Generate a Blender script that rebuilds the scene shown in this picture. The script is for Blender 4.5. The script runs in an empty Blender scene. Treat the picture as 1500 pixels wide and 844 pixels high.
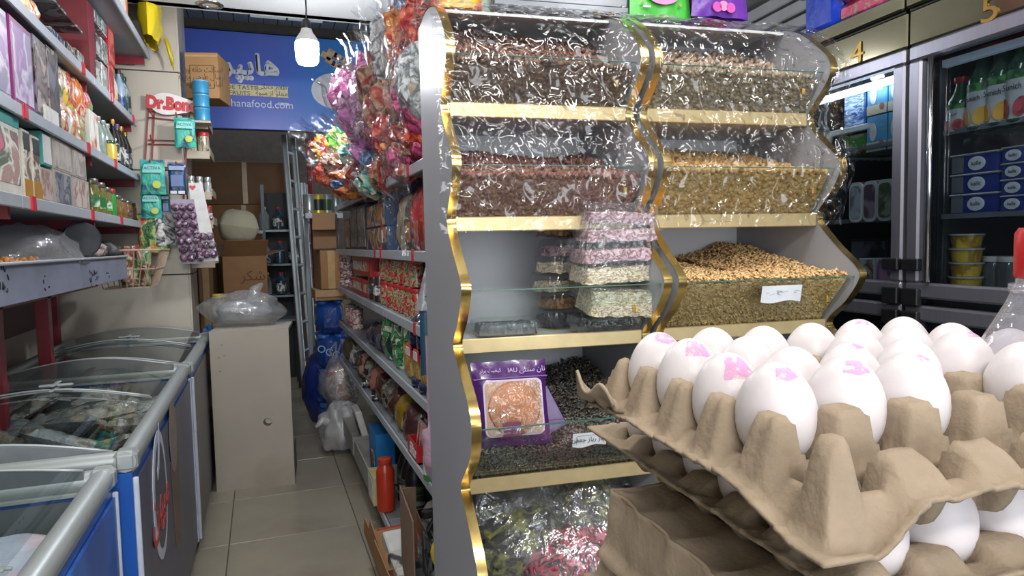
import bpy, math, random
import numpy as np
from mathutils import Vector, Matrix, Euler, noise
random.seed(7)
R = math.radians
SC = bpy.context.scene
COL = SC.collection
# ------------------------------------------------------------------ camera
YAW, PITCH, ROLL = R(20.1), R(3.83), R(1.2)
CAM = Vector((0, 0, 1.4))
FW = Vector((math.sin(YAW)*math.cos(PITCH), math.cos(YAW)*math.cos(PITCH), -math.sin(PITCH)))
_r = Vector((math.cos(YAW), -math.sin(YAW), 0)); _u = _r.cross(FW)
RT = _r*math.cos(ROLL) - _u*math.sin(ROLL)
UPV = _u*math.cos(ROLL) + _r*math.sin(ROLL)
cd = bpy.data.cameras.new('camera'); cd.sensor_width = 36; cd.lens = 24.0; cd.clip_start = .02; cd.clip_end = 60
co = bpy.data.objects.new('camera', cd); COL.objects.link(co)
m3 = Matrix((RT, UPV, -FW)).transposed()
co.matrix_world = Matrix.Translation(CAM) @ m3.to_4x4()
SC.camera = co
# ------------------------------------------------------------------ world, lamps, exposure
SC.view_settings.view_transform = 'Standard'; SC.view_settings.look = 'None'
SC.view_settings.exposure = -0.08; SC.view_settings.gamma = 1.0; SC.view_settings.use_curve_mapping = False
SC.cycles.transparent_max_bounces = 32
SC.cycles.max_bounces = 10
w = bpy.data.worlds.new('shop_daylight'); SC.world = w; w.use_nodes = True
w.node_tree.nodes['Background'].inputs[0].default_value = (.80, .88, 1.0, 1)
w.node_tree.nodes['Background'].inputs[1].default_value = 1.05
def area(name, loc, target, sx, sy, power, col=(1, .98, .95)):
    l = bpy.data.lights.new(name, 'AREA'); l.shape = 'RECTANGLE'; l.size = sx; l.size_y = sy; l.energy = power; l.color = col
    o = bpy.data.objects.new(name, l); COL.objects.link(o); o.location = loc
    o.rotation_euler = (Vector(target)-Vector(loc)).to_track_quat('-Z', 'Y').to_euler()
    o['kind'] = 'helper'
    return o
area('tube_lamp_front', (.35, .95, 2.66), (.45, 1.15, 0), 1.2, .12, 20)
area('tube_lamp_middle', (1.25, .55, 2.66), (1.2, .9, 0), .12, 1.2, 18)
area('tube_lamp_rear', (-.15, -1.1, 2.66), (.2, 1.6, 1.2), 1.2, .2, 40)
area('tube_lamp_aisle', (-.35, 2.1, 2.70), (-.3, 2.6, 0), .3, .3, 11)
area('front_fill_light', (.2, -2.6, 1.45), (.3, 1.5, 1.2), 2.6, 2.0, 72, (.92, .96, 1))  # unseen fill light added behind the camera to brighten surfaces facing it

# ------------------------------------------------------------------ frames
def hit(u, v, ax, val):
    """world point where the sight line through photo pixel (u, v) meets the real plane x|y|z = val"""
    d = FW + RT*((u-750)/1000) - UPV*((v-422)/1000)
    i = 'xyz'.index(ax)
    return CAM + d*((val-CAM[i])/d[i])
DA = R(5.1)      # the display stand and the fridges are turned a little from the aisle
DXV = Vector((math.cos(DA), -math.sin(DA), 0)); DYV = Vector((math.sin(DA), math.cos(DA), 0))
def D(x, y, z): return DXV*x + DYV*y + Vector((0, 0, z))
def hitD(u, v, ax, val):
    d = FW + RT*((u-750)/1000) - UPV*((v-422)/1000)
    n = DXV if ax == 'x' else DYV
    p = CAM + d*(val/d.dot(n))
    return Vector((p.dot(DXV), p.dot(DYV), p.z))

# ------------------------------------------------------------------ materials
def lin(h):
    if isinstance(h, (tuple, list)): return tuple(h[:3])
    h = h.lstrip('#'); c = [int(h[i:i+2], 16)/255 for i in (0, 2, 4)]
    return tuple(x/12.92 if x <= .04045 else ((x+.055)/1.055)**2.4 for x in c)
MATS = {}
def newmat(name):
    m = bpy.data.materials.new(name); m.use_nodes = True
    nt = m.node_tree; nt.nodes.clear()
    out = nt.nodes.new('ShaderNodeOutputMaterial')
    return m, nt, out
def nd(nt, t, **kw):
    n = nt.nodes.new('ShaderNode'+t)
    for k, v in kw.items():
        if k in n.inputs: n.inputs[k].default_value = v
        else: setattr(n, k, v)
    return n
def mixc(nt, fac, a, b):
    n = nt.nodes.new('ShaderNodeMix'); n.data_type = 'RGBA'
    for idx, v in ((0, fac), (6, a), (7, b)):
        if hasattr(v, 'links'): nt.links.new(v, n.inputs[idx])
        else: n.inputs[idx].default_value = v if idx == 0 else (*v[:3], 1)
    return n.outputs[2]
def mat(name, col, rough=.5, metal=0, var=.12, scale=18, bump=0.0, bscale=60, spec=.5, coat=0, aniso=None, emit=0, sss=0, dirt=None):
    """a plain surface: colour with mottling, fine relief"""
    if name in MATS: return MATS[name]
    m, nt, out = newmat(name); L = nt.links.new
    c = lin(col)
    p = nd(nt, 'BsdfPrincipled', Roughness=rough, Metallic=metal)
    p.inputs['Specular IOR Level'].default_value = spec
    p.inputs['Coat Weight'].default_value = coat
    tc = nd(nt, 'TexCoord'); mp = nd(nt, 'Mapping')
    if aniso: mp.inputs['Scale'].default_value = aniso
    L(tc.outputs['Object'], mp.inputs[0])
    nz = nd(nt, 'TexNoise', Scale=scale, Detail=5.0); L(mp.outputs[0], nz.inputs['Vector'])
    rp = nd(nt, 'MapRange'); rp.inputs[1].default_value = .3; rp.inputs[2].default_value = .7
    L(nz.outputs[0], rp.inputs[0])
    cc = mixc(nt, rp.outputs[0], tuple(x*(1-var) for x in c), tuple(min(1, x*(1+var)) for x in c))
    if dirt:
        n2 = nd(nt, 'TexNoise', Scale=scale*.37, Detail=8.0); L(mp.outputs[0], n2.inputs['Vector'])
        r2 = nd(nt, 'MapRange'); r2.inputs[1].default_value = .56; r2.inputs[2].default_value = .72; L(n2.outputs[0], r2.inputs[0])
        cc = mixc(nt, r2.outputs[0], cc, lin(dirt)) if False else cc
        mm = nt.nodes.new('ShaderNodeMix'); mm.data_type = 'RGBA'
        L(r2.outputs[0], mm.inputs[0]); L(cc, mm.inputs[6]); mm.inputs[7].default_value = (*lin(dirt), 1); cc = mm.outputs[2]
    L(cc, p.inputs['Base Color'])
    if emit:
        p.inputs['Emission Color'].default_value = (*c, 1); p.inputs['Emission Strength'].default_value = emit
    if sss:
        p.inputs['Subsurface Weight'].default_value = sss; p.inputs['Subsurface Radius'].default_value = (.004, .003, .003); p.inputs['Subsurface Scale'].default_value = 1
    if bump:
        n3 = nd(nt, 'TexNoise', Scale=bscale, Detail=6.0); L(mp.outputs[0], n3.inputs['Vector'])
        b = nd(nt, 'Bump', Strength=bump, Distance=.01); L(n3.outputs[0], b.inputs['Height']); L(b.outputs[0], p.inputs['Normal'])
    L(p.outputs[0], out.inputs[0])
    MATS[name] = m; return m
def pmat(name, cols, scale=14, rough=.35, metal=0, bump=0, bscale=50, stretch=(1, 1, 1), coat=0, seed=0, smooth=False):
    """printed packaging: irregular patches of several inks"""
    if name in MATS: return MATS[name]
    m, nt, out = newmat(name); L = nt.links.new
    p = nd(nt, 'BsdfPrincipled', Roughness=rough, Metallic=metal); p.inputs['Coat Weight'].default_value = coat
    tc = nd(nt, 'TexCoord'); mp = nd(nt, 'Mapping'); mp.inputs['Scale'].default_value = stretch
    oi = nd(nt, 'ObjectInfo'); vm = nd(nt, 'VectorMath', operation='MULTIPLY_ADD')
    L(oi.outputs['Random'], vm.inputs[0]); vm.inputs[1].default_value = (7+seed, 3, 5); L(tc.outputs['Object'], vm.inputs[2]); L(vm.outputs[0], mp.inputs[0])
    nz = nd(nt, 'TexNoise', Scale=scale, Detail=3.5, Distortion=.6); L(mp.outputs[0], nz.inputs['Vector'])
    cr = nd(nt, 'ValToRGB'); cr.color_ramp.interpolation = 'LINEAR' if smooth else 'EASE'; scale *= 1 if smooth else 1.7
    e = cr.color_ramp.elements
    n = len(cols); lo, hi = .33, .67
    while len(e) < n: e.new(.5)
    for i, c in enumerate(cols):
        e[i].position = 0 if i == 0 else lo+(hi-lo)*i/n
    for i, c in enumerate(cols): e[i].color = (*lin(c), 1)
    L(nz.outputs[0], cr.inputs[0]); L(cr.outputs[0], p.inputs['Base Color'])
    if bump:
        n3 = nd(nt, 'TexNoise', Scale=bscale, Detail=4.0, Distortion=1.0); L(mp.outputs[0], n3.inputs['Vector'])
        b = nd(nt, 'Bump', Strength=bump, Distance=.02); L(n3.outputs[0], b.inputs['Height']); L(b.outputs[0], p.inputs['Normal'])
    L(p.outputs[0], out.inputs[0]); MATS[name] = m; return m
def clear(name, tint=(1, 1, 1), gloss=.10, rough=.06, haze=.0, hazecol=(.9, .92, .95), bump=0, bscale=30, stretch=(1, 1, 1), dist=.02, crease=False):
    """thin clear sheet: mostly see-through, a clear coat of reflection, a little milky haze"""
    if name in MATS: return MATS[name]
    m, nt, out = newmat(name); L = nt.links.new
    tr = nd(nt, 'BsdfTransparent'); tr.inputs[0].default_value = (*tint, 1)
    gl = nd(nt, 'BsdfGlossy', Roughness=rough); gl.inputs[0].default_value = (1, 1, 1, 1)
    lw = nd(nt, 'LayerWeight', Blend=.5); pw = nd(nt, 'Math', operation='POWER'); L(lw.outputs['Facing'], pw.inputs[0]); pw.inputs[1].default_value = 4.5
    mr = nd(nt, 'MapRange'); mr.inputs[1].default_value = 0; mr.inputs[2].default_value = 1; mr.inputs[3].default_value = gloss; mr.inputs[4].default_value = min(.9, gloss+.6)
    L(pw.outputs[0], mr.inputs[0])
    if bump:
        tc = nd(nt, 'TexCoord'); mp = nd(nt, 'Mapping'); mp.inputs['Scale'].default_value = stretch; L(tc.outputs['Object'], mp.inputs[0])
        n3 = nd(nt, 'TexNoise', Scale=bscale, Detail=4.5 if crease else 3.0, Distortion=1.6); L(mp.outputs[0], n3.inputs['Vector'])
        if crease: n3.noise_type = 'RIDGED_MULTIFRACTAL'; n3.inputs['Distortion'].default_value = .9
        b = nd(nt, 'Bump', Strength=bump, Distance=dist); L(n3.outputs[0], b.inputs['Height'])
        L(b.outputs[0], gl.inputs['Normal']); L(b.outputs[0], lw.inputs['Normal'])
    base = tr.outputs[0]
    if haze:
        df = nd(nt, 'BsdfDiffuse'); df.inputs[0].default_value = (*hazecol, 1)
        ms = nd(nt, 'MixShader'); ms.inputs[0].default_value = haze; L(base, ms.inputs[1]); L(df.outputs[0], ms.inputs[2]); base = ms.outputs[0]
    mx = nd(nt, 'MixShader'); L(mr.outputs[0], mx.inputs[0]); L(base, mx.inputs[1]); L(gl.outputs[0], mx.inputs[2])
    L(mx.outputs[0], out.inputs[0]); MATS[name] = m; return m

# ------------------------------------------------------------------ geometry
class G:
    def __init__(s): s.v = []; s.f = []; s.mi = []; s.cur = 0
    def add(s, vs, fs):
        b = len(s.v); s.v += [tuple(x) for x in vs]; s.f += [tuple(i+b for i in f) for f in fs]; s.mi += [s.cur]*len(fs); return s
    def box(s, c, d, bev=0, rot=None):
        hx, hy, hz = d[0]/2, d[1]/2, d[2]/2
        if bev <= 0:
            vs = [(x*hx, y*hy, z*hz) for x in (-1, 1) for y in (-1, 1) for z in (-1, 1)]
            fs = [(0, 1, 3, 2), (4, 6, 7, 5), (0, 4, 5, 1), (2, 3, 7, 6), (0, 2, 6, 4), (1, 5, 7, 3)]
        else:
            b = min(bev, .49*min(d)); vs = []; idx = {}
            for x in (-1, 1):
                for y in (-1, 1):
                    for z in (-1, 1):
                        for k in range(3):
                            q = [x*(hx-(b if k != 0 else 0)), y*(hy-(b if k != 1 else 0)), z*(hz-(b if k != 2 else 0))]
                            idx[(x, y, z, k)] = len(vs); vs.append(q)
            fs = []
            for k in range(3):
                for sg in (-1, 1):
                    a, c2 = [i for i in range(3) if i != k]
                    q = []
                    for (p1, p2) in ((-1, -1), (1, -1), (1, 1), (-1, 1)):
                        t = [0, 0, 0]; t[k] = sg; t[a] = p1; t[c2] = p2; q.append(idx[(*t, k)])
                    fl = (sg > 0) ^ (k == 1)
                    fs.append(q if fl else q[::-1])
            for k in range(3):
                a, c2 = [i for i in range(3) if i != k]
                for s1 in (-1, 1):
                    for s2 in (-1, 1):
                        t0 = [0, 0, 0]; t0[a] = s1; t0[c2] = s2; t0[k] = -1; t1 = list(t0); t1[k] = 1
                        q = [idx[(*t0, a)], idx[(*t1, a)], idx[(*t1, c2)], idx[(*t0, c2)]]
                        fs.append(q if (s1*s2 < 0) ^ (k == 1) else q[::-1])
            for x in (-1, 1):
                for y in (-1, 1):
                    for z in (-1, 1):
                        q = [idx[(x, y, z, k)] for k in range(3)]
                        fs.append(q if x*y*z > 0 else q[::-1])
        if rot: 
            Mx = Euler(rot).to_matrix(); vs = [Mx @ Vector(v) for v in vs]
        return s.add([(v[0]+c[0], v[1]+c[1], v[2]+c[2]) for v in vs], fs)
    def lathe(s, prof, n=16, c=(0, 0, 0), cap=True, sq=1.0, sx=1, sy=1):
        """sq > 1 : rounded-square cross-section"""
        vs = []; fs = []
        for r, z in prof:
            for i in range(n):
                a = 2*math.pi*i/n; ca, sa = math.cos(a), math.sin(a)
                k = 1.0 if sq == 1 else 1/((abs(ca)**(2*sq)+abs(sa)**(2*sq))**(1/(2*sq)))
                vs.append((c[0]+r*k*ca*sx, c[1]+r*k*sa*sy, c[2]+z))
        m = len(prof)
        for j in range(m-1):
            for i in range(n):
                fs.append((j*n+i, j*n+(i+1) % n, (j+1)*n+(i+1) % n, (j+1)*n+i))
        if cap:
            fs.append(tuple(range(n))[::-1]); fs.append(tuple((m-1)*n+i for i in range(n)))
        return s.add(vs, fs)
    def tube(s, pts, r, n=6, cap=True, flat=1.0):
        pts = [Vector(p) for p in pts]; vs = []; fs = []
        rr = r if isinstance(r, (list, tuple)) else [r]*len(pts)
        up = Vector((0, 0, 1)); prevx = None
        for i, p in enumerate(pts):
            t = (pts[min(i+1, len(pts)-1)]-pts[max(i-1, 0)])
            t = t.normalized() if t.length > 1e-9 else up
            if prevx is None:
                x = t.cross(up) if abs(t.z) < .95 else t.cross(Vector((0, 1, 0)))
            else: x = prevx - t*prevx.dot(t)
            x = x.normalized() if x.length > 1e-9 else Vector((1, 0, 0)); prevx = x; y = t.cross(x)
            for k in range(n):
                a = 2*math.pi*k/n
                vs.append(p + x*(math.cos(a)*rr[i]) + y*(math.sin(a)*rr[i]*flat))
        for j in range(len(pts)-1):
            for k in range(n): fs.append((j*n+k, j*n+(k+1) % n, (j+1)*n+(k+1) % n, (j+1)*n+k))
        if cap: fs.append(tuple(range(n))[::-1]); fs.append(tuple((len(pts)-1)*n+k for k in range(n)))
        return s.add(vs, fs)
    def grid(s, nu, nv, fn, closeu=False):
        vs = [fn(i/(nu if closeu else nu-1), j/(nv-1)) for j in range(nv) for i in range(nu)]
        fs = []
        for j in range(nv-1):
            for i in range(nu if closeu else nu-1):
                fs.append((j*nu+i, j*nu+(i+1) % nu, (j+1)*nu+(i+1) % nu, (j+1)*nu+i))
        return s.add(vs, fs)
    def prism(s, poly, axis, a0, a1):
        """extrude a 2-D outline along an axis ('x': poly is (y,z); 'y': (x,z); 'z': (x,y))"""
        def P(q, a): return {'x': (a, q[0], q[1]), 'y': (q[0], a, q[1]), 'z': (q[0], q[1], a)}[axis]
        n = len(poly); vs = [P(q, a0) for q in poly]+[P(q, a1) for q in poly]
        fs = [tuple(range(n))[::-1], tuple(range(n, 2*n))]+[(i, (i+1) % n, n+(i+1) % n, n+i) for i in range(n)]
        return s.add(vs, fs)
    def build(s, name, mats, parent=None, loc=None, rot=None, smooth=False, angle=None):
        me = bpy.data.meshes.new(name); me.from_pydata(s.v, [], s.f)
        ml = mats if isinstance(mats, (list, tuple)) else [mats]
        for m in ml: me.materials.append(m)
        if len(ml) > 1: me.polygons.foreach_set('material_index', s.mi)
        return link(name, me, parent, loc, rot, smooth)
def link(name, me, parent=None, loc=None, rot=None, smooth=False):
    import bmesh
    if smooth == 'auto':
        me.polygons.foreach_set('use_smooth', [True]*len(me.polygons)); me.set_sharp_from_angle(angle=R(40))
    elif smooth: me.polygons.foreach_set('use_smooth', [True]*len(me.polygons))
    o = bpy.data.objects.new(name, me); COL.objects.link(o)
    if parent: o.parent = parent
    if loc is not None: o.location = loc
    if rot is not None: o.rotation_euler = rot
    return o
def npmesh(name, V, F, m, parent=None):
    """fast mesh from arrays of vertices and triangles"""
    me = bpy.data.meshes.new(name); n = len(F)
    me.vertices.add(len(V)); me.vertices.foreach_set('co', np.asarray(V, dtype=np.float32).ravel())
    me.loops.add(n*3); me.loops.foreach_set('vertex_index', np.asarray(F, dtype=np.int32).ravel())
    me.polygons.add(n); me.polygons.foreach_set('loop_start', np.arange(0, 3*n, 3, dtype=np.int32))
    me.materials.append(m); me.update(calc_edges=True); me.validate()
    me.polygons.foreach_set('use_smooth', [True]*n)
    o = bpy.data.objects.new(name, me); COL.objects.link(o)
    if parent: o.parent = parent
    return o
def tag(o, label, cat, group=None, kind=None):
    if label: o['label'] = label
    if cat: o['category'] = cat
    if group: o['group'] = group
    if kind: o['kind'] = kind
    return o
def thing(name, label, cat, loc=(0, 0, 0), rotz=0, group=None, rot=None):
    o = bpy.data.objects.new(name, None); o.empty_display_size = .03; COL.objects.link(o); o.location = loc
    o.rotation_euler = rot if rot else (0, 0, rotz)
    return tag(o, label, cat, group)
def dup(root, loc, rot, label=None, group=None, scale=None):
    c = root.copy(); COL.objects.link(c); c.location = loc
    c.rotation_euler = rot if isinstance(rot, (tuple, list)) else (0, 0, rot)
    if scale: c.scale = scale
    if label: c['label'] = label
    if group: c['group'] = group
    def rec(a, b):
        for ch in KIDS.get(a.name, ()) or [x for x in a.children]:
            k = ch.copy(); COL.objects.link(k); k.parent = b; rec(ch, k)
    rec(root, c); return c
KIDS = {}
ORD = ['first', 'second', 'third', 'fourth', 'fifth', 'sixth', 'seventh', 'eighth', 'ninth', 'tenth', 'eleventh', 'twelfth', 'thirteenth', 'fourteenth', 'fifteenth', 'sixteenth', 'seventeenth', 'eighteenth', 'nineteenth', 'twentieth', 'twenty-first', 'twenty-second']
# ------------------------------------------------------------------ lettering
_AR = {'ا': 'FE8D FE8E - -', 'آ': 'FE81 FE82 - -', 'ب': 'FE8F FE90 FE91 FE92', 'پ': 'FB56 FB57 FB58 FB59', 'ت': 'FE95 FE96 FE97 FE98', 'ج': 'FE9D FE9E FE9F FEA0', 'چ': 'FB7A FB7B FB7C FB7D', 'ح': 'FEA1 FEA2 FEA3 FEA4', 'خ': 'FEA5 FEA6 FEA7 FEA8', 'د': 'FEA9 FEAA - -', 'ر': 'FEAD FEAE - -', 'ز': 'FEAF FEB0 - -', 'س': 'FEB1 FEB2 FEB3 FEB4', 'ش': 'FEB5 FEB6 FEB7 FEB8', 'ص': 'FEB9 FEBA FEBB FEBC', 'ط': 'FEC1 FEC2 FEC3 FEC4', 'ع': 'FEC9 FECA FECB FECC', 'ف': 'FED1 FED2 FED3 FED4', 'ق': 'FED5 FED6 FED7 FED8', 'ک': 'FB8E FB8F FB90 FB91', 'گ': 'FB92 FB93 FB94 FB95', 'ل': 'FEDD FEDE FEDF FEE0', 'م': 'FEE1 FEE2 FEE3 FEE4', 'ن': 'FEE5 FEE6 FEE7 FEE8', 'و': 'FEED FEEE - -', 'ه': 'FEE9 FEEA FEEB FEEC', 'ی': 'FBFC FBFD FBFE FBFF'}
def fa(s):
    out = []
    for wd in s.split(' '):
        g = []
        for i, ch in enumerate(wd):
            if ch not in _AR: g.append(ch); continue
            F = _AR[ch].split()
            pj = i > 0 and wd[i-1] in _AR and _AR[wd[i-1]].split()[2] != '-'
            nj = i < len(wd)-1 and wd[i+1] in _AR and F[2] != '-'
            g.append(chr(int(F[(3 if nj else 1) if pj else (2 if nj else 0)], 16)))
        out.append(''.join(g[::-1]))
    return ' '.join(out[::-1])
def text(s, size, m, parent, name='lettering', loc=(0, 0, 0), rot=(R(90), 0, 0), depth=.0008, align='CENTER', bold=0, shear=0, sx=1):
    c = bpy.data.curves.new(name, 'FONT'); c.body = s; c.size = size; c.extrude = depth; c.align_x = align; c.align_y = 'CENTER'; c.resolution_u = 3
    c.offset = bold; c.shear = shear
    o = bpy.data.objects.new(name, c); COL.objects.link(o)
    bpy.context.view_layer.update()
    me = bpy.data.meshes.new_from_object(o.evaluated_get(bpy.context.evaluated_depsgraph_get()))
    bpy.data.objects.remove(o); bpy.data.curves.remove(c)
    me.materials.clear(); me.materials.append(m)
    k = bpy.data.objects.new(name, me); COL.objects.link(k); k.parent = parent; k.location = loc; k.rotation_euler = rot; k.scale = (sx, 1, 1)
    return k
def fbm(x, y, z=0): return noise.noise((x, y, z))
def ridge(x, y, z=0): return 1-abs(noise.noise((x, y, z)))*2
def catmull(pts, k=6):
    out = []; n = len(pts)
    for i in range(n-1):
        p0, p1, p2, p3 = pts[max(i-1, 0)], pts[i], pts[i+1], pts[min(i+2, n-1)]
        for j in range(k):
            t = j/k
            out.append(tuple(.5*((2*p1[q])+(-p0[q]+p2[q])*t+(2*p0[q]-5*p1[q]+4*p2[q]-p3[q])*t*t+(-p0[q]+3*p1[q]-3*p2[q]+p3[q])*t**3) for q in range(len(p1))))
    out.append(tuple(pts[-1])); return out
# ================================================================== THE ROOM
tile_m = mat('floor_tile', '#8f8878', .30, var=.08, scale=5, bump=.02, dirt='#7c7465')
grout = mat('grout', '#4d4a44', .8)
white_wall = mat('white_paint', '#b4b6b4', .6, var=.04, scale=3, bump=.03)
g = G(); g.box((0.6, 3.4, -.02), (5.2, 12.4, .03)); floor = g.build('floor', grout); floor['kind'] = 'structure'
ft = G().box((0, 0, 0), (.596, .596, .012), .002).build('floor_tile', tile_m, floor)
first = True
for i in range(-3, 5):
    for j in range(-4, 10):
        loc = (.40-.30+.6*i, 3.42-.3+.6*j, -.005)
        if loc[0] < -1.2 or loc[0] > 2.4: continue
        if first: ft.location = loc; first = False
        else: k = ft.copy(); COL.objects.link(k); k.location = loc
wl = G().box((-1.2, 3.4, 1.6), (.1, 10.6, 3.3)).build('wall_left', mat('beige_wall', '#a59f92', .6, var=.05, scale=3)); wl['kind'] = 'structure'
# red backing boards of the wall shelving belong to the shelf unit further down
wr = G().box((2.45, 1.5, 1.6), (.08, 7.0, 3.3)).build('wall_right', mat('grey_wall', '#8a8a88', .7)); wr['kind'] = 'structure'; wr.rotation_euler = (0, 0, -DA)
wr.location = (.1, 0, 0)
slat_m = mat('white_metal_slat', '#d5d8da', .35, .3, var=.05)
for k in range(7):
    s = G().box((2.36, 2.2, 2.20+.082*k), (.035, 5.4, .066), .006).build('slat', slat_m, wr)
cl = G().box((.6, 1.2, 2.80), (5.0, 6.2, .1)).build('ceiling', white_wall); cl['kind'] = 'structure'
g = G(); g.lathe([(.062, 0), (.062, -.012), (.045, -.014), (.042, -.004)], 24, (0, 0, 0), cap=False)
def downlight(x, y):
    t = thing('ceiling_downlight', 'round chrome recessed downlight in the white ceiling', 'ceiling light', (x, y, 2.75))
    G().lathe([(.07, 0), (.07, -.006), (.048, -.012), (.044, -.002)], 24, cap=False).build('trim_ring', mat('chrome', '#c8c8c8', .18, 1), t, smooth=True)
    G().lathe([(.045, -.001), (.001, -.003)], 20, cap=False).build('lens', mat('lamp_lens', '#a9a294', .3), t)
p = hit(308, 6, 'z', 2.75); downlight(p.x, p.y)
# raised ceiling bay in front of the sign: long narrow panels
cr = G().box((.6, 6.0, 3.29), (5.0, 3.4, .1)).build('ceiling_rear', mat('bay_ceiling', '#5f6466', .6)); cr['kind'] = 'structure'
pan = mat('ceiling_panel', '#7d8688', .45, .2, var=.06, scale=6)
for k in range(24):
    G().box((-.95+.11*k, 5.15, 3.225), (.104, 1.7, .03), .004).build('ceiling_panel', pan, cr)
fr = G().box((.6, 4.28, 3.0), (5.0, .08, .5)).build('trim_1', white_wall); fr['kind'] = 'structure'
# lit troffer in the bay
t = thing('ceiling_light_panel', 'pale rectangular ceiling light panel in a dark frame above the blue sign', 'ceiling light', (.27, 5.55, 3.205))
G().box((0, 0, 0), (.56, .5, .02), .004).build('frame', mat('dark_metal', '#3a3d40', .4, .5), t)
for sx in (-.14, .14): G().box((sx, 0, -.014), (.262, .45, .012), .003).build('diffuser', mat('diffuser', '#cfd6d2', .4, emit=.25), t)
# partition with the blue sign, opening below it
wb = G(); wb.box((.6, 6.09, 2.83), (5.0, .1, .92)); wb.box((-.92, 6.09, 1.2), (.6, .1, 2.4)); wb.box((1.9, 6.09, 1.2), (1.7, .1, 2.4))
wb = wb.build('wall_back', mat('back_partition', '#4a4741', .7)); wb['kind'] = 'structure'
rb = G(); rb.box((.6, 8.75, 1.6), (5.0, .1, 3.3)); rb = rb.build('wall_storeroom', mat('storeroom_wall', '#6a6258', .7)); rb['kind'] = 'structure'
sgn = thing('shop_sign', 'blue advertising board with white lettering above the storeroom opening', 'sign', (0, 6.03, 0))
def sign_mat():
    m, nt, out = newmat('sign_blue'); L = nt.links.new
    p_ = nd(nt, 'BsdfPrincipled', Roughness=.32)
    tc = nd(nt, 'TexCoord'); sp = nd(nt, 'SeparateXYZ'); L(tc.outputs['Object'], sp.inputs[0])
    mr = nd(nt, 'MapRange'); mr.inputs[1].default_value = .15; mr.inputs[2].default_value = .85; L(sp.outputs[0], mr.inputs[0])
    c = mixc(nt, mr.outputs[0], lin('#5670d6'), lin('#3a98e4')); L(c, p_.inputs['Base Color']); L(p_.outputs[0], out.inputs[0]); return m
G().box((.55, 0, 2.75), (2.3, .02, .77), .003).build('board', sign_mat(), sgn)
G().box((.55, -.005, 3.145), (2.32, .03, .014)).build('edge_strip', mat('dark_metal', '#3a3d40'), sgn)
sw = mat('sign_white', '#e6ecf2', .4)
def on_sign(u, v): q = hit(u, v, 'y', 6.018); return (q.x, -.0125, q.z)
q0 = on_sign(372, 94)
for dx_, dz_ in ((0, 0), (.0085, 0), (-.0085, 0), (0, .0085), (0, -.0085), (.006, .006), (-.006, -.006), (.006, -.006), (-.006, .006)):
    c0 = on_sign(368, 96); text(fa('هایپر'), .225, sw, sgn, 'lettering', (c0[0]+dx_, c0[1]-.0001*dx_*1000*.05, c0[2]+dz_))
cream = mat('stamp_cream', '#efe4ae', .5)
a = Vector(on_sign(300, 121)); b = Vector(on_sign(422, 143))
G().box(((a.x+b.x)/2, -.0115, (a.z+b.z)/2), (b.x-a.x, .004, abs(a.z-b.z)), 0, (0, R(.6), 0)).build('stamp_label', cream, sgn)
gg = G()
n = 34
for k in range(n):
    for zz in (a.z, b.z):
        gg.lathe([(.006, -.002), (.006, .002)], 8, (a.x+(b.x-a.x)*k/(n-1), -.0115, zz))
gg2 = gg.build('stamp_perforation', cream, sgn); gg2['kind'] = 'stuff'
navy = mat('stamp_ink', '#3b3f6a', .5)
def ttl(s, u, v, size, m, **k): return text(s, size, m, sgn, 'lettering', (on_sign(u, v)[0], -.0142, on_sign(u, v)[2]), **k)
ttl('MADE TASTE', 347, 128, .047, navy, sx=1.15); ttl('FRUITS', 351, 136.5, .047, navy, sx=1.1)
ttl(fa('طعم خانگی'), 399, 128, .052, navy); ttl(fa('مملو از میوه'), 398, 137, .052, navy)
G().box((on_sign(377, 132)[0], -.014, on_sign(377, 132)[2]), (.003, .002, .1)).build('divider', navy, sgn)
ttl('www.shanafood.com', 362, 152, .085, sw)
for dv in (-1.2, 1.2):
    c_ = on_sign(415, 152.5+dv); G().box((c_[0], -.0125, c_[2]), (.085, .002, .005)).build('rule', sw, sgn)
# waffle biscuits and the white bowl printed at the right edge of the board
wf = mat('waffle_print', '#d8bb92', .6, var=.25, scale=30)
for k, (u, v) in enumerate(((478, 82), (487, 78), (496, 84), (505, 90), (484, 90), (493, 96), (502, 100), (511, 96))):
    c_ = on_sign(u, v); G().box((c_[0], -.014, c_[2]), (.085, .004, .05), .0015, (0, R(28), 0)).build('printed_wafer', wf, sgn)
c_ = on_sign(492, 134)
G().lathe([(.20, 0), (.20, .003)], 28, (0, 0, 0), sx=1, sy=.75).build('printed_bowl', mat('bowl_white', '#dfe3e8', .4), sgn, (c_[0], -.0115, c_[2]), (R(90), 0, R(0)))
# tiled pillar at the end of the wall shelving
pl_x0, pl_x1, pl_y = -1.15, -.425, 4.66
wp = G().box(((pl_x0+pl_x1)/2-.01, pl_y+.24, 1.6), (pl_x1-pl_x0-.02, .44, 3.2)).build('wall_pillar', mat('pillar_core', '#3b3934', .8)); wp['kind'] = 'structure'
ptile = mat('pillar_tile', '#b3ab9c', .34, var=.05, scale=4, dirt='#a39a8a')
zs = [0, .62, 1.245, 1.88, 2.47, 3.1]
for z0, z1 in zip(zs, zs[1:]):
    G().box(((pl_x0+pl_x1)/2, pl_y, (z0+z1)/2), (pl_x1-pl_x0, .02, z1-z0-.006), .002).build('wall_tile', ptile, wp)
    G().box((pl_x1, pl_y+.22, (z0+z1)/2), (.02, .44, z1-z0-.006), .002).build('wall_tile', ptile, wp)
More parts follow.
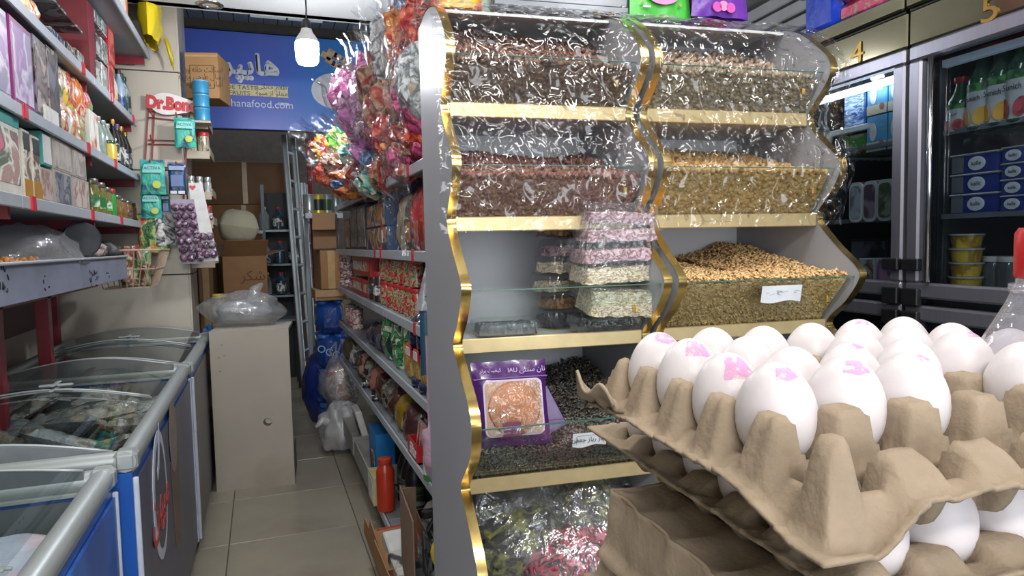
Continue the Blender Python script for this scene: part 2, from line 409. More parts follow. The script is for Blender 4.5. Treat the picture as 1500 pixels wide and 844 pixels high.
# ================================================================== BULB
bulb = thing('light_bulb', 'big white glowing bulb hanging from a black socket', 'light bulb', tuple(hit(450, 72, 'y', 3.7)))
G().lathe([(.020, -.078), (.046, -.074), (.056, -.055), (.059, .0), (.057, .032), (.046, .046)], 28).build('globe', mat('bulb_glow', '#f4f8ff', .5, emit=320), bulb, smooth='auto')
G().lathe([(.058, .034), (.054, .05), (.03, .085), (.026, .10)], 28).build('collar', mat('bulb_collar', '#cfd2cf', .4), bulb, smooth='auto')
G().lathe([(.024, .098), (.026, .105), (.022, .14), (.012, .15)], 18).build('socket', mat('black_plastic', '#17181a', .4), bulb, smooth='auto')
bz = bulb.location.z
G().tube([(0, 0, .148), (.003, 0, .2), (0, 0, 2.75-bz)], .004, 6).build('cord', mat('black_plastic', '#17181a'), bulb)
# ================================================================== CHEST FREEZERS
steel = mat('freezer_rim', '#a2a8a8', .38, .35, var=.05, scale=8)
blue = mat('freezer_blue', '#1c4f9e', .3, var=.15, scale=3)
glassm = clear('freezer_glass', (.82, .87, .86), .05, .02)
liner = mat('freezer_liner', '#5c6264', .55, var=.1)
def freezer(name, label, y0, y1, xf, xb, h, front_m, end_m, lift=.045):
    t = thing(name, label, 'freezer', ((xf+xb)/2, (y0+y1)/2, 0))
    W = xf-xb; Ln = y1-y0; hb = h-.055
    g = G(); th = .05
    g.box((W/2-th/2, 0, hb/2+.03), (th, Ln, hb-.06)); g.box((-W/2+th/2, 0, hb/2+.03), (th, Ln, hb-.06))
    g.box((0, -Ln/2+th/2, hb/2+.03), (W-2*th, th, hb-.06)); g.box((0, Ln/2-th/2, hb/2+.03), (W-2*th, th, hb-.06)); g.box((0, 0, .10), (W-2*th, Ln-2*th, .08))
    g.build('body', end_m, t)
    G().box((0, 0, .44), (W-2*th-.002, Ln-2*th-.002, .02)).build('inner_floor', liner, t)
    G().box((W/2+.004, 0, hb/2+.02), (.008, Ln-.03, hb-.09), .002).build('front_panel', front_m, t)
    for s in (-1, 1): G().box((W/2+.006, s*(Ln/2-.008), hb/2+.02), (.014, .014, hb-.07), .003).build('corner_trim', mat('trim_white', '#b9c0cf', .4), t)
    g = G()
    g.box((W/2-th-.002, 0, hb/2+.2), (.004, Ln-2*th, hb-.42)); g.box((-W/2+th+.002, 0, hb/2+.2), (.004, Ln-2*th, hb-.42))
    for s in (-1, 1): g.box((0, s*(Ln/2-th-.002), hb/2+.2), (W-2*th, .004, hb-.42))
    G().box((W/2-th/2-.004, 0, hb+.004), (th+.012, Ln-.02, .012), .002).build('rim_plate', steel, t); G().box((-W/2+th/2+.004, 0, hb+.004), (th+.012, Ln-.02, .012), .002).build('rim_plate', steel, t)
    for s in (-1, 1): G().box((0, s*(Ln/2-th/2-.004), hb+.004), (W-2*th, th+.012, .011), .002).build('rim_plate', steel, t)
    lo_ = g.build('inner_liner', liner, t); lo_['kind'] = 'stuff'
    # rounded rim rails
    r = .027
    def rail(p0, p1): 
        return G().tube([p0, p1], r, 12, flat=1.0)
    for nm, p0, p1 in (('front_rail', (W/2-r+.012, -Ln/2, h-r), (W/2-r+.012, Ln/2, h-r)), ('rear_rail', (-W/2+r, -Ln/2, h-r+.01), (-W/2+r, Ln/2, h-r+.01)), ('end_rail', (-W/2, -Ln/2+r, h-r-.002), (W/2, -Ln/2+r, h-r-.002)), ('end_rail', (-W/2, Ln/2-r, h-r-.002), (W/2, Ln/2-r, h-r-.002))):
        rail(p0, p1).build(nm, steel, t, smooth='auto')
    for s in (-1, 1): G().box((W/2-r+.012, s*(Ln/2-r+.002), h-r), (2*r+.003, 2*r+.003, 2*r+.002), .012).build('rail_corner', steel, t)
    # two bowed sliding lids with thin metal edges
    for k in (0, 1):
        ya = -Ln/2+.05 if k == 0 else -.02; yb = .02 if k == 0 else Ln/2-.05; dz = .004+.014*k
        def f(u, v): x = -W/2+.05+(W-.10)*u; return (x, ya+(yb-ya)*v, h-.012+dz+lift*math.sin(math.pi*u))
        gl = G().grid(14, 2, f).build('glass_lid', glassm, t, smooth=True)
        for ye in (ya, yb): G().tube([f(u/12, 0 if ye == ya else 1) for u in range(13)], .0035, 6).build('lid_edge', steel, gl, smooth=True)
        if True:
            yc = (-Ln/2+.045) if k == 0 else (Ln/2-.045)
            pl_ = [(-W/2+.05+(W-.10)*u/16, h-.014+dz+lift*math.sin(math.pi*u/16)) for u in range(17)]
            G().prism([(-W/2+.05, h-.03)]+pl_+[(W/2-.05, h-.03)], 'y', yc-.006, yc+.006).build('end_cap', mat('cap_grey', '#6d7376', .4, .2), t)
        hz = G(); hz.box((W*.05, (yb-.03) if k == 0 else (ya+.03), h+dz+lift*.93), (.10, .018, .008), .003); hz.box((W*.05, (yb-.03) if k == 0 else (ya+.03), h+dz+lift*.93+.005), (.014, .09, .006), .002)
        hz.build('lid_handle', steel, gl)
    for sx in (-1, 1):
        for sy in (-1, 1): G().lathe([(.025, 0), (.03, .01), (.03, .06)], 10, (sx*(W/2-.08), sy*(Ln/2-.1), 0)).build('foot', mat('black_plastic', '#17181a'), t)
    return t
def front_mat(name, base, accent):
    m, nt, out = newmat(name); L = nt.links.new
    p_ = nd(nt, 'BsdfPrincipled', Roughness=.32)
    tc = nd(nt, 'TexCoord'); mp = nd(nt, 'Mapping'); mp.inputs['Scale'].default_value = (1, 4.5, 1.2); L(tc.outputs['Object'], mp.inputs[0])
    nz = nd(nt, 'TexNoise', Scale=1.3, Detail=4.0, Distortion=.8); L(mp.outputs[0], nz.inputs['Vector'])
    mr = nd(nt, 'MapRange'); mr.inputs[1].default_value = .5; mr.inputs[2].default_value = .68; L(nz.outputs[0], mr.inputs[0])
    c = mixc(nt, mr.outputs[0], lin(base), lin(accent)); L(c, p_.inputs['Base Color']); L(p_.outputs[0], out.inputs[0]); return m
XB = -1.08
fz1 = freezer('chest_freezer', 'blue chest freezer with clear lid at the lower left, nearest of three', .78, 1.94, -.378, XB, .862, front_mat('front_blue_a', '#20468f', '#2d64b4'), blue, .03)
fz2 = freezer('chest_freezer', 'long chest freezer with dark printed front bearing a red oval emblem', 1.955, 3.385, -.335, XB, .885, front_mat('front_navy', '#333c60', '#484c60'), blue, .05)
fz3 = freezer('chest_freezer', 'farthest chest freezer, grey front, touching the tiled pillar', 3.40, 4.61, -.325, XB, .885, front_mat('front_grey', '#46494f', '#5d5c5c'), blue, .05)
# oval emblem on the middle freezer's front, and the long pale wafer-cone picture beside it
xw = (-.335-XB)/2+.0085
er = mat('emblem_ring', '#c9cedb', .4); ed = mat('emblem_ground', '#4c5064', .4); em = mat('emblem_red', '#b5352e', .4)
cy = hit(230, 722, 'x', -.335).y-(1.955+3.385)/2
def oval(rx, rz, n=40): return [(math.cos(2*math.pi*i/n)*rx, math.sin(2*math.pi*i/n)*rz) for i in range(n)]
zc = hit(230, 725, 'x', -.335).z
G().prism([(cy+x, zc+z) for x, z in oval(.145, .20)], 'x', xw, xw+.002).build('emblem_ring', er, fz2)
G().prism([(cy+x, zc+z) for x, z in oval(.112, .166)], 'x', xw+.0022, xw+.003).build('emblem_ground', ed, fz2)
text(fa('میهن'), .17, em, fz2, 'emblem_lettering', (xw+.0035, cy, zc-.02), (R(90), 0, R(90)), bold=.002)
G().prism([(cy-.05, zc+.06), (cy-.01, zc+.09), (cy+.03, zc+.17), (cy+.02, zc+.22), (cy-.02, zc+.12), (cy-.06, zc+.09)], 'x', xw+.0032, xw+.004).build('emblem_spoon', er, fz2)
cone = mat('printed_cone', '#6e5a4c', .4, var=.3, scale=12); cream2 = mat('printed_cream', '#8d8078', .4, var=.15)
cc = cy+.36
G().prism([(cc-.06, zc-.3), (cc+.06, zc-.32), (cc+.12, zc+.0), (cc-.10, zc+.02)], 'x', xw, xw+.0015).build('printed_cone', cone, fz2)
G().prism([(cc+x, zc+.09+z) for x, z in oval(.10, .13)], 'x', xw+.0017, xw+.0025).build('printed_cream', cream2, fz2)
G().box((xw, (1.965-3.385)/2*-1*0-.55, .25), (.002, .02, .1)).build('drain_mark', er, fz2) if False else None
# packets and wire dividers inside the freezers
wire = mat('basket_wire', '#8d9494', .35, .7)
fcl = [pmat('frozen_pack_a', ['#4f5a62', '#7f8486', '#a39f97', '#57504b'], 9, .2, bump=.5, coat=.5, smooth=True), pmat('frozen_pack_b', ['#6a5c4e', '#99917f', '#5d666b', '#858b8c'], 9, .2, bump=.5, coat=.5, smooth=True), pmat('frozen_pack_c', ['#4e5550', '#858d86', '#a09b90', '#454d46'], 9, .2, bump=.5, coat=.5, smooth=True), pmat('frozen_pack_d', ['#b9b5b1', '#c9c4c0', '#b5a4ac', '#a9b0c0'], 5, .3, bump=.2, smooth=True)]
def pillow(w_, l_, h_, seed, nu=14, nv=14, wr=.012):
    g = G()
    for sg in (1, -1):
        def f(u, v, sg=sg):
            x, y = (u-.5)*2, (v-.5)*2
            e = max(0, (1-x**4)*(1-y**4))**.6
            wz = noise.noise((x*2.2+seed, y*2.2, sg*3.1))*wr + ridge(x*3+seed, y*3, sg)*wr*.6*e
            return (x*w_/2*(1+.03*math.sin(7*y+seed)), y*l_/2*(1+.03*math.sin(6*x+seed)), sg*h_/2*e+(wz if 0 < u < 1 and 0 < v < 1 else 0))
        g.grid(nu, nv, f)
        if sg < 0: g.f[-(nu-1)*(nv-1):] = [q[::-1] for q in g.f[-(nu-1)*(nv-1):]]
    return g
protos = [pillow(.17, .24, .06, s).build('frozen_packet', fcl[s], None, smooth=True) for s in range(4)]
used = [False]*4
def lay(k, loc, rot, label, group, sc=(1, 1, 1)):
    o = protos[k] if not used[k] else protos[k].copy()
    if used[k]: COL.objects.link(o)
    used[k] = True; o.location = loc; o.rotation_euler = rot; o.scale = sc
    tag(o, label, 'packet', group); return o
rr = random.Random(3)
for k in range(24):
    lay(k % 3, (-.46-.15*(k % 4)-.02*rr.random(), 2.10+.22*(k//4)+.02*rr.random(), .70+.05*rr.random()+.03*(k % 2)), (R(rr.uniform(-25, 25)), R(rr.uniform(-25, 25)), rr.uniform(0, 3)), 'frozen packet in the emblem freezer, %s row from near, %s from front' % (ORD[k//4], ORD[k % 4]), 'frozen packets in the emblem freezer')
for k in range(8):
    lay((k+1) % 3, (-.55-.22*(k % 2), 3.55+.24*(k//2), .66), (R(rr.uniform(-15, 15)), R(rr.uniform(-15, 15)), rr.uniform(0, 3)), 'frozen packet in the farthest freezer, %s row, %s from its front' % (ORD[k//2], ORD[k % 2]), 'frozen packets in the farthest freezer')
for k in range(8):
    lay(3, (-.50-.24*(k % 2), .98+.23*(k//2), .74+.02*(k % 2)), (R(rr.uniform(-8, 8)), R(rr.uniform(-8, 8)), rr.uniform(-.4, .4)), 'pale frozen packet in the nearest freezer, %s row, %s from its front' % (ORD[k//2], ORD[k % 2]), 'pastel packets in the nearest freezer', (1.4, 1.05, .8))
for fzi, (y0, y1) in ((fz2, (1.955, 3.385)), (fz1, (.78, 1.94))):
    g = G(); Ln = y1-y0
    for q in np.linspace(-Ln/2+.1, Ln/2-.1, 22): g.tube([(-.3, q, .70), (.3, q, .70)], .0022, 4) if int(q*40) % 3 == 0 else g.tube([(.26, q, .55), (.26, q, .74)], .0022, 4)
    for x in (-.28, -.02, .26): g.tube([(x, -Ln/2+.08, .74), (x, Ln/2-.08, .74)], .003, 4)
    g.build('wire_basket', wire, fzi)
# ================================================================== WHITE CABINET IN THE AISLE
cm = mat('cabinet_board', '#a79f92', .5, var=.05, scale=4, dirt='#8a8175')
cab = thing('wooden_cabinet', 'pale wooden cabinet standing across the aisle with a round hole', 'cabinet', (-.062, 4.38, 0), R(-6))
CW, CH, CDp = .43, .93, .40
def holed(name, m, th, yoff):
    # front board with a finger hole
    hx, hz, hr = CW*.18, .385, .024
    g = G(); N = 24
    ring = [(hx+hr*math.cos(2*math.pi*i/N), hz+hr*math.sin(2*math.pi*i/N)) for i in range(N)]
    out_ = []
    for i in range(N):
        a = 2*math.pi*i/N; ca, sa = math.cos(a), math.sin(a); ts = []
        if ca > 1e-6: ts.append((CW/2-hx)/ca)
        if ca < -1e-6: ts.append((-CW/2-hx)/ca)
        if sa > 1e-6: ts.append((CH-hz)/sa)
        if sa < -1e-6: ts.append((0-hz)/sa)
        tmin = min(ts); out_.append((hx+ca*tmin, hz+sa*tmin))
    def corner(i):
        a, b = out_[i], out_[(i+1) % N]
        if abs(a[0]-b[0]) > 1e-6 and abs(a[1]-b[1]) > 1e-6: return (CW/2 if max(a[0], b[0]) > CW/2-1e-6 else -CW/2, CH if max(a[1], b[1]) > CH-1e-6 else 0)
        return None
    for y in (0, th):
        for i in range(N):
            c = corner(i); a, b, r1, r2 = out_[i], out_[(i+1) % N], ring[i], ring[(i+1) % N]
            poly = [r1, a]+([c] if c else [])+[b, r2]
            g.add([(q[0], yoff+y, q[1]) for q in poly], [tuple(range(len(poly)))])
    for i in range(N):
        r1, r2 = ring[i], ring[(i+1) % N]; g.add([(r1[0], yoff, r1[1]), (r2[0], yoff, r2[1]), (r2[0], yoff+th, r2[1]), (r1[0], yoff+th, r1[1])], [(0, 1, 2, 3)])
    for (x0, z0, x1, z1) in ((-CW/2, 0, CW/2, 0), (CW/2, 0, CW/2, CH), (CW/2, CH, -CW/2, CH), (-CW/2, CH, -CW/2, 0)):
        g.add([(x0, yoff, z0), (x1, yoff, z1), (x1, yoff+th, z1), (x0, yoff+th, z0)], [(0, 1, 2, 3)])
    return g.build(name, m, cab)
holed('front_board', cm, .018, -CDp/2)
G().box((0, 0, CH-.009), (CW-.002, CDp-.04, .018), .001).build('top_board', cm, cab)
G().box((-CW/2+.009, 0, CH/2), (.018, CDp-.04, CH-.04), .001).build('side_board', cm, cab)
G().box((CW/2-.06, .02, CH*.62), (.018, CDp-.1, CH*.6), .001).build('side_board', cm, cab)
G().box((CW/2-.03, .02, .11), (.05, .16, .19), .003).build('loose_block', mat('grey_block', '#6e6a62', .6), cab)
G().lathe([(.019, -.004), (.019, .0)], 16).build('hole_plug', mat('plug', '#b8b2a4', .6), cab, (CW*.18+.006, -CDp/2+.012, .392), (R(90), 0, 0))
g = G()
for q in ((-.17, .78), (-.165, .70), (-.15, .85), (-.14, .79)): g.box((q[0], -CDp/2-.0005, q[1]), (.012, .001, .003))
g.build('scuff_marks', mat('scuff', '#5b554c', .7), cab)
# ================================================================== WALL SHELVING ON THE LEFT
shelf_m = mat('shelf_grey', '#7b8083', .45, .2, var=.05)
rail_m = mat('price_rail', '#a3a9b2', .35, .1, var=.05)
red_m = mat('shelf_red', '#7e1f2a', .4)
redclip = mat('clip_red', '#b01f2c', .35)
maroon = mat('shelf_back', '#4b161e', .55)
LX = -.66; LB = -1.14
shelf_z = [1.568, 1.843, 2.165, 2.557]
lsh = thing('grocery_shelving', 'long grey wall shelving with red uprights filled with groceries on the left', 'shelves', (0, 0, 0))
G().box((LB+.008, 3.0, 1.95), (.012, 3.2, 1.9)).build('back_board', maroon, lsh)
for z in shelf_z:
    d = LX-.004 if z < 2.5 else -.575
    y0 = 1.3 if z < 2.5 else 3.50
    n = 3 if z < 2.5 else 1; Ls = (4.60-y0)/n
    for k in range(n):
        b = G().box(((d+LB)/2+.02, y0+Ls*(k+.5), z-.016), (d-LB-.04, Ls-.006, .03), .002).build('shelf_board', shelf_m, lsh)
        r_ = G().box((d+.004, y0+Ls*(k+.5), z-.018), (.012, Ls-.004, .04), .003).build('price_rail', rail_m, b)
        G().box((d-.25, y0+Ls*(k+1)-.02, z-.05), (.46, .02, .04)).build('bracket', red_m, b)
for (u, v, z) in ((38, 150, 1.843), (132, 228, 1.843), (172, 262, 1.843), (50, 283, 1.568), (137, 308, 1.568), (179, 317, 1.568), (123, 89, 2.165), (165, 136, 2.165), (196, 168, 2.165)):
    y = hit(u, v, 'x', LX+.012).y
    G().box((LX+.008, y, z-.018), (.010, .035, .046), .002).build('price_clip', redclip, lsh)
for y in (1.9, 2.95, 3.58, 4.5):
    G().box((LB+.03, y, 1.85), (.04, .05, 2.5)).build('upright', red_m, lsh)
for y in (2.95, 3.56): G().box((-.92, y, .99), (.05, .05, .5)).build('leg_post', red_m, lsh)
G().box((-.92, 3.2, 1.22), (.05, 2.7, .05)).build('cross_beam', red_m, lsh)
G().box((-.80, 3.52, 2.35), (.26, .018, .36)).build('side_divider', red_m, lsh)
# two grey metal bins with writing on their fronts
binm = mat('bin_metal', '#8b92a6', .42, .25, var=.12, scale=7, dirt='#777c8c')
pen = mat('black_pen', '#1e1f26', .6)
def bin_(label, y0, y1, x1, h=.118):
    t = thing('metal_bin', label, 'bin', (0, (y0+y1)/2, 1.256))
    L = y1-y0; x0 = -1.12
    G().box(((x0+x1)/2, 0, .004), (x1-x0, L, .008)).build('bottom', binm, t)
    G().box((x1, 0, h/2), (.008, L, h), .002).build('front', binm, t)
    G().box((x1+.004, 0, h-.004), (.022, L, .010), .003).build('front_lip', rail_m, t)
    for s in (-1, 1): G().box(((x0+x1)/2, s*(L/2-.004), h/2), (x1-x0, .008, h-.002)).build('end', binm, t)
    G().box((x0, 0, h/2), (.008, L, h)).build('back', binm, t)
    return t
b1 = bin_('grey metal bin above the nearest freezers, its far end pencilled', 1.5, 3.02, -.655)
b2 = bin_('shorter grey metal bin next to the wire basket', 3.03, 3.98, -.655)
rp = random.Random(5)
def scribble(parent, x, y, z, w_, h_, n, nm='handwriting', m=None, plane='x', r=.0018):
    g = G()
    for k in range(n):
        a, b = y+rp.uniform(-.5, .5)*w_, z+rp.uniform(-.5, .5)*h_
        pts = []
        dx, dz = rp.uniform(-.1, .1)*w_, rp.uniform(-.2, .2)*h_
        for q in range(5):
            s_ = q/4; yy = a+dx*s_*2+math.sin(s_*5+k)*.05*w_; zz = b+dz*s_+math.cos(s_*4+k*2)*.1*h_
            pts.append((x, yy, zz) if plane == 'x' else (yy, x, zz))
        g.tube(pts, r, 4)
    o = g.build(nm, m or pen, parent); o['kind'] = 'stuff'; return o
def rely(u, v, t): q = hit(u, v, 'x', -.651); return q.y-t.location.y, q.z-t.location.z
for t, u, v, w_, h_, n in ((b1, 5, 410, .06, .075, 9), (b1, 68, 415, .06, .045, 4), (b2, 137, 408, .16, .055, 14), (b2, 158, 403, .05, .03, 4)):
    y, z = rely(u, v, t); scribble(t, -.650, y, z, w_, h_, n, r=.0018)
# ================================================================== SHELF GONDOLA RIGHT OF THE AISLE
GX = .505; GB = 1.0
gz = [1.672, 1.375, 1.118, .872, .60, .16]
gon = thing('shelf_gondola', 'grey metal shelf unit of six levels standing along the right of the aisle', 'shelves', (0, 0, 0))
gm = mat('gondola_back', '#3b3436', .6)
GY0, GY1 = 2.06, 4.95
G().box((GB, (GY0+GY1)/2, .95), (.012, GY1-GY0, 1.9)).build('back_board', gm, gon)
for z in gz:
    Ls = (GY1-GY0)/3
    for k in range(3):
        x0 = GX if z > .3 else GX-.02
        b = G().box(((x0+GB)/2, GY0+Ls*(k+.5), z-.014), (GB-x0-.01, Ls-.006, .026), .002).build('shelf_board', shelf_m, gon)
        G().box((x0-.004, GY0+Ls*(k+.5), z-.016), (.010, Ls-.004, .038), .003).build('price_rail', rail_m, b)
for y in (GY0+.01, GY1-.01, 3.4): G().box((GB-.02, y, .95), (.03, .04, 1.9)).build('upright', shelf_m, gon)
G().box((GX+.10, (GY0+GY1)/2, .07), (.02, GY1-GY0, .14)).build('kick_plate', shelf_m, gon)
for (u, v, z) in ((552, 364, 1.375), (560, 358, 1.375), (608, 358, 1.375), (611, 480, 1.118), (500, 470, .872), (602, 270, 1.672)):
    y = hit(u, v, 'x', GX).y
    if GY0 < y < GY1: G().box((GX-.009, y, z-.014), (.006, .03, .046), .002).build('price_clip', redclip, gon)
# ================================================================== DISPLAY STAND WITH GOLD EDGES
prof = catmull([(1.95, 2.0), (1.80, 2.0), (1.66, 1.965), (1.565, 1.90), (1.515, 1.845), (1.525, 1.80), (1.60, 1.722), (1.555, 1.66), (1.485, 1.60), (1.475, 1.565), (1.51, 1.51), (1.56, 1.452), (1.50, 1.385), (1.42, 1.325), (1.405, 1.295), (1.45, 1.235), (1.52, 1.172), (1.46, 1.125), (1.355, 1.06), (1.335, 1.01), (1.365, .95), (1.47, .862), (1.43, .825), (1.335, .76), (1.30, .71), (1.33, .65), (1.44, .56), (1.45, .5), (1.45, .0)], 5)
panel_m = mat('panel_grey_white', '#9a9ca2', .42, var=.03, scale=3)
inner_m = mat('panel_white', '#c9cacd', .42, var=.03, scale=3)
gold = mat('gold_trim', '#efcf86', .20, 1, var=.06, scale=30)
goldbar = mat('gold_bar', '#d6c090', .36, .6, var=.08, scale=25)
tg = clear('tier_glass', (.92, .955, .94), .045, .015)
BZ = [1.722, 1.452, 1.172, .862]
WY = [1.60, 1.56, 1.52, 1.47]
BULGE = [(1.525, 1.825), (1.48, 1.572), (1.408, 1.297), (1.338, 1.015)]
def profy(z):
    best = None
    for (y0, z0), (y1, z1) in zip(prof, prof[1:]):
        if (z0-z)*(z1-z) <= 0 and abs(z1-z0) > 1e-9:
            y = y0+(y1-y0)*(z-z0)/(z1-z0)
            best = y if best is None else min(best, y)
    return best if best is not None else 1.5
def stand(name, label, x0, x1):
    t = thing(name, label, 'display stand', tuple(D((x0+x1)/2, 0, 0)), -DA)
    W = x1-x0
    poly = [(1.95, .0)]+[(y, z) for y, z in prof]
    for s, nm in ((-1, 'side_panel'), (1, 'side_panel')):
        a = s*(W/2-.0085)
        p_ = G().prism(poly, 'x', a-.0085, a+.0085).build(nm, panel_m, t)
        g = G()
        def f(u, v):
            i = u*(len(prof)-1); k = min(int(i), len(prof)-2); fr_ = i-k
            y = prof[k][0]+(prof[k+1][0]-prof[k][0])*fr_; z = prof[k][1]+(prof[k+1][1]-prof[k][1])*fr_
            ty, tz = prof[k+1][0]-prof[k][0], prof[k+1][1]-prof[k][1]; l = math.hypot(ty, tz) or 1
            return (a+(v-.5)*.021, y+tz/l*.0022*(1-abs(v-.5)*.2), z-ty/l*.0022)
        g.grid(len(prof)*2, 3, f)
        g.build('gold_trim', gold, p_, smooth=True)
    wi = W-.036
    G().box((0, 1.935, 1.28), (wi, .012, 1.44)).build('back_panel', inner_m, t)
    G().box((0, 1.935, .27), (wi, .012, .54)).build('back_panel', inner_m, t)
    for z, y in zip(BZ+[.54], WY+[1.45]):
        b = G().box((0, (y+1.93)/2+.006, z-.010), (wi, 1.93-y-.012, .014)).build('tier_board', inner_m, t)
        G().box((0, y+.004, z-.008), (wi, .010, .034 if z > .6 else .03), .002).build('gold_edge', goldbar, b)
    for k, (yb, zb) in enumerate(BULGE):
        y0, z0 = WY[k]+.006, BZ[k]+.01
        g = G(); g.prism([(y0, z0), (yb+.012, zb), (yb+.017, zb), (y0+.005, z0)], 'x', -wi/2, wi/2)
        gl = g.build('front_glass', tg, t)
        G().box((0, yb+.0145, zb+.001), (wi, .005, .002)).build('glass_edge', mat('glass_edge_green', '#3f6b62', .2), gl)
        c = G().box((wi*.40, (y0+yb)/2-.008, (z0+zb)/2), (.010, .012, .018), .002).build('glass_clip', gold, t)
    # thin top closing the stand
    tp = G().prism([(1.95, 1.996), (1.80, 1.996), (1.70, 1.975), (1.70, 1.968), (1.80, 1.988), (1.95, 1.988)], 'x', -wi/2, wi/2).build('top_board', inner_m, t)
    return t
XA0, XA1, XB0, XB1 = .268, .752, .772, 1.283
st1 = stand('display_stand', 'left wavy display stand with gold edges holding clear boxes and a purple bag', XA0, XA1)
st2 = stand('display_stand', 'right wavy display stand with gold edges holding open pumpkin seeds', XB0, XB1)
# ================================================================== SEEDS (nobody could count them)
def quat_rand(n, rs, flat=.6):
    q = rs.normal(size=(n, 4)); q /= np.linalg.norm(q, axis=1)[:, None]
    w_, x, y, z = q.T
    return np.stack([np.stack([1-2*(y*y+z*z), 2*(x*y-z*w_), 2*(x*z+y*w_)], -1), np.stack([2*(x*y+z*w_), 1-2*(x*x+z*z), 2*(y*z-x*w_)], -1), np.stack([2*(x*z-y*w_), 2*(y*z+x*w_), 1-2*(x*x+y*y)], -1)], 1)
def euler_flat(n, rs, tilt):
    a = rs.uniform(0, 2*np.pi, n); tx = rs.normal(0, tilt, n); ty = rs.normal(0, tilt, n)
    def Rm(ax, t):
        c, s = np.cos(t), np.sin(t); M_ = np.zeros((n, 3, 3)); i, j, k = {'x': (0, 1, 2), 'y': (1, 2, 0), 'z': (2, 0, 1)}[ax]
        M_[:, i, i] = 1; M_[:, j, j] = c; M_[:, k, k] = c; M_[:, j, k] = -s; M_[:, k, j] = s; return M_
    return Rm('x', tx) @ Rm('y', ty) @ Rm('z', a)
def seed_shape(kind):
    if kind == 'almond':     # flat pointed seed
        N = 8; rim = [(math.cos(2*math.pi*i/N)*.5*(1.0 if math.cos(2*math.pi*i/N) < .9 else 1.15), math.sin(2*math.pi*i/N)*.5, 0) for i in range(N)]
        V = rim+[(0, 0, .5), (0, 0, -.5)]; F = [(i, (i+1) % N, N) for i in range(N)]+[((i+1) % N, i, N+1) for i in range(N)]
    elif kind == 'round':
        V = []; F = []
        rows = [(-.5, 0), (-.3, .4), (.05, .5), (.35, .35), (.5, 0)]; N = 6
        V.append((0, 0, -.5))
        for z, r in rows[1:-1]: V += [(r*math.cos(2*math.pi*i/N), r*math.sin(2*math.pi*i/N), z) for i in range(N)]
        V.append((0, 0, .5)); last = len(V)-1
        for i in range(N): F.append((0, 1+(i+1) % N, 1+i)); F.append((last, last-N+i, last-N+(i+1) % N))
        for j in range(2):
            for i in range(N): a, b = 1+j*N+i, 1+j*N+(i+1) % N; F += [(a, b, b+N), (a, b+N, a+N)]
    else:                    # needle
        N = 5; V = [(.5, 0, 0)]+[(.12, .5*math.cos(2*math.pi*i/N), .5*math.sin(2*math.pi*i/N)) for i in range(N)]+[(-.5, 0, 0)]
        F = [(0, 1+i, 1+(i+1) % N) for i in range(N)]+[(N+1, 1+(i+1) % N, 1+i) for i in range(N)]
    return np.array(V, float), np.array(F, int)
def seed_mat(name, c1, c2, c3, scale=90):
    return pmat(name, [c1, c2, c1, c3], scale, .55, smooth=True, spec=.3) if False else pmat(name, [c3, c1, c2], scale, .55, smooth=True)
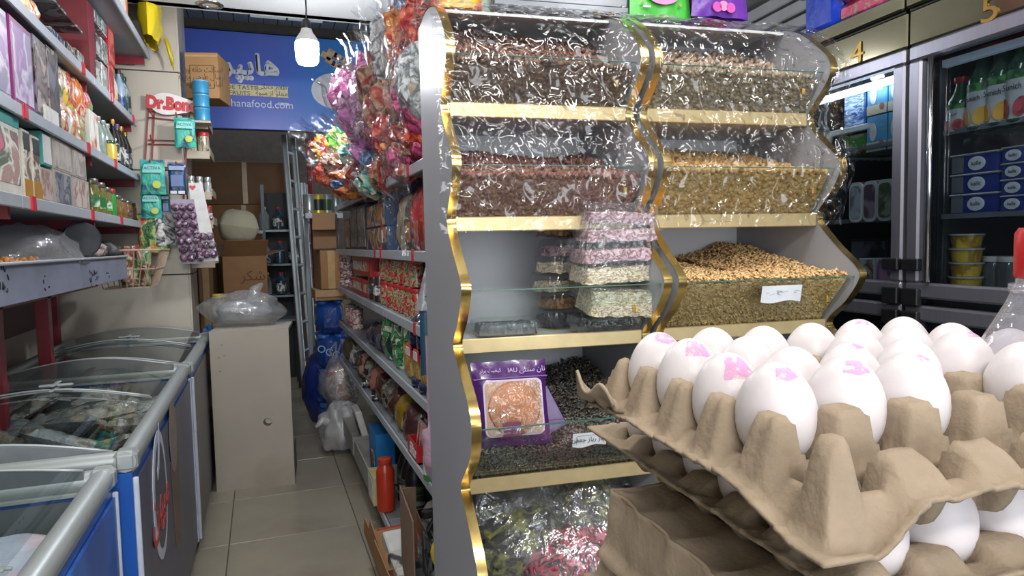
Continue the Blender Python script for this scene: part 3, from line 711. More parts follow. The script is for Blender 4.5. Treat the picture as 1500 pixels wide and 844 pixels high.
def heap(tier, st, top_back, top_front, kind, size, n_top, n_front, m, label, name, seedn, tilt=.45, xr=None, back=1.925, extra=None):
    """a heap filling one tier behind its glass; top_* are heights above the tier board"""
    x0, x1 = (XA0, XA1) if st is st1 else (XB0, XB1)
    W = x1-x0-.04; xc = (x0+x1)/2
    xa, xb = (-W/2, W/2) if xr is None else xr
    rs = np.random.RandomState(seedn)
    yb, zb = BULGE[tier]; y0, z0 = WY[tier]+.016, BZ[tier]+.004
    zf = z0+top_front; yf = y0+(yb+.020-y0)*min(1, top_front/(zb-z0))
    def top(x, y):
        t = (y-yf)/(back-yf); b = (top_back(x/W+.5) if callable(top_back) else top_back)
        s = t*t*(3-2*t)
        return z0+top_front*(1-s)+b*s+.006*np.array([noise.noise((xx*14, yy*14, seedn)) for xx, yy in zip(np.atleast_1d(x), np.atleast_1d(y))])
    g = G()
    NX, NY = 26, 12
    def f(u, v):
        x = xa+(xb-xa)*u
        if v < .35: k = v/.35; return (x, y0+(yf-y0)*k+.010, z0+(zf-z0-.008)*k)
        k = (v-.35)/.65; y = yf+(back-yf)*k+.008*(1-k); return (x, y, float(top(x, y)[0])-.008)
    g.grid(NX, 22, f)
    for xs in (0, 1):
        g.add([f(xs, j/21) for j in range(22)]+[f(xs, 1)[:2]+(z0,)], [tuple(range(23))])
    V0, F0 = seed_shape(kind)
    def cloud(P, rot):
        n = len(P); sc = np.array(size)*rs.uniform(.82, 1.15, (n, 1))
        Vs = np.einsum('nij,nkj->nki', rot, V0[None]*sc[:, None, :])+P[:, None, :]
        Fs = F0[None]+(np.arange(n)*len(V0))[:, None, None]
        return Vs.reshape(-1, 3), Fs.reshape(-1, 3)
    e = max(size)*.5
    X = rs.uniform(xa+e*.6, xb-e*.6, n_top); Y = yf+(back-e*.6-yf-e*.2)*rs.uniform(0, 1, n_top)+e*.2
    Z = top(X, Y)+rs.uniform(-.006, .003, n_top)
    A = cloud(np.stack([X, Y, Z], -1), euler_flat(n_top, rs, tilt))
    parts = [A]
    if n_front:
        X = rs.uniform(xa+e*.6, xb-e*.6, n_front); K = rs.uniform(.03, 1.0, n_front)
        Y = y0+(yf-y0)*K+.008+rs.uniform(0, .006, n_front); Z = z0+(zf-z0)*K
        ang = math.atan2(yf-y0, zf-z0)
        rot = euler_flat(n_front, rs, tilt*.8); c, s = math.cos(R(90)+ang), math.sin(R(90)+ang)
        Rx = np.array([[1, 0, 0], [0, c, -s], [0, s, c]]); parts.append(cloud(np.stack([X, Y, Z], -1), Rx[None] @ rot))
    V = list(g.v); off = 0
    Vn = np.concatenate([p_[0] for p_ in parts]); Fn = []
    for p_ in parts: Fn.append(p_[1]+off); off += len(p_[0])
    Fn = np.concatenate(Fn)
    bf = []
    for q in g.f:
        for i in range(1, len(q)-1): bf.append((q[0], q[i], q[i+1]))
    V = np.concatenate([Vn, np.array(g.v)]); F = np.concatenate([Fn, np.array(bf)+len(Vn)])
    o = npmesh(name, V, F, m); o.location = D(xc, 0, 0); o.rotation_euler = (0, 0, -DA)
    return tag(o, label, 'seeds', kind='stuff')
sm_brown = seed_mat('seeds_brown', '#6b4a40', '#8a6a5c', '#4a302a')
sm_tan = seed_mat('seeds_tan', '#957f6c', '#b09a84', '#5c4a3e')
sm_red = seed_mat('seeds_pink', '#7a4540', '#96685a', '#4e2b2a')
sm_nut = seed_mat('seeds_nut', '#a9834e', '#bf9a66', '#74552f')
sm_pump = seed_mat('seeds_pumpkin', '#c39c69', '#dab884', '#8a643c', 120)
sm_black = seed_mat('seeds_black', '#2b2926', '#7d776c', '#161514', 160)
heap(0, st1, lambda t: .262-.02*t, .095, 'almond', (.021, .013, .006), 900, 1400, sm_brown, 'dark brown seeds filling the top left tier under plastic film', 'brown_seeds', 1, .6)
heap(0, st2, .235, .095, 'almond', (.025, .016, .011), 700, 1000, sm_tan, 'greyish tan almonds filling the top right tier under plastic film', 'tan_almonds', 2, .6)
heap(1, st1, lambda t: .188+.008*np.sin(t*7), .10, 'round', (.012, .010, .013), 1500, 2200, sm_red, 'reddish brown nuts in the second left tier under plastic film', 'red_nuts', 3, .8)
heap(1, st2, lambda t: .218-.02*t, .112, 'round', (.013, .012, .018), 1300, 1900, sm_nut, 'golden roasted nuts in the second right tier under plastic film', 'golden_nuts', 4, .8)
heap(2, st2, lambda t: .165+.02*np.sin(t*9)+.02*(t > .5), .128, 'almond', (.0185, .0095, .0042), 3600, 2400, sm_pump, 'pale tan pumpkin seeds heaped in the open third right tier', 'pumpkin_seeds', 5, .5)
heap(3, st1, lambda t: .09+.10*t, .085, 'needle', (.025, .0068, .005), 2600, 1100, sm_black, 'black striped sunflower seeds beside the purple bag in the low left tier', 'sunflower_seeds', 6, .5)
heap(3, st2, .20, .10, 'needle', (.025, .0068, .005), 1800, 200, sm_black, 'black sunflower seeds showing behind the eggs in the low right tier', 'sunflower_seeds', 7, .5)
# ================================================================== FRIDGES ON THE RIGHT
FXP = 1.70
alu = mat('fridge_aluminium', '#8e8d98', .30, .75, var=.05, scale=3, aniso=(30, 30, .5))
gold_sheet = mat('header_sheet', '#77735f', .16, .9, var=.05, scale=4)
fdark = mat('fridge_inside', '#23282c', .5)
rubber = mat('black_plastic', '#17181a')
fglass = clear('fridge_glass', (.72, .76, .79), .05, .01)
ledm = mat('led_strip', '#e8f4ff', .4, emit=6)
def fridge(label, y0, y1, digit, dpx, lit):
    """front faces -X of the stand frame; y0..y1 along it; two doors stacked"""
    t = thing('display_fridge', label, 'fridge', tuple(D(FXP, (y0+y1)/2, 0)), -DA)
    L = y1-y0; dep = .62; H = 2.095
    for nm, c, d in (('rear_wall', (dep-.02, 0, H/2), (.04, L, H)), ('side_wall', (dep/2+.03, -L/2+.012, H/2), (dep-.10, .022, H-.01)), ('side_wall', (dep/2+.03, L/2-.012, H/2), (dep-.10, .022, H-.01)), ('top_wall', (dep/2, 0, H-.10), (dep-.1, L-.05, .2)), ('base', (dep/2, 0, .10), (dep-.1, L-.05, .2)), ('divider', (dep/2, 0, 1.20), (dep-.1, L-.05, .03))):
        G().box(c, d).build(nm, fdark, t)
    hd = G(); hd.box((-.01, 0, 1.998), (.05, L-.004, .10), .004); hd.box((-.022, 0, 2.078), (.06, L-.004, .05), .006)
    hd.build('header', gold_sheet, t)
    G().box((-.034, 0, 2.050), (.006, L-.01, .006)).build('header_groove', rubber, t)
    q = hitD(*dpx, 'x', FXP-.036)
    text(digit, .09, mat('gold_digit', '#a5854a', .35, 1), t, 'number', (-.0365, q.y-(y0+y1)/2, q.z), (R(90), 0, R(-90)), depth=.0025, sx=1.35)
    for (z0, z1) in ((1.212, 1.945), (.12, 1.190)):
        dr = G(); fw = .045
        dr.box((-.02, 0, z1-fw/2), (.04, L-.01, fw), .006); dr.box((-.02, 0, z0+fw/2), (.04, L-.01, fw), .006)
        dr.box((-.02, -L/2+.005+fw/2, (z0+z1)/2), (.04, fw, z1-z0-2*fw), .006); dr.box((-.02, L/2-.005-fw/2, (z0+z1)/2), (.04, fw, z1-z0-2*fw), .006)
        d_ = dr.build('door', alu, t)
        G().box((-.018, 0, (z0+z1)/2), (.006, L-.01-2*fw, z1-z0-2*fw)).build('glass_pane', fglass, d_)
        gs = G()
        for sy in (-1, 1): gs.box((.004, sy*(L/2-.058), (z0+z1)/2), (.012, .012, z1-z0-2*fw-.01))
        gs.build('gasket', rubber, d_)
        G().tube([(-.046, L/2-.09, z0+.05), (-.046, L/2-.09, z1-.05)], .008, 8).build('handle', mat('steel_bright', '#c3c4ca', .15, 1), d_, smooth=True) if z0 > 1 else None
    for z in (1.20,): 
        for sg in (-1, 1):
            for dz_, hh_ in ((.015, .05), (.11, .035), (-.05, .045)): G().box((-.045, sg*(L/2-.035), z+dz_), (.02, .06, hh_), .003).build('hinge', rubber, t)
    for z in (1.70, 1.455):
        s = G()
        for k in range(14): s.box((.08+.034*k, 0, z-.006), (.005, L-.07, .005))
        s.box((.07, 0, z-.006), (.010, L-.06, .014)); s.build('rack', mat('rack_wire', '#7f878c', .35, .6), t)
    G().box((.035, 0, 1.885), (.02, L-.12, .02)).build('led_strip', ledm if lit else mat('led_weak', '#9fb0c0', .4, emit=.3), t)
    if lit: 
        a_ = bpy.data.lights.new('fridge_tube', 'AREA'); a_.shape = 'RECTANGLE'; a_.size = .05; a_.size_y = L-.14; a_.energy = .5; a_.color = (.85, .95, 1)
        ao = bpy.data.objects.new('fridge_tube', a_); COL.objects.link(ao); ao.parent = t; ao.location = (.06, 0, 1.872); ao.rotation_euler = (0, R(-35), 0); ao['kind'] = 'helper'
    return t
fr4 = fridge('glass-door fridge marked 4, lit inside with blue cartons', 1.672, 2.30, '4', (1256, 79), True)
fr5 = fridge('glass-door fridge marked 5, with juice bottles and blue tubs', 1.0, 1.668, '5', (1451, 15), False)
# ================================================================== KINDS OF GOODS (front faces local -Y, base at z = 0)
def add_box(parent, w_, d, h, body, front=None, side=None, fr=(.8, .8), lid=None, bev=.002):
    G().box((0, 0, h/2), (w_, d, h), bev).build('carton', body, parent)
    if front: G().box((0, -d/2-.0006, h/2), (w_*fr[0], .0016, h*fr[1])).build('front_print', front, parent)
    if side: 
        G().box((-w_/2-.0006, 0, h/2), (.0016, d*fr[0], h*fr[1])).build('side_print', side, parent)
    if lid: G().box((0, 0, h-.002), (w_+.003, d+.003, h*.16), bev).build('lid', lid, parent)
def carton(name, label, cat, loc, rotz, w_, d, h, body, front=None, side=None, group=None, fr=(.8, .8), lid=None, tilt=None):
    t = thing(name, label, cat, loc, rotz, group, rot=tilt); add_box(t, w_, d, h, body, front, side, fr, lid); return t
def jar_parts(t, r, h, body, lid, label=None, n=14, neck=.82, lidh=.16, lb=(.25, .65), sq=1.0):
    hb = h*(1-lidh)
    G().lathe([(r*.86, 0), (r, h*.03), (r, hb*.86), (r*neck, hb), (r*neck, hb+.002)], n, sq=sq).build('jar_body', body, t, smooth='auto')
    G().lathe([(r*(neck+.08), hb), (r*(neck+.1), hb+.002), (r*(neck+.1), h-.003), (r*(neck+.04), h)], n).build('lid', lid, t, smooth='auto')
    if label: G().lathe([(r*1.012, hb*lb[0]), (r*1.012, hb*lb[1])], n, cap=False, sq=sq).build('label_band', label, t, smooth=True)
def bottle_parts(t, r, h, body, cap, label=None, n=14, shoulder=.62, neck=.36, lb=(.15, .5)):
    G().lathe([(r*.8, 0), (r, h*.03), (r, h*shoulder*.96), (r*.93, h*shoulder+.012*h), (r*.62, h*(shoulder+.13)), (r*neck, h*.86), (r*neck, h*.92)], n).build('bottle_body', body, t, smooth='auto')
    G().lathe([(r*neck*1.22, h*.90), (r*neck*1.25, h*.905), (r*neck*1.25, h*.995), (r*neck*1.1, h)], n).build('cap', cap, t, smooth='auto')
    if label: G().lathe([(r*1.012, h*lb[0]), (r*1.012, h*lb[1])], n, cap=False).build('label_band', label, t, smooth=True)
def can_parts(t, r, h, body, rim, label=None, n=16):
    G().lathe([(r*.92, 0), (r, .004), (r, h-.004), (r*.94, h), (r*.9, h-.004), (.001, h-.004)], n, cap=False).build('can_body', body, t, smooth='auto')
    G().lathe([(r*1.01, h-.006), (r*1.02, h-.002), (r*.94, h+.001)], n, cap=False).build('rim', rim, t, smooth='auto')
    if label: G().lathe([(r*1.01, h*.2), (r*1.01, h*.75)], n, cap=False).build('label_band', label, t, smooth=True)
def bag_parts(t, w_, d, h, body, seal=None, label=None, seed=0, lbl=(.6, .45), wr=.006, win=None):
    """standing pillow bag with crimped top"""
    g = G(); NU, NV = 18, 14
    for sg in (-1, 1):
        def f(u, v, sg=sg):
            x = (u-.5)*2; z = v
            th = d/2*(max(0, 1-x**4)**.5)*(math.sin(math.pi*min(1, .12+.88*z))**.55 if z < .999 else 0.02)
            th *= .9 if z > .02 else .8
            wz = (noise.noise((x*2.5+seed, z*4, sg))*wr+ridge(x*2+seed, z*3, sg)*wr*.5) if 0 < u < 1 else 0
            return (x*w_/2*(1-.05*math.sin(math.pi*z)), sg*max(th, .001)+wz, z*h+.006*noise.noise((x*2, seed, z)))
        b0 = len(g.f); g.grid(NU, NV, f)
        if sg > 0: g.f[b0:] = [q[::-1] for q in g.f[b0:]]
    g.build('bag_body', body, t, smooth=True)
    if seal:
        g = G(); g.grid(20, 3, lambda u, v: ((u-.5)*w_*.98, .003*math.sin(u*60)*.6, h*(.97+.09*v))); g.build('top_seal', seal, t, smooth=True)
    if label:
        lw, lh = lbl
        def fl(u, v):
            x = (u-.5)*lw*2; z = .5+(v-.5)*lh
            th = d/2*(max(0, 1-x**4)**.5)*(math.sin(math.pi*min(1, .12+.88*z))**.55)*.9
            return (x*w_/2, -th-.007, z*h)
        G().grid(8, 8, fl).build('label_print', label, t, smooth=True)
def blob(rx, ry, rz, seed, amp=.18, nu=24, nv=16, fr=2.2, base=None, crease=.5):
    """crumpled sack / plastic bag"""
    g = G()
    def f(u, v):
        a, b = 2*math.pi*u, math.pi*(v-.5)
        n_ = Vector((math.cos(b)*math.cos(a), math.cos(b)*math.sin(a), math.sin(b)))
        k = 1+amp*(noise.noise(n_*fr+Vector((seed, 0, 0)))+crease*ridge(n_.x*fr*1.6+seed, n_.y*fr*1.6, n_.z*fr*1.6))
        p = Vector((n_.x*rx*k, n_.y*ry*k, n_.z*rz*k))
        if base is not None and p.z < base: p.z = base+.02*(p.z-base)
        return tuple(p)
    g.grid(nu, nv, f, closeu=True); return g
BK = mat('black_plastic', '#17181a'); WHT = mat('white_card', '#c4c4c0', .5); GLD = mat('gold_cap', '#b3913f', .3, .7); 
RDL = mat('red_lid', '#a6242b', .35); BRN = mat('cardboard', '#8a6a4a', .75, var=.1, scale=10, bump=.05); 
PI2 = R(90)
# ================================================================== GOODS ON THE LEFT WALL SHELVING (front faces +X)
def yL(u, v, x=-.675): return hit(u, v, 'x', x)
def left_item(u0, v0, u1, v1, z, depth, off=0.0, maxh=None):
    a, b = yL(u0, v0, LX-.012-off), yL(u1, v1, LX-.012-off)
    h = (a.z+b.z)/2-z
    if maxh: h = min(h, maxh)
    return (a.y+b.y)/2, abs(b.y-a.y), h, LX-.012-off-depth/2
def lbox(name, label, cat, q, z, depth, body, front, side=None, off=0.0, group=None, fr=(.84, .86), lid=None, dy=0, maxh=None):
    y, w_, h, x = left_item(*q, z, depth, off, maxh)
    return carton(name, label, cat, (x, y+dy, z), PI2, w_-.004, depth, h, body, front, side, group, fr, lid)
z1, z2, z3, z4 = 2.165, 1.843, 1.568, 2.557
silver = mat('silver_card', '#b9b7c2', .3, .3); purple = mat('purple_card', '#7b1d63', .35); lav = pmat('lavender_print', ['#b7a2c4', '#8e6aa2', '#d3c9da', '#8a86a0'], 9, .3, smooth=True)
greyp = pmat('grey_print', ['#3c4044', '#767c80', '#1f2225', '#a0a4a6'], 14, .3)
dkp = pmat('dark_print', ['#2a2428', '#57504c', '#1a1a1e', '#6c6f7c'], 10, .35); brownp = pmat('brown_print', ['#5a4a44', '#7d6a60', '#3d3230', '#a89a90'], 14, .35)
# second shelf
lbox('gift_box', 'silver boxed set, nearest item on the second left shelf', 'box', (-12, -4, 9, 22), z2, .26, silver, lav, silver)
lbox('gift_box', 'tall purple and lavender boxed set with pale cup shapes', 'box', (12, 18, 45, 50), z2, .26, purple, lav, purple, off=-.006)
lbox('drink_carton', 'tall dark brown and black carton beside the purple box', 'box', (47, 52, 66, 62), z2, .12, dkp, brownp, dkp, off=-.004)
lbox('drink_carton', 'narrow brown carton in a white tray, second shelf', 'box', (67, 66, 84, 78), z2, .12, brownp, dkp, brownp)
lbox('card_tray', 'low white open card tray under the brown carton', 'tray', (66, 152, 86, 166), z2, .10, WHT, None, off=-.012)
bc = [pmat('snack_'+k, c, 13, .25, bump=.25, bscale=30) for k, c in (('a', ['#c9c9b4', '#3c7a4a', '#b6385a', '#e0ddd0']), ('b', ['#caa56a', '#c22f4a', '#dcd6c4', '#6a8a4c']), ('c', ['#e0b72f', '#dccdb0', '#b4343a', '#e6c65a']), ('d', ['#d98434', '#b5413c', '#e3c9a8', '#c96a2c']), ('e', ['#5d8fc4', '#c9cfd6', '#c24a52', '#7a9a5a']), ('f', ['#9a6aa0', '#d1ccd4', '#a24a3a', '#c9b08a']), ('g', ['#b5a184', '#cf5648', '#9aa67a', '#d9d2c0']), ('h', ['#c8beb0', '#8d9f6e', '#a86a52', '#d5d0c2']))]
WSEAL = mat('clear_seal', '#b9bcb6', .3)
def lbag(label, q, z, depth, m, off=0, seed=0, group=None, lab=None):
    y, w_, h, x = left_item(*q, z, depth, off)
    t = thing('snack_bag', label, 'snack bag', (x, y, z), PI2, group); bag_parts(t, w_, depth, h*.93, m, WSEAL, lab, seed, wr=.008); return t
gb = 'bags on the second left shelf'
def lrow(q, z_bot): return q
ybase = z2
tops = [((72, 70), (88, 84), 0, 'white and green'), ((84, 80), (99, 92), 1, 'cream and pink'), ((97, 88), (115, 102), 2, 'yellow'), ((114, 102), (130, 116), 3, 'orange'), ((129, 122), (140, 132), 4, 'white and blue')]
bots = [((80, 124), (94, 133), 4, 'blue and white'), ((93, 131), (106, 141), 5, 'violet and red'), ((105, 140), (118, 150), 6, 'tan and red'), ((117, 148), (130, 158), 7, 'pale green and brown')]
for k, (p0, p1, m, nm) in enumerate(bots):
    lbag('%s packet in the lower layer of bags on the second left shelf' % nm, (*p0, *p1), z2, .09, bc[m], 0, k)
zb = z2+.125
for k, (p0, p1, m, nm) in enumerate(tops):
    y, w_, h, x = left_item(*p0, *p1, zb, .09)
    t = thing('snack_bag', '%s packet in the upper layer of bags on the second left shelf' % nm, 'snack bag', (x, y, zb), PI2); bag_parts(t, w_, .09, max(.08, h*.95), bc[m], WSEAL, None, k+9, wr=.008)
lbox('biscuit_box', 'white and red box right of the stacked packets, second shelf', 'box', (130, 160, 143, 168), z2, .10, WHT, pmat('wr', ['#d0cfcc', '#b43b3a', '#c9b59a', '#dadad6'], 12))
grn = mat('green_glass', '#2f4a30', .12, coat=.6); clr = mat('pale_glass', '#87968c', .12, coat=.6, var=.3); yel = mat('yellow_pack', '#c8ad2c', .35); wbl = pmat('wb_label', ['#c9cbc8', '#2d3033', '#d9dad6', '#3a3f44'], 16, .4)
def lround(kind, name, label, cat, u, v, z, r, h, mats_, off=.03, group=None, **k):
    p_ = yL(u, v, LX-off-r); t = thing(name, label, cat, (LX-off-r, p_.y, z), PI2, group)
    {'jar': jar_parts, 'bottle': bottle_parts, 'can': can_parts}[kind](t, r, h, *mats_, **k); return t
for k, (u, nm) in enumerate(((143, 'nearest'), (150, 'middle'), (156, 'farthest'))):
    lround('bottle', 'glass_bottle', '%s of three clear ribbed glass bottles on the second left shelf' % nm, 'bottle', u, 190, z2, .036, .215, (clr, mat('silver_cap', '#a5aaa8', .3, .6)), group='ribbed glass bottles')
lround('jar', 'lemon_pack', 'yellow and green lemon pack at the front of the second left shelf', 'jar', 160, 225, z2, .035, .11, (yel, grn), off=.0)
for k, u in enumerate((165, 171, 177, 183, 189, 194)):
    lround('bottle', 'syrup_bottle', '%s dark bottle with gold cap and white label, from the near end' % ORD[k], 'bottle', u, 200, z2, .033, .262-.006*(k % 2), (mat('dark_glass', '#22201f', .12, coat=.6), GLD if k != 1 else mat('purple_cap', '#6a4a86', .4), wbl), group='gold-capped bottles')
# third shelf
teal = mat('teal_lid', '#2f9a94', .35); creamp = pmat('cream_print', ['#c9c6ba', '#a98c86', '#d8d6cc', '#5b6a5c', '#c76a86'], 8, .35, smooth=False)
t = lbox('food_processor_box', 'large cream box with teal top bearing a pink badge', 'box', (-22, 150, 27, 186), z3, .30, mat('cream_card', '#c2bfb4', .45), creamp, mat('teal_side', '#3c8f8a', .4), fr=(.9, .7), lid=teal)
t = lbox('storage_box', 'small teal box lying on the large cream box', 'box', (-20, 142, 16, 160), z3+.245, .22, teal, None, off=.02, maxh=.065)
for k, q in enumerate(((30, 184, 43, 196), (44, 194, 57, 205))):
    y, w_, h, x = left_item(*q, z3, .18)
    t = thing('coffee_box', ('nearer' if k == 0 else 'farther')+' of two tall white boxes with dark pictures and amber foot', 'box', (x, y, z3), PI2, 'white and amber coffee boxes')
    add_box(t, w_-.004, .18, h, mat('cream_card', '#c2bfb4', .45), pmat('coffee_print', ['#b4aca0', '#5f4d40', '#cfcac0', '#7d6656'], 16, .35), mat('cream_card', '#c2bfb4'), (.8, .9))
    G().box((0, -.0905, h*.14), (w_*.9, .003, h*.28)).build('amber_band', mat('amber', '#a8761f', .4), t)
    G().box((0, -.0905, h*.83), (w_*.75, .003, h*.25)).build('dark_picture', mat('dark_card', '#2b2a2a', .4), t)
gb1 = pmat('taupe_print', ['#a39a93', '#8b7f78', '#b9b3ac', '#978c84'], 9, .35, smooth=True); gb2 = pmat('slate_print', ['#4a4d58', '#70747e', '#3a3c46', '#8b8d94'], 13, .3); gb3 = pmat('rose_print', ['#a9958d', '#c0b2aa', '#8d6a60', '#b7aaa2'], 11, .35)
tealside = mat('teal_side', '#3c8f8a', .4)
rowsb = [((58, 236), (76, 246), .115, 'low patterned box left of the slate box', gb3), ((77, 242), (104, 256), .125, 'dark slate printed box in the lower row', gb2), ((105, 256), (130, 268), .125, 'rose beige box at the far end of the lower row', gb3)]
for p0, p1, hh, nm, m in rowsb: lbox('tableware_box', nm, 'box', (*p0, *p1), z3, .24, mat('taupe_card', '#9d948c', .45), m, mat('taupe_card', '#9d948c'), maxh=hh)
rowst = [((60, 192), (74, 198), 'white box with teal edge on the upper row of boxes', WHT), ((75, 196), (104, 212), 'pale box with wavy taupe print on the upper row', gb1), ((105, 212), (125, 226), 'plain taupe box at the far end of the upper row', gb1)]
for k, (p0, p1, nm, m) in enumerate(rowst): lbox('tableware_box', nm, 'box', (*p0, *p1), z3+.125, .24, tealside if k == 0 else mat('taupe_card', '#9d948c', .45), m, mat('taupe_card', '#9d948c'))
pk = mat('pickle_jar', '#6d6a34', .15, coat=.6, var=.35, scale=40); pk2 = mat('brown_jar', '#7c5a2e', .15, coat=.6, var=.35, scale=40); glb = pmat('green_label', ['#2f8a3a', '#3fa84a', '#cfd8c8', '#2a6a34'], 12, .4)
lidm = mat('jar_lid', '#6b675c', .3, .5)
jr = [(133, .034, .165, pk, glb), (143, .036, .16, pk, glb), (153, .030, .148, pk, glb), (160, .030, .15, mat('green_jar', '#2f8f3e', .25), None), (167, .034, .128, pk2, None), (175, .034, .12, pk2, None), (183, .033, .118, pk2, brownp), (190, .032, .115, pk2, brownp), (197, .032, .112, pk2, brownp)]
for k, (u, r, h, m, lb_) in enumerate(jr):
    kind = 'tall pickle jar with green label' if k < 3 else ('bright green jar' if k == 3 else 'short amber brown jar')
    lround('jar', 'pickle_jar', '%s, %s from the near end of the third left shelf' % (kind, ORD[k]), 'jar', u, 280, z3, r, h, (m, lidm if k != 3 else RDL, lb_), group='jars on the third left shelf')
# first shelf
foil = pmat('glassware_print', ['#2b3032', '#7f8a8a', '#14181a', '#a9b4b4'], 26, .15, coat=.5)
for k, (p0, p1, lev) in enumerate((((74, 38), (95, 60), 0), ((97, 60), (110, 72), 0), ((111, 70), (123, 82), 0), ((76, 0), (95, 24), 1), ((97, 24), (110, 36), 1), ((111, 36), (121, 46), 1))):
    lbox('glassware_box', 'silver black glassware box, %s in the %s row by the red divider' % (ORD[k % 3], 'lower' if lev == 0 else 'upper'), 'box', (*p0, *p1), z1+.155*lev, .2, greyp, foil, mat('dark_card', '#2b2a2a', .4), maxh=.15, group='glassware boxes near the divider')
lbag('orange and yellow packet over the first left shelf edge', (45, -22, 66, 0), z1, .10, bc[3], -.01, 31)
lbox('cereal_box', 'tall dark red carton just beyond the red divider', 'box', (126, -2, 137, 12), z1, .2, mat('dark_red_card', '#6a1f2c', .4), None, mat('dark_red_card', '#6a1f2c'))
for k, (p0, p1, lev) in enumerate((((138, 84), (147, 92), 0), ((148, 92), (157, 99), 0), ((138, 46), (147, 55), 1), ((148, 56), (157, 64), 1), ((138, 14), (147, 24), 2), ((148, 26), (156, 36), 2))):
    lbox('glassware_box', 'pale silver glassware box, %s column, %s row beyond the red divider' % (['first', 'second'][k % 2], ['lowest', 'middle', 'top'][lev]), 'box', (*p0, *p1), z1+.145*lev, .2, pmat('pale_glass_print', ['#8a9294', '#a9b1b1', '#5a6062', '#b9bfbf'], 22, .2, coat=.4), foil, None, maxh=.14, group='glassware boxes beyond the divider')
for k, lev in enumerate((0, 1)):
    lbox('tea_box', '%s of two stacked bright red slim boxes on the first left shelf' % ['lower', 'upper'][lev], 'box', (158, 88-50*lev, 166, 97-50*lev), z1+.185*lev, .2, mat('bright_red_card', '#b3303a', .4), pmat('red_print', ['#b3303a', '#8a1f2c', '#c76a5a'], 8, .4), None, maxh=.18)
y = yL(168, 120).y
t = thing('snack_bag', 'small red and yellow packet standing near the end of the first shelf', 'snack bag', (LX-.03, y, z1), PI2); bag_parts(t, .10, .05, .16, pmat('red_yellow', ['#b3202e', '#b3202e', '#cdb52f', '#c9c2b4'], 9, .3), None, None, 4)
for k, (u, m) in enumerate(((174, 'blue'), (178, 'green'), (182, 'dark'), (185, 'violet'))):
    lround('bottle', 'cleaner_bottle', 'slim %s bottle at the far end of the first left shelf' % m, 'bottle', u, 130, z1, .032, .25, (pmat('cl_'+m, {'blue': ['#2456a8', '#9fb4c8', '#1f3f7a'], 'green': ['#3f8f6a', '#b9c4b0', '#1f5a4a'], 'dark': ['#23282c', '#9aa0a2', '#3a4046'], 'violet': ['#7a4a86', '#a98fb0', '#5a2f66']}[m], 14, .3), BK), off=.02)
# top shelf end
y = hit(196, 20, 'x', LX).y
t = thing('snack_bag', 'bright yellow big bag hanging over the end of the topmost shelf', 'snack bag', (-.53, 4.42, hit(214, 62, 'y', 4.42).z), PI2)
bag_parts(t, .34, .12, .40, mat('yellow_bag', '#d3bd1c', .3, var=.1, scale=9, bump=.2), mat('yellow_bag2', '#b8a31a', .3), None, 12, wr=.012)
for s in (-1, 1):
    G().tube([(.05*s+.06, -.07, .03), (.07*s+.08, -.085, -.05), (.05*s+.10, -.09, -.11)], [.012, .008, .003], 6).build('corner_tail', mat('yellow_bag2', '#b8a31a'), t, smooth=True)
carton('cereal_box', 'orange and white box on the topmost shelf beside the yellow bag', 'box', (-.67, 3.98, z4), PI2, .30, .14, .34, mat('orange_card', '#c2562a', .4), pmat('ow', ['#c9c4ba', '#c2562a', '#d9d4ca'], 6, .4), mat('orange_card', '#c2562a'))
# in the bins and basket
haze = clear('milky_plastic', (.93, .93, .94), .10, .16, .22, (.75, .76, .78), bump=.6, bscale=16)
pb = hit(95, 350, 'x', -.80)
t = thing('plastic_bag', 'crumpled clear plastic bag lying on the grey metal bins', 'bag', (-.84, 3.0, 1.372)); 
blob(.17, .40, .12, 5, .25, 30, 18, 2.0, -.015).build('bag_film', haze, t, smooth=True)
nutm = seed_mat('bin_nuts', '#b57434', '#c98f55', '#7f4a1f')
rs = np.random.RandomState(8); V0, F0 = seed_shape('round'); n = 500
P = np.stack([rs.uniform(-1.05, -.70, n), rs.uniform(2.15, 2.75, n), 1.362+rs.uniform(0, .016, n)], -1); rot = quat_rand(n, rs)
V = (np.einsum('nij,nkj->nki', rot, (V0*np.array([.016, .016, .026]))[None]*np.ones((n, 1, 1)))+P[:, None]).reshape(-1, 3); F = (F0[None]+(np.arange(n)*len(V0))[:, None, None]).reshape(-1, 3)
tag(npmesh('orange_nuts', V, F, nutm), 'orange brown nuts heaped in the nearest metal bin', 'nuts', kind='stuff')
G().box((-.88, 2.26, 1.33), (.44, 1.4, .05), .01).build('sugar_bed', mat('white_sugar', '#b9b4b8', .7), b1, (0, -2.26, -1.256))
p_ = hit(118, 362, 'x', -.70)
t = thing('metal_scoop', 'round grey tin lid standing on the far end of the near bin', 'tin', (-.70, p_.y, 1.374))  # a round tin lid set on its edge
G().lathe([(.068, 0), (.072, .004), (.072, .03), (.066, .032), (.001, .03)], 24, cap=False).build('tin_body', mat('tin_grey', '#5a5f63', .3, .8), t, (0, .0, .074), (R(90), 0, R(28)))
G().lathe([(.073, -.002), (.076, .0), (.073, .002)], 24, cap=False).build('tin_rim', mat('tin_bright', '#b6bcc0', .2, 1), t, (0, .0, .074), (R(90), 0, R(28)))
dkbag = clear('dark_wrap', (.8, .8, .8), .16, .12, .1, bump=.8, bscale=22)
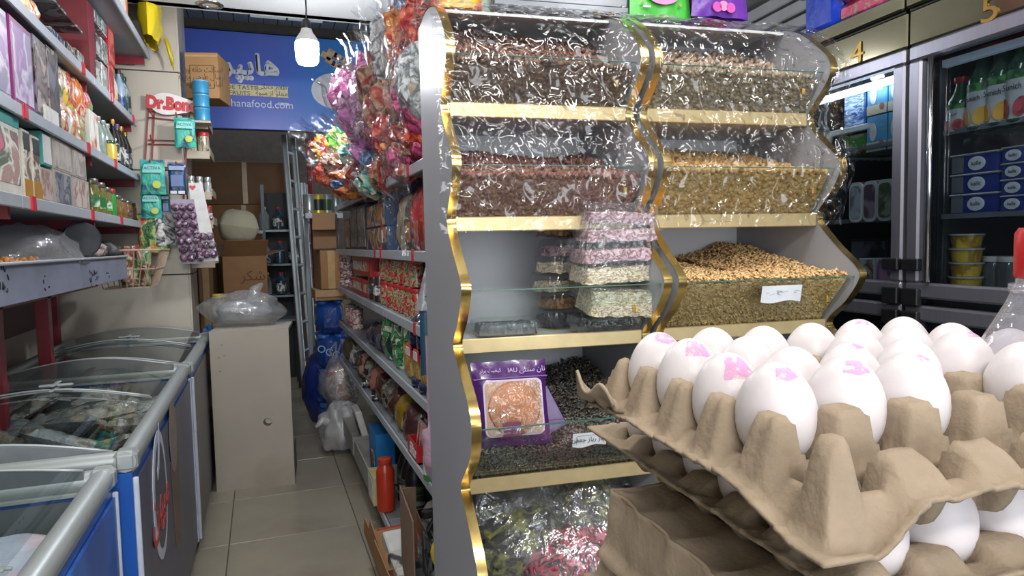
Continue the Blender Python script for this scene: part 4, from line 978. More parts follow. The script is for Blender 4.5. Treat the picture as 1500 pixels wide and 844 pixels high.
for k, (u, lab) in enumerate(((145, 'pinkish wrapped packet in the second grey bin'), (165, 'dark glossy wrapped packet in the second grey bin'))):
    y = hit(u, 368, 'x', -.72).y
    t = thing('wrapped_packet', lab, 'packet', (-.76, y, 1.40)); blob(.07, .15, .045, k+40, .3, 18, 12, base=-.03).build('packet_wrap', pmat('wrap%d' % k, [['#8c7878', '#b9a9a6', '#6a5658'], ['#2c2d30', '#6f7274', '#44403c']][k], 14, .2, bump=.4), t, smooth=True)
# wire basket
bw = mat('basket_cream', '#b5a089', .4)
bas = thing('wire_basket', 'cream wire basket of red packets hanging at the shelf end', 'basket', (-.70, 4.22, 1.20))
bx0, bx1, by = .12, .20, .20
def bring(z, k): return [(-bx0*k, -by*k, z), (bx1*k, -by*k, z), (bx1*k, by*k, z), (-bx0*k, by*k, z), (-bx0*k, -by*k, z)]
for nm, z, k in (('top_ring', .20, 1.0), ('middle_ring', .10, .86), ('bottom_ring', .0, .68)): G().tube(bring(z, k), .006 if nm == 'top_ring' else .004, 6).build(nm, bw, bas)
for i in range(9):
    u = i/8
    for a, b in (((-bx0+(bx0+bx1)*u, -by), 0), ((bx1, -by+2*by*u), 0)):
        G().tube([(a[0], a[1], .20), (a[0]*.86, a[1]*.86, .10), (a[0]*.68, a[1]*.68, 0), (0, 0, 0)], .0032, 5).build('wire', bw, bas)
for k in range(5):
    t = thing('snack_bag', '%s red and green packet inside the cream wire basket' % ORD[k], 'snack bag', (-.69+.05*(k % 3), 4.12+.05*k, 1.222), 0, 'packets in the wire basket', rot=(R(rr.uniform(-25, 25)), R(rr.uniform(-20, 20)), rr.uniform(0, 3)))
    bag_parts(t, .12, .06, .20, pmat('basket_pack', ['#b02530', '#3a7a3c', '#c9b4a0', '#7a3f34'], 12, .3, bump=.4), None, None, k+60)
# ================================================================== ON AND BESIDE THE PILLAR
PY = pl_y-.012
def pp(u, v, y=PY): return hit(u, v, 'y', y)
# red wire hook rack with the name board
rw = mat('red_wire', '#8c3b3c', .4)
rk = thing('hook_rack', 'red wire hook rack fixed to the tiled pillar with a lettered header', 'rack', (pp(240, 250).x, PY, 1.9))
def rel(t, p_): return (p_.x-t.location.x, p_.y-t.location.y, p_.z-t.location.z)
for (ua, va, ub, vb) in ((217, 160, 207, 330), (226, 160, 218, 330), (275, 168, 268, 330)):
    G().tube([rel(rk, pp(ua, va, PY-.008)), rel(rk, pp(ub, vb, PY-.008))], .005, 6).build('upright_wire', rw, rk)
for (va, vb) in ((163, 168), (172, 178), (205, 207), (211, 213), (245, 246)):
    G().tube([rel(rk, pp(217, va, PY-.012)), rel(rk, pp(276, vb, PY-.012))], .004, 6).build('cross_wire', rw, rk)
for (u, v) in ((226, 172), (262, 176), (226, 208), (225, 243), (262, 246)):
    a = pp(u, v, PY-.012); G().tube([rel(rk, a), rel(rk, a+Vector((0, -.14, .0))), rel(rk, a+Vector((0, -.15, .02)))], .004, 6).build('hook', rw, rk)
hbm = mat('header_red', '#b3262e', .35)
c_ = pp(251, 153, PY-.03); W_ = abs(pp(283, 150, PY-.03).x-pp(220, 150, PY-.03).x)
pts = []
for i in range(28):
    a = 2*math.pi*i/28; pts.append((math.cos(a)*W_*.53*(1+.04*math.sin(5*a)), math.sin(a)*.062*(1+.12*math.cos(3*a))))
hb_ = G().prism(pts, 'y', -.004, .004).build('header_board', mat('header_white', '#d6d0cc', .4), rk, rel(rk, c_), (0, R(3), 0))
text('Dr.Bone', .098, hbm, hb_, 'header_lettering', (0, -.0055, 0), bold=.007, sx=.80)
# hanging pouches
tealp = pmat('teal_pouch', ['#1f6f86', '#2f9a96', '#3fae8f', '#1b5570'], 7, .25, bump=.3, smooth=True); navyp = mat('navy_pouch', '#1f3a63', .3, bump=.2, bscale=30)
limel = mat('lime_round', '#a9b83a', .4)
def pouch(u0, v0, u1, v1, yo, body, label, kind='teal'):
    a, b = pp(u0, v0, PY-yo), pp(u1, v1, PY-yo)
    w_, h = b.x-a.x, a.z-b.z
    t = thing('hanging_pouch', label, 'pouch', ((a.x+b.x)/2, PY-yo, b.z), R(2), 'pouches on the hook rack')
    bag_parts(t, w_, .035, h*.95, body, body, None, int(u0), wr=.004)
    if kind == 'teal':
        G().grid(10, 6, lambda u, v: ((u-.5)*w_*.78*(1-.25*v*v), -.026, h*(.62+.24*v))).build('pale_arch', mat('pale_teal', '#6fc0b8', .35), t)
        G().prism([(x*w_*.17, z*w_*.17) for x, z in oval(1, 1, 20)], 'y', -.0275, -.025).build('lime_badge', limel, t, (.02, 0, h*.28))
        text('ACTIVA', w_*.19, navyp, t, 'pouch_lettering', (0, -.028, h*.75))
    else:
        G().box((0, -.024, h*.82), (w_*.86, .002, h*.13)).build('white_band', mat('pale_band', '#7f96b4', .4), t)
        G().box((0, -.0205, h*.42), (w_*.72, .004, h*.38), .002).build('blue_window', mat('blue_window', '#2f5388', .3), t)
        for s in (-1, 1): G().box((s*w_*.22, -.02, h*.06), (w_*.36, .003, h*.09)).build('price_tag', WHT, t)
    return t
pouch(254, 172, 288, 217, .12, tealp, 'teal pouch with lime badge hanging highest on the red rack')
pouch(204, 234, 244, 285, .15, tealp, 'teal pouch with lime badge hanging left below the highest one')
pouch(205, 281, 238, 320, .12, tealp, 'teal pouch with lime badge lowest on the hook rack')
pouch(236, 284, 250, 318, .06, mat('deep_teal', '#1d5f5c', .3, bump=.3), 'dark green-blue pouch half hidden behind the lowest teal pouch', 'none')
pouch(245, 238, 274, 285, .13, navyp, 'dark navy pouch with white tags beside the teal pouches', 'navy')
# green packets hanging under the pouches
for k, (u, v, m) in enumerate(((218, 338, 'a'), (232, 345, 'b'), (243, 335, 'c'))):
    a = pp(u, v, PY-.10)
    t = thing('snack_bag', ['green and red', 'green and orange', 'clear glossy'][k]+' packet dangling under the teal pouches', 'snack bag', (a.x, a.y, a.z-.10), .2*k)
    bag_parts(t, .12, .05, .2, pmat('hang_'+m, [['#4f7a34', '#b43a34', '#9aa66a', '#2f5a2c'], ['#5f8f3f', '#c98a3c', '#8fae6a', '#36602f'], ['#6a6d6a', '#a9aca8', '#3d3f40', '#c4c6c2']][k], 12, .2, bump=.5), None, None, k+70)
# long strips of purple sweets with a white card
def strip(pts, label, m, fm):
    q = [pp(u, v, PY-.16) for u, v in pts]; o = (q[0]+q[2])/2
    t = thing('sweet_strip', label, 'packet', tuple(o), 0)
    def fb(a, b): p_ = (q[0]*(1-a)+q[1]*a)*(1-b)+(q[3]*(1-a)+q[2]*a)*b-o; return p_
    g = G(); V = [fb(a, b)+Vector((0, d, 0)) for d in (0, .006) for a, b in ((0, 0), (1, 0), (1, 1), (0, 1))]
    g.add(V, [(0, 3, 2, 1), (4, 5, 6, 7), (0, 1, 5, 4), (1, 2, 6, 5), (2, 3, 7, 6), (3, 0, 4, 7)]); g.build('backing_card', fm, t)
    return t, fb
swm = pmat('purple_sweet', ['#5a3a52', '#7a5a70', '#3f2a3c', '#9a8494'], 30, .2, coat=.6)
def fill_sweets(t, fb, nu, nv, b0, b1, s):
    for i in range(nu):
        for j in range(nv):
            c = fb((i+.5)/nu, b0+(b1-b0)*(j+.5)/nv)
            G().lathe([(.001, -.9*s), (s*.8, -.5*s), (s, 0), (s*.8, .5*s), (.001, .9*s)], 8, cap=False).build('wrapped_sweet', swm, t, (c.x+.004*math.sin(i*5+j*3), c.y-.012, c.z), (i+j, j*.7, i*1.3), smooth=True)
t, fb = strip(((249, 292), (284, 292), (300, 386), (266, 387)), 'long card of purple wrapped sweets hanging beside the pillar', None, mat('strip_card', '#8f8296', .4)); fill_sweets(t, fb, 3, 7, .06, .97, .026)
t, fb = strip(((276, 268), (296, 268), (320, 382), (290, 384)), 'white card over purple sweets with a red heart at its top corner', None, WHT); fill_sweets(t, fb, 3, 3, .62, .97, .026)
hq = fb(.25, .06); G().prism([(0, -.016), (.018, .004), (.012, .016), (0, .008), (-.012, .016), (-.018, .004)], 'y', -.003, 0).build('red_heart', redclip, t, tuple(hq))
# small beige shelves on the pillar's aisle face
bsm = mat('beige_shelf', '#a99d88', .5, var=.05)
sx0 = pl_x1
for k, (u0, u1, v, lab) in enumerate(((283, 320, 180, 'uppermost'), (275, 320, 224, 'second'), (295, 322, 284, 'third'), (298, 322, 326, 'fourth'), (282, 326, 384, 'lowest'))):
    z = hit((u0+u1)/2, v, 'y', PY+.0).z
    t = thing('corner_shelf', '%s small beige shelf at the corner of the tiled pillar' % lab, 'shelf', (pl_x1+.085, pl_y+.20, z), 0, 'small shelves on the pillar')
    G().box((0, 0, 0), (.13, .40, .018), .003).build('shelf_board', bsm, t); G().box((0, -.205, -.012), (.135, .012, .05), .003).build('front_lip', bsm, t)
    G().box((.068, 0, .012), (.006, .40, .05), .002).build('side_lip', bsm, t)
zsh = [hit(300, v, 'y', PY).z+.010 for v in (180, 224, 284, 326, 384)]
SX = pl_x1+.08
bluecan = mat('blue_tin', '#2f7fa6', .35); bluelid = mat('blue_tin_lid', '#5fa6c4', .35)
for k in range(3):
    t = thing('food_tin', '%s blue tin in the stack against the pillar' % ['lowest', 'middle', 'topmost'][k], 'tin', (pl_x1+.125, pl_y-.075, zsh[0]-.015+.082*k), 0, 'stacked blue tins')
    can_parts(t, .046, .078, bluecan, bluelid)
G().box((pl_x1+.125, pl_y-.07, zsh[0]-.022), (.10, .12, .014), .002).build('tin_ledge', bsm, tag(thing('tin_bracket', 'small beige ledge under the stacked blue tins', 'shelf'), None, None))
t = thing('paper_roll', 'white roll lying on top of the uppermost small shelf', 'tube', (SX, pl_y+.14, zsh[0]), 0); bottle_parts(t, .03, .21, WHT, mat('silver_cap', '#a5aaa8'))
t = thing('cleaner_bottle', 'yellow fronted packet on the uppermost small shelf by blue tins', 'packet', (SX, pl_y+.06, zsh[0]), 0); add_box(t, .07, .05, .15, mat('green_pack', '#7f9a5a', .4), yel)
for k in range(2):
    t = thing('spice_jar', '%s clear jar with ribbed red lid on the second small shelf' % ['left', 'right'][k], 'jar', (SX-.035+.072*k, pl_y+.06, zsh[1]), 0, 'red lidded jars'); jar_parts(t, .034, .125, pmat('spice', ['#8a7a52', '#b5aa8c', '#5f5234', '#c9c2ac'], 40, .2, coat=.5, stretch=(1, 1, .3)), RDL, None, lidh=.2, neck=.94)
for k in range(3):
    t = thing('spice_jar', '%s silver capped pot on the third small shelf' % ORD[k], 'jar', (SX-.045+.045*k, pl_y+.06+.03*k, zsh[2]), 0, 'silver capped pots'); jar_parts(t, .022, .105, mat('pale_pot', '#a8a8a6', .2, coat=.5, var=.3), mat('silver_cap', '#a5aaa8', .3, .6), None, lidh=.3)
for k in range(3):
    t = thing('spice_jar', '%s red lidded little jar on the fourth small shelf' % ORD[k], 'jar', (SX-.045+.045*k, pl_y+.06+.02*k, zsh[3]), 0, 'little red lidded jars'); jar_parts(t, .022, .098, mat('red_pot', '#7f2f34', .2, coat=.5, var=.4, scale=60), RDL, wbl)
# cardboard carton wedged high on the pillar
a = pp(273, 66, PY-.02); b = pp(327, 148, PY-.02)
t = thing('carton', 'brown cardboard carton wedged high on the pillar with a printed stamp', 'box', ((a.x+b.x)/2+.01, PY+.10, b.z+.01), R(-12)); w_, h = (b.x-a.x)*1.0, a.z-b.z-.05
add_box(t, w_, .26, h, mat('carton_tan', '#97734a', .7, var=.08, scale=6))
G().box((0, -.1305, h*.93), (w_*.98, .002, .012)).build('tape_seam', mat('tape', '#a98a5c', .35), t)
st = mat('stamp_brown', '#4a3826', .7)
g = G()
for zz in (h*.22, h*.72): g.box((.0, -.1308, zz), (w_*.72, .001, .004))
for xx in (-.36, .36): g.box((w_*xx, -.1308, h*.47), (.004, .001, h*.5))
g.build('stamp_frame', st, t)
for k, s in enumerate(('اسکلت خانه وزن', 'ارسال طرحی ویژه', 'انبار شماره قوت')): text(fa(s), h*.17, st, t, 'stamp_lettering', (0, -.1312, h*(.62-.155*k)), sx=.8)
# ================================================================== STOREROOM BEHIND THE OPENING
cdk = mat('carton_dark', '#76573a', .75, var=.1, scale=6); cmd = mat('carton_brown', '#8b6640', .72, var=.1, scale=6); tape = mat('tape', '#a98a5c', .35)
def carton_box(label, x, y, z, w_, d, h, m, rotz=0, flaps=None, prints=None, group=None):
    t = thing('carton', label, 'box', (x, y, z), rotz, group); t_ = .006
    if not flaps:
        G().box((0, 0, h/2), (w_, d, h), .004).build('carton_body', m, t)
        G().box((0, -d/2-.001, h*.5), (.05, .002, h*.98)).build('tape_strip', tape, t); 
    else:
        g = G(); g.box((0, 0, t_/2), (w_, d, t_))
        for s in (-1, 1): g.box((s*(w_/2-t_/2), 0, h/2), (t_, d, h)); g.box((0, s*(d/2-t_/2), h/2), (w_-2*t_, t_, h))
        g.build('carton_body', m, t)
        for side, ang, ln in flaps:
            if side in 'fb':
                s = -1 if side == 'f' else 1; g = G(); g.box((0, s*ln/2, 0), (w_*.97, ln, t_*.7)); g.build('flap', m, t, (0, s*d/2, h), (R(ang)*s, 0, 0))
            else:
                s = -1 if side == 'l' else 1; g = G(); g.box((s*ln/2, 0, 0), (ln, d*.97, t_*.7)); g.build('flap', m, t, (s*w_/2, 0, h), (0, -R(ang)*s, 0))
    return t
def span(u0, v0, u1, v1, y):
    a, b = hit(u0, v0, 'y', y), hit(u1, v1, 'y', y); return (a.x+b.x)/2, b.x-a.x, a.z, b.z
def scarton(label, q, y, d, m, rotz=0, flaps=None, group=None, zb=None):
    x, w_, zt, z0 = span(*q, y)
    if zb is not None: z0 = zb
    return carton_box(label, x, y+d/2, z0, w_, d, zt-z0, m, rotz, flaps, None, group)
storage = 'cartons stacked in the storeroom'
zf = 0
x, w_, zt, zb_ = span(300, 330, 392, 470, 7.9)
carton_box('wide carton in the dark storeroom, bottom of the tall stack', x+.1, 8.3, 0, 1.0, .5, .75, cdk, 0, None, None, storage)
carton_box('wide carton in the dark storeroom, second from the bottom', x+.12, 8.3, .752, 1.0, .5, .62, cdk, R(2), None, None, storage)
carton_box('wide carton in the dark storeroom, third from the bottom', x+.10, 8.3, 1.374, 1.0, .5, .50, cmd, R(-1), None, None, storage)
carton_box('wide carton in the dark storeroom, topmost of the tall stack', x+.12, 8.3, 1.876, 1.02, .5, .46, cdk, 0, None, None, storage)
# lettering on cartons
def sack_on():
    x, w_, zt, z0 = span(318, 308, 378, 356, 6.25)
    t = thing('white_sack', 'plump white sack lying on the opened carton in the storeroom', 'sack', (x, 6.3, (zt+z0)/2), R(6), rot=(0, R(8), R(6)))
    g = pillow(w_, .34, zt-z0, 3, 20, 16, .012); g.build('sack_body', mat('sack_white', '#b5ae94', .6, var=.05, scale=8, bump=.15), t, smooth=True)
    G().grid(10, 6, lambda u, v: (w_*.5+.05*u, (v-.5)*.2*(1-.3*u), .02*math.sin(9*v)-.02)).build('sack_seam', haze, t, smooth=True)
    return t
sk = sack_on()
tallc = scarton('tall opened brown carton with loose flaps under the white sack', (318, 376, 388, 470), 6.0+.16, .44, cmd, R(10), [('f', 40, .2), ('b', 30, .2), ('r', 15, .16)], zb=.0)
lowc = scarton('brown carton printed with a round mark left of the tall one', (292, 385, 318, 470), 6.18, .4, cdk, R(-4), zb=0)
q = hit(365, 402, 'y', 6.12)
text(fa('شکر'), .12, mat('carton_ink', '#6a3a28', .7), tallc, 'carton_lettering', (.06, -.222, hit(362, 405, 'y', 6.15).z))
# dark rack with shelves and bottles
rkm = mat('rack_dark', '#2f3438', .4, .4)
rx, rw_, rzt, _ = span(384, 285, 436, 470, 7.0)
rk2 = thing('storage_rack', 'dark metal rack of bottles standing behind the ladder', 'shelves', (rx, 7.2, 0))
for sx in (-1, 1):
    for sy in (-1, 1): G().box((sx*rw_/2, sy*.18, 1.0), (.03, .03, 2.0)).build('post', rkm, rk2)
rzs = [hit(410, v, 'y', 7.0).z for v in (338, 388, 434, 470)]
for z in rzs: G().box((0, 0, z), (rw_, .38, .02)).build('rack_shelf', mat('rack_shelf', '#6c7578', .4, .3), rk2)
G().box((0, .19, 1.0), (rw_, .01, 1.9)).build('rack_back', mat('rack_back', '#1d2124', .6), rk2)
for k in range(9):
    lv = k // 3; t = thing('storage_bottle', '%s bottle on the %s shelf of the dark storeroom rack' % (ORD[k % 3], ['upper', 'middle', 'lower'][lv]), 'bottle', (rx-.13+.13*(k % 3), 7.08, rzs[lv+(0 if lv < 1 else 0)]+.012) if lv < 3 else (0, 0, 0), 0, 'bottles on the storeroom rack')
    bottle_parts(t, .05, .22, [mat('store_grey', '#7d8588', .3), mat('store_blue', '#2f4657', .25), mat('store_dark', '#202a30', .2)][k % 3], [WHT, RDL, BK][k % 3], wbl if k % 2 else None)
# aluminium ladder leaning in the opening
al = mat('ladder_alu', '#a9b1b3', .35, .7, var=.05)
def ladder(label, pa, pb, w_, z_top, lean):
    t = thing('ladder_section', label, 'ladder', (0, 0, 0)); A, B = Vector(pa), Vector(pb); dxy = Vector((w_[0], w_[1], 0))
    for o in (Vector((0, 0, 0)), dxy):
        G().tube([A+o, B+o], .026, 8, flat=.5).build('rail', al, t)
    n = 9
    for i in range(n):
        c = A.lerp(B, (i+.6)/(n+.2)); G().tube([c, c+dxy], .014, 8).build('rung', al, t)
    for o in (Vector((0, 0, 0)), dxy): G().box(tuple(A+o+Vector((0, 0, .02))), (.06, .06, .05), .008).build('rubber_foot', BK, t)
    return t
def gp(u, v, y): p_ = hit(u, v, 'y', y); return (p_.x, p_.y, p_.z)
a0 = hit(437, 545, 'z', 0.0)
ladder('front section of the aluminium ladder leaning in the storeroom opening', (gp(446, 545, 6.45)[0], 6.45, .02), gp(416, 198, 6.75), (.085, .16), 0, 0)
ladder('rear shorter section of the aluminium ladder beside the red post', (gp(463, 545, 6.40)[0], 6.40, .02), gp(443, 268, 6.6), (.06, .18), 0, 0)
g = thing('red_post', 'thin dark red post standing between the ladder and the shelves', 'post', (gp(466, 500, 6.3)[0], 6.3, 0)); G().tube([(.02, 0, 0), (-.02, 0, 2.34)], .022, 8).build('post_tube', red_m, g); G().box((.02, 0, .006), (.10, .10, .012)).build('post_base', red_m, g)
# shelf with tins far right behind
x, w_, zt, z0 = span(446, 280, 502, 312, 5.6)
t = thing('tin_shelf', 'grey shelf holding tins beyond the candy bouquets', 'shelf', (x, 5.75, z0-.02)); G().box((0, 0, 0), (w_, .3, .02)).build('shelf_board', shelf_m, t); G().box((0, -.152, 0), (w_, .01, .04)).build('price_rail', rail_m, t)
for s in (-1, 1): G().box((s*(w_/2-.02), .16, -z0/2), (.03, .03, z0)).build('shelf_post', shelf_m, t)
for k, m in enumerate(('#8c9290', '#c2a92f', '#87908f', '#6d7775')):
    t = thing('food_tin', '%s tin on the far shelf behind the ladder' % ['first silver', 'yellow', 'second silver', 'dim grey'][k], 'tin', (x-w_*.36+w_*.24*k, 5.70, z0-.008)); can_parts(t, .05, .16, mat('tin%d' % k, m, .3, .5), mat('silver_cap', '#a5aaa8'), [None, BK, grn, None][k])
# two cartons at the end of the gondola, blue packs below
y0 = 5.05
scarton('opened brown carton, upper of two at the far end of the shelf unit', (462, 312, 498, 366), y0, .34, cdk, R(-8), [('f', -60, .14), ('l', 40, .12)], zb=hit(480, 366, 'y', y0).z+.004)
lower_c = scarton('brown carton, lower of two at the far end of the shelf unit', (466, 367, 500, 424), y0, .34, cmd, R(4), zb=hit(480, 424, 'y', y0).z)
t = thing('folded_sheet', 'pale folded carton sheet under the two brown cartons', 'sheet', (hit(484, 432, 'y', y0).x, y0+.17, hit(484, 440, 'y', y0).z)); hh = lower_c.location.z-t.location.z-.004; G().box((0, 0, hh/2), (.21, .36, hh), .003).build('sheet_fold', mat('carton_pale', '#a58660', .75), t); G().box((0, -.19, hh*.4), (.2, .03, .004)).build('sheet_lip', mat('carton_pale', '#a58660', .75), t)
bluep = mat('blue_film', '#1a3f86', .2, var=.25, scale=10, bump=.5, bscale=18, coat=.5)
zq = t.location.z
n = 4; hb = zq/n
for k in range(n):
    t = thing('bottle_pack', '%s blue shrink-wrapped pack, counted from the floor, at the far shelf end' % ORD[k], 'pack', (hit(487, 460, 'y', 5.05).x, 5.24, hb*k+.002), 0, 'blue shrink packs')
    G().box((0, 0, hb/2-.004), (.215, .34, hb-.010), .05).build('film_wrap', bluep, t, smooth='auto')
    for sx in (-.06, .06):
        for sy in (-.1, .1): G().lathe([(.042, 0), (.047, .01), (.047, .03)], 10, (sx, sy, hb-.036)).build('bottle_top', mat('blue_cap', '#2f5fb0', .3), t, smooth=True)
    if k == 2: text('OCCO', .075, mat('pale_ink', '#8fa6cc', .5), t, 'pack_lettering', (-.01, -.172, hb*.45), (R(90), R(25), 0))
# clear bags, orange-white bag and the blue bag on the aisle floor
film = clear('bag_film', (.94, .95, .96), .12, .10, .16, (.72, .74, .76), bump=.7, bscale=14)
p_ = hit(470, 600, 'z', 0)
t = thing('blue_bag', 'dark blue plastic bag standing on the floor below the ladder', 'bag', (.42, 5.6, 0)); blob(.15, .12, .30, 8, .14, 24, 18, 2.2).build('bag_body', mat('blue_bag', '#1b2a6a', .25, var=.2, bump=.5, bscale=14, coat=.3), t, (0, 0, .27), smooth=True)
G().tube([(-.06, 0, .5), (-.05, 0, .6), (.05, 0, .6), (.06, 0, .5)], .012, 6).build('bag_handle', mat('blue_bag', '#1b2a6a'), t)
p1 = hit(500, 565, 'z', .0)
t = thing('plastic_bag', 'clear bag of orange and white packets lying by the far shelf end', 'bag', (.49, 4.97, .0))
blob(.13, .17, .19, 11, .2, 28, 18, 2.2, -.17).build('bag_film', film, t, (0, 0, .42), smooth=True); blob(.10, .13, .13, 12, .3, 20, 14, 3).build('bag_filling', pmat('orange_white', ['#b5a89c', '#a8583a', '#c2bcb2', '#8c8078'], 18, .4), t, (0, 0, .40), smooth=True)
G().box((0, .02, .12), (.2, .24, .24), .01).build('crate_under', mat('crate_grey', '#5f6468', .5), t)
for s in (-1, 1): G().tube([(s*.03, 0, .58), (s*.06, -.02, .66), (s*.02, -.03, .72), (s*.0-.02, 0, .6)], .008, 6).build('bag_handle', film, t)
t = thing('plastic_bag', 'white translucent bag spilling over the floor beside the blue bag', 'bag', (.46, 4.78, .0)); blob(.13, .15, .17, 21, .35, 28, 18, 2.0, -.12).build('bag_film', clear('white_film', (.9, .9, .9), .1, .15, .45, (.66, .66, .66), bump=.6, bscale=12), t, (0, -.08, .16), smooth=True)
G().tube([(-.05, -.1, .2), (-.13, -.16, .25), (-.17, -.17, .21)], [.04, .025, .01], 8).build('bag_tail', MATS['white_film'], t, smooth=True)
# clear bag with a yellow cap lying on the cabinet, crate of bottles behind it
t = thing('plastic_bag', 'clear plastic bag bundle lying on top of the pale cabinet', 'bag', (-.09, 4.46, .93)); blob(.225, .17, .115, 31, .2, 30, 20, 1.8, -.085).build('bag_film', film, t, (-.02, 0, .085), smooth=True); blob(.16, .12, .07, 33, .25, 20, 14, 2.4, -.05).build('bag_filling', mat('grey_film', '#8c8f90', .4, var=.2), t, (-.02, 0, .075), smooth=True)
G().tube([(.04, -.06, .15), (.05, -.07, .22), (.09, -.05, .25)], [.05, .035, .012], 8).build('bag_neck', film, t, smooth=True)
cp = hit(320, 437, 'y', 4.62)
t = thing('oil_jug', 'jug with bright yellow screw cap behind the bag on the cabinet', 'jug', (cp.x, 4.72, .885)); bottle_parts(t, .055, cp.z-.885+.02, mat('jug_tan', '#8d7a58', .35), mat('yellow_cap', '#c9ac1c', .35), None, neck=.62)
t = thing('bottle_crate', 'blue crate of dark bottles squeezed between freezer and cabinet', 'crate', (-.26, 4.86, 0)); 
cb = mat('crate_blue', '#1b5f9e', .4)
for z in (.06, .30, .54, .78, .86): 
    for s in (-1, 1): G().box((0, s*.14, z), (.20, .012, .05)).build('crate_band', cb, t); G().box((s*.10, 0, z), (.012, .28, .05)).build('crate_band', cb, t)
for s in (-1, 1):
    for s2 in (-1, 1): G().box((s*.095, s2*.135, .45), (.02, .02, .89)).build('crate_post', cb, t)
for k in range(3): 
    b_ = thing('drink_bottle', '%s dark bottle standing inside the blue crate' % ORD[k], 'bottle', (-.31+.05*k, 4.78+.03*k, .01), 0, 'bottles in the blue crate'); bottle_parts(b_, .024, .30, mat('dark_glass', '#22201f'), yel, wbl)
for k in range(2): 
    a_ = gz[0]
# ================================================================== GOODS ON THE GONDOLA (front faces -X)
NI = -PI2
def yG(u, v, x=GX+.02): return hit(u, v, 'x', x)
def gspan(u0, v0, u1, v1, z, off=.02):
    a, b = yG(u0, v0, GX+off), yG(u1, v1, GX+off); return (a.y+b.y)/2, abs(a.y-b.y), (a.z+b.z)/2-z
def gbox(name, label, cat, q, z, depth, body, front, side=None, off=.02, group=None, fr=(.85, .86), maxh=None):
    y, w_, h = gspan(*q, z, off); h = min(h, maxh) if maxh else h
    return carton(name, label, cat, (GX+off+depth/2, y, z), NI, w_-.004, depth, h, body, front, side, group, fr)
def gbag(label, q, z, depth, m, off=.02, seed=0, seal=None, group=None, lab=None, name='snack_bag', cat='snack bag', h=None, lbl=(.6, .45)):
    y, w_, hh = gspan(*q, z, off); hh = h or hh
    t = thing(name, label, cat, (GX+off+depth/2, y, z), NI, group); bag_parts(t, w_, depth, max(.06, hh*.95), m, seal, lab, seed, wr=.008, lbl=lbl); return t
def ground(kind, name, label, cat, u, z, r, h, mats_, off=.015, group=None, v=400, y=None, **k):
    yy = y if y is not None else yG(u, v, GX+off+r).y; t = thing(name, label, cat, (GX+off+r, yy, z), NI, group)
    {'jar': jar_parts, 'bottle': bottle_parts, 'can': can_parts}[kind](t, r, h, *mats_, **k); return t
s1_, s2_, s3_, s4_, s5_, s6_ = gz
# second shelf from the top
nood = pmat('noodle_print', ['#1f3f66', '#c9822f', '#274f7c', '#d9a862', '#16304f'], 9, .35); obl = mat('orange_side', '#c2682f', .4); nblue = mat('noodle_blue', '#26476b', .4)
for k, (q, nm) in enumerate((((536, 330, 566, 322), 'lower'), ((536, 306, 564, 297), 'upper'))):
    y, w_, h = gspan(*q, s2_+.115*k); t = thing('noodle_box', '%s of two stacked dark blue boxes with orange ends' % nm, 'box', (GX+.11, y, s2_+.112*k), NI, 'blue and orange boxes'); add_box(t, w_, .18, .11, nblue, nood, None, (.9, .9)); G().box((-w_/2-.001, 0, .055), (.003, .178, .108)).build('orange_end', obl, t)
carton('noodle_box', 'blue orange-edged box lying on the two stacked ones', 'box', (GX+.12, gspan(541, 300, 570, 290, s2_)[0], s2_+.224), NI, .24, .17, .05, nblue, nood, obl)
for k, (q, m, nm) in enumerate((((504, 322, 512, 320), brownp, 'small grey brown'), ((512, 306, 522, 303), dkp, 'dark'), ((522, 302, 535, 300), greyp, 'black and grey'))):
    gbox('drink_carton', '%s carton left of the blue and orange boxes' % nm, 'box', q, s2_, .12, mat('dark_card', '#2b2a2a'), m)
ground('jar', 'sauce_jar', 'slim jar of red sauce with white label on the upper shelf', 'jar', 568, s2_, .030, .17, (mat('red_sauce', '#9a2a24', .2, coat=.5), WHT, WHT), v=330)
gbag('tall crumpled beige foil bag beside the sauce jar', (574, 285, 588, 280), s2_, .09, mat('beige_foil', '#9a8c74', .3, var=.2, bump=.5, bscale=20), .02, 40)
gbag('dark slim packet between the beige bag and red packets', (587, 290, 594, 288), s2_, .06, mat('dark_green_pack', '#3a4036', .3), .02, 41)
redf = pmat('red_pack', ['#a81f26', '#8c1620', '#b93a35', '#a81f26'], 8, .2, bump=.3, coat=.4)
for k, (q, nm) in enumerate((((594, 272, 603, 266), 'leftmost'), ((603, 264, 617, 258), 'middle'), ((617, 262, 632, 256), 'rightmost'))):
    t = gbag('%s tall glossy red packet on the second gondola shelf' % nm, q, s2_, .09, redf, .02, 50+k, WHT if k == 1 else None, 'tall red packets')
    G().box((0, -.052, .07), (.06, .003, .075), .001).build('window_print', pmat('seed_window', ['#6a6a38', '#8a7a4a', '#a82a26'], 20, .35), t)
# third shelf: cans, jars and tubs in two layers
redw = pmat('red_white_label', ['#b0262a', '#c9c4be', '#8c1a22', '#d2cdc6'], 30, .3); canm = mat('can_metal', '#8d9190', .3, .7)
k = 0
for lay_ in range(4):
    for j, u in enumerate((500, 505, 511)):
        ground('can', 'food_can', 'red and white can, %s layer, %s from the far end of the third shelf' % (ORD[lay_], ORD[j]), 'can', u, s3_+.060*lay_, .036, .058, (redw, canm), group='stacked red and white cans', v=400+0*k); k += 1
redtub = mat('red_tub', '#a4252a', .35); ylab = pmat('pasta_label', ['#c9c4bc', '#b0302c', '#d0ccc4', '#8c9aa6'], 12, .35)
for lay_ in range(2):
    gbox('sauce_tray', '%s shrink-wrapped tray of red tubs on the third shelf' % ['lower', 'upper'][lay_], 'tray', (516, 408-32*lay_, 541, 408-32*lay_), s3_+.115*lay_, .14, redtub, ylab, None, maxh=.11, fr=(.9, .5))
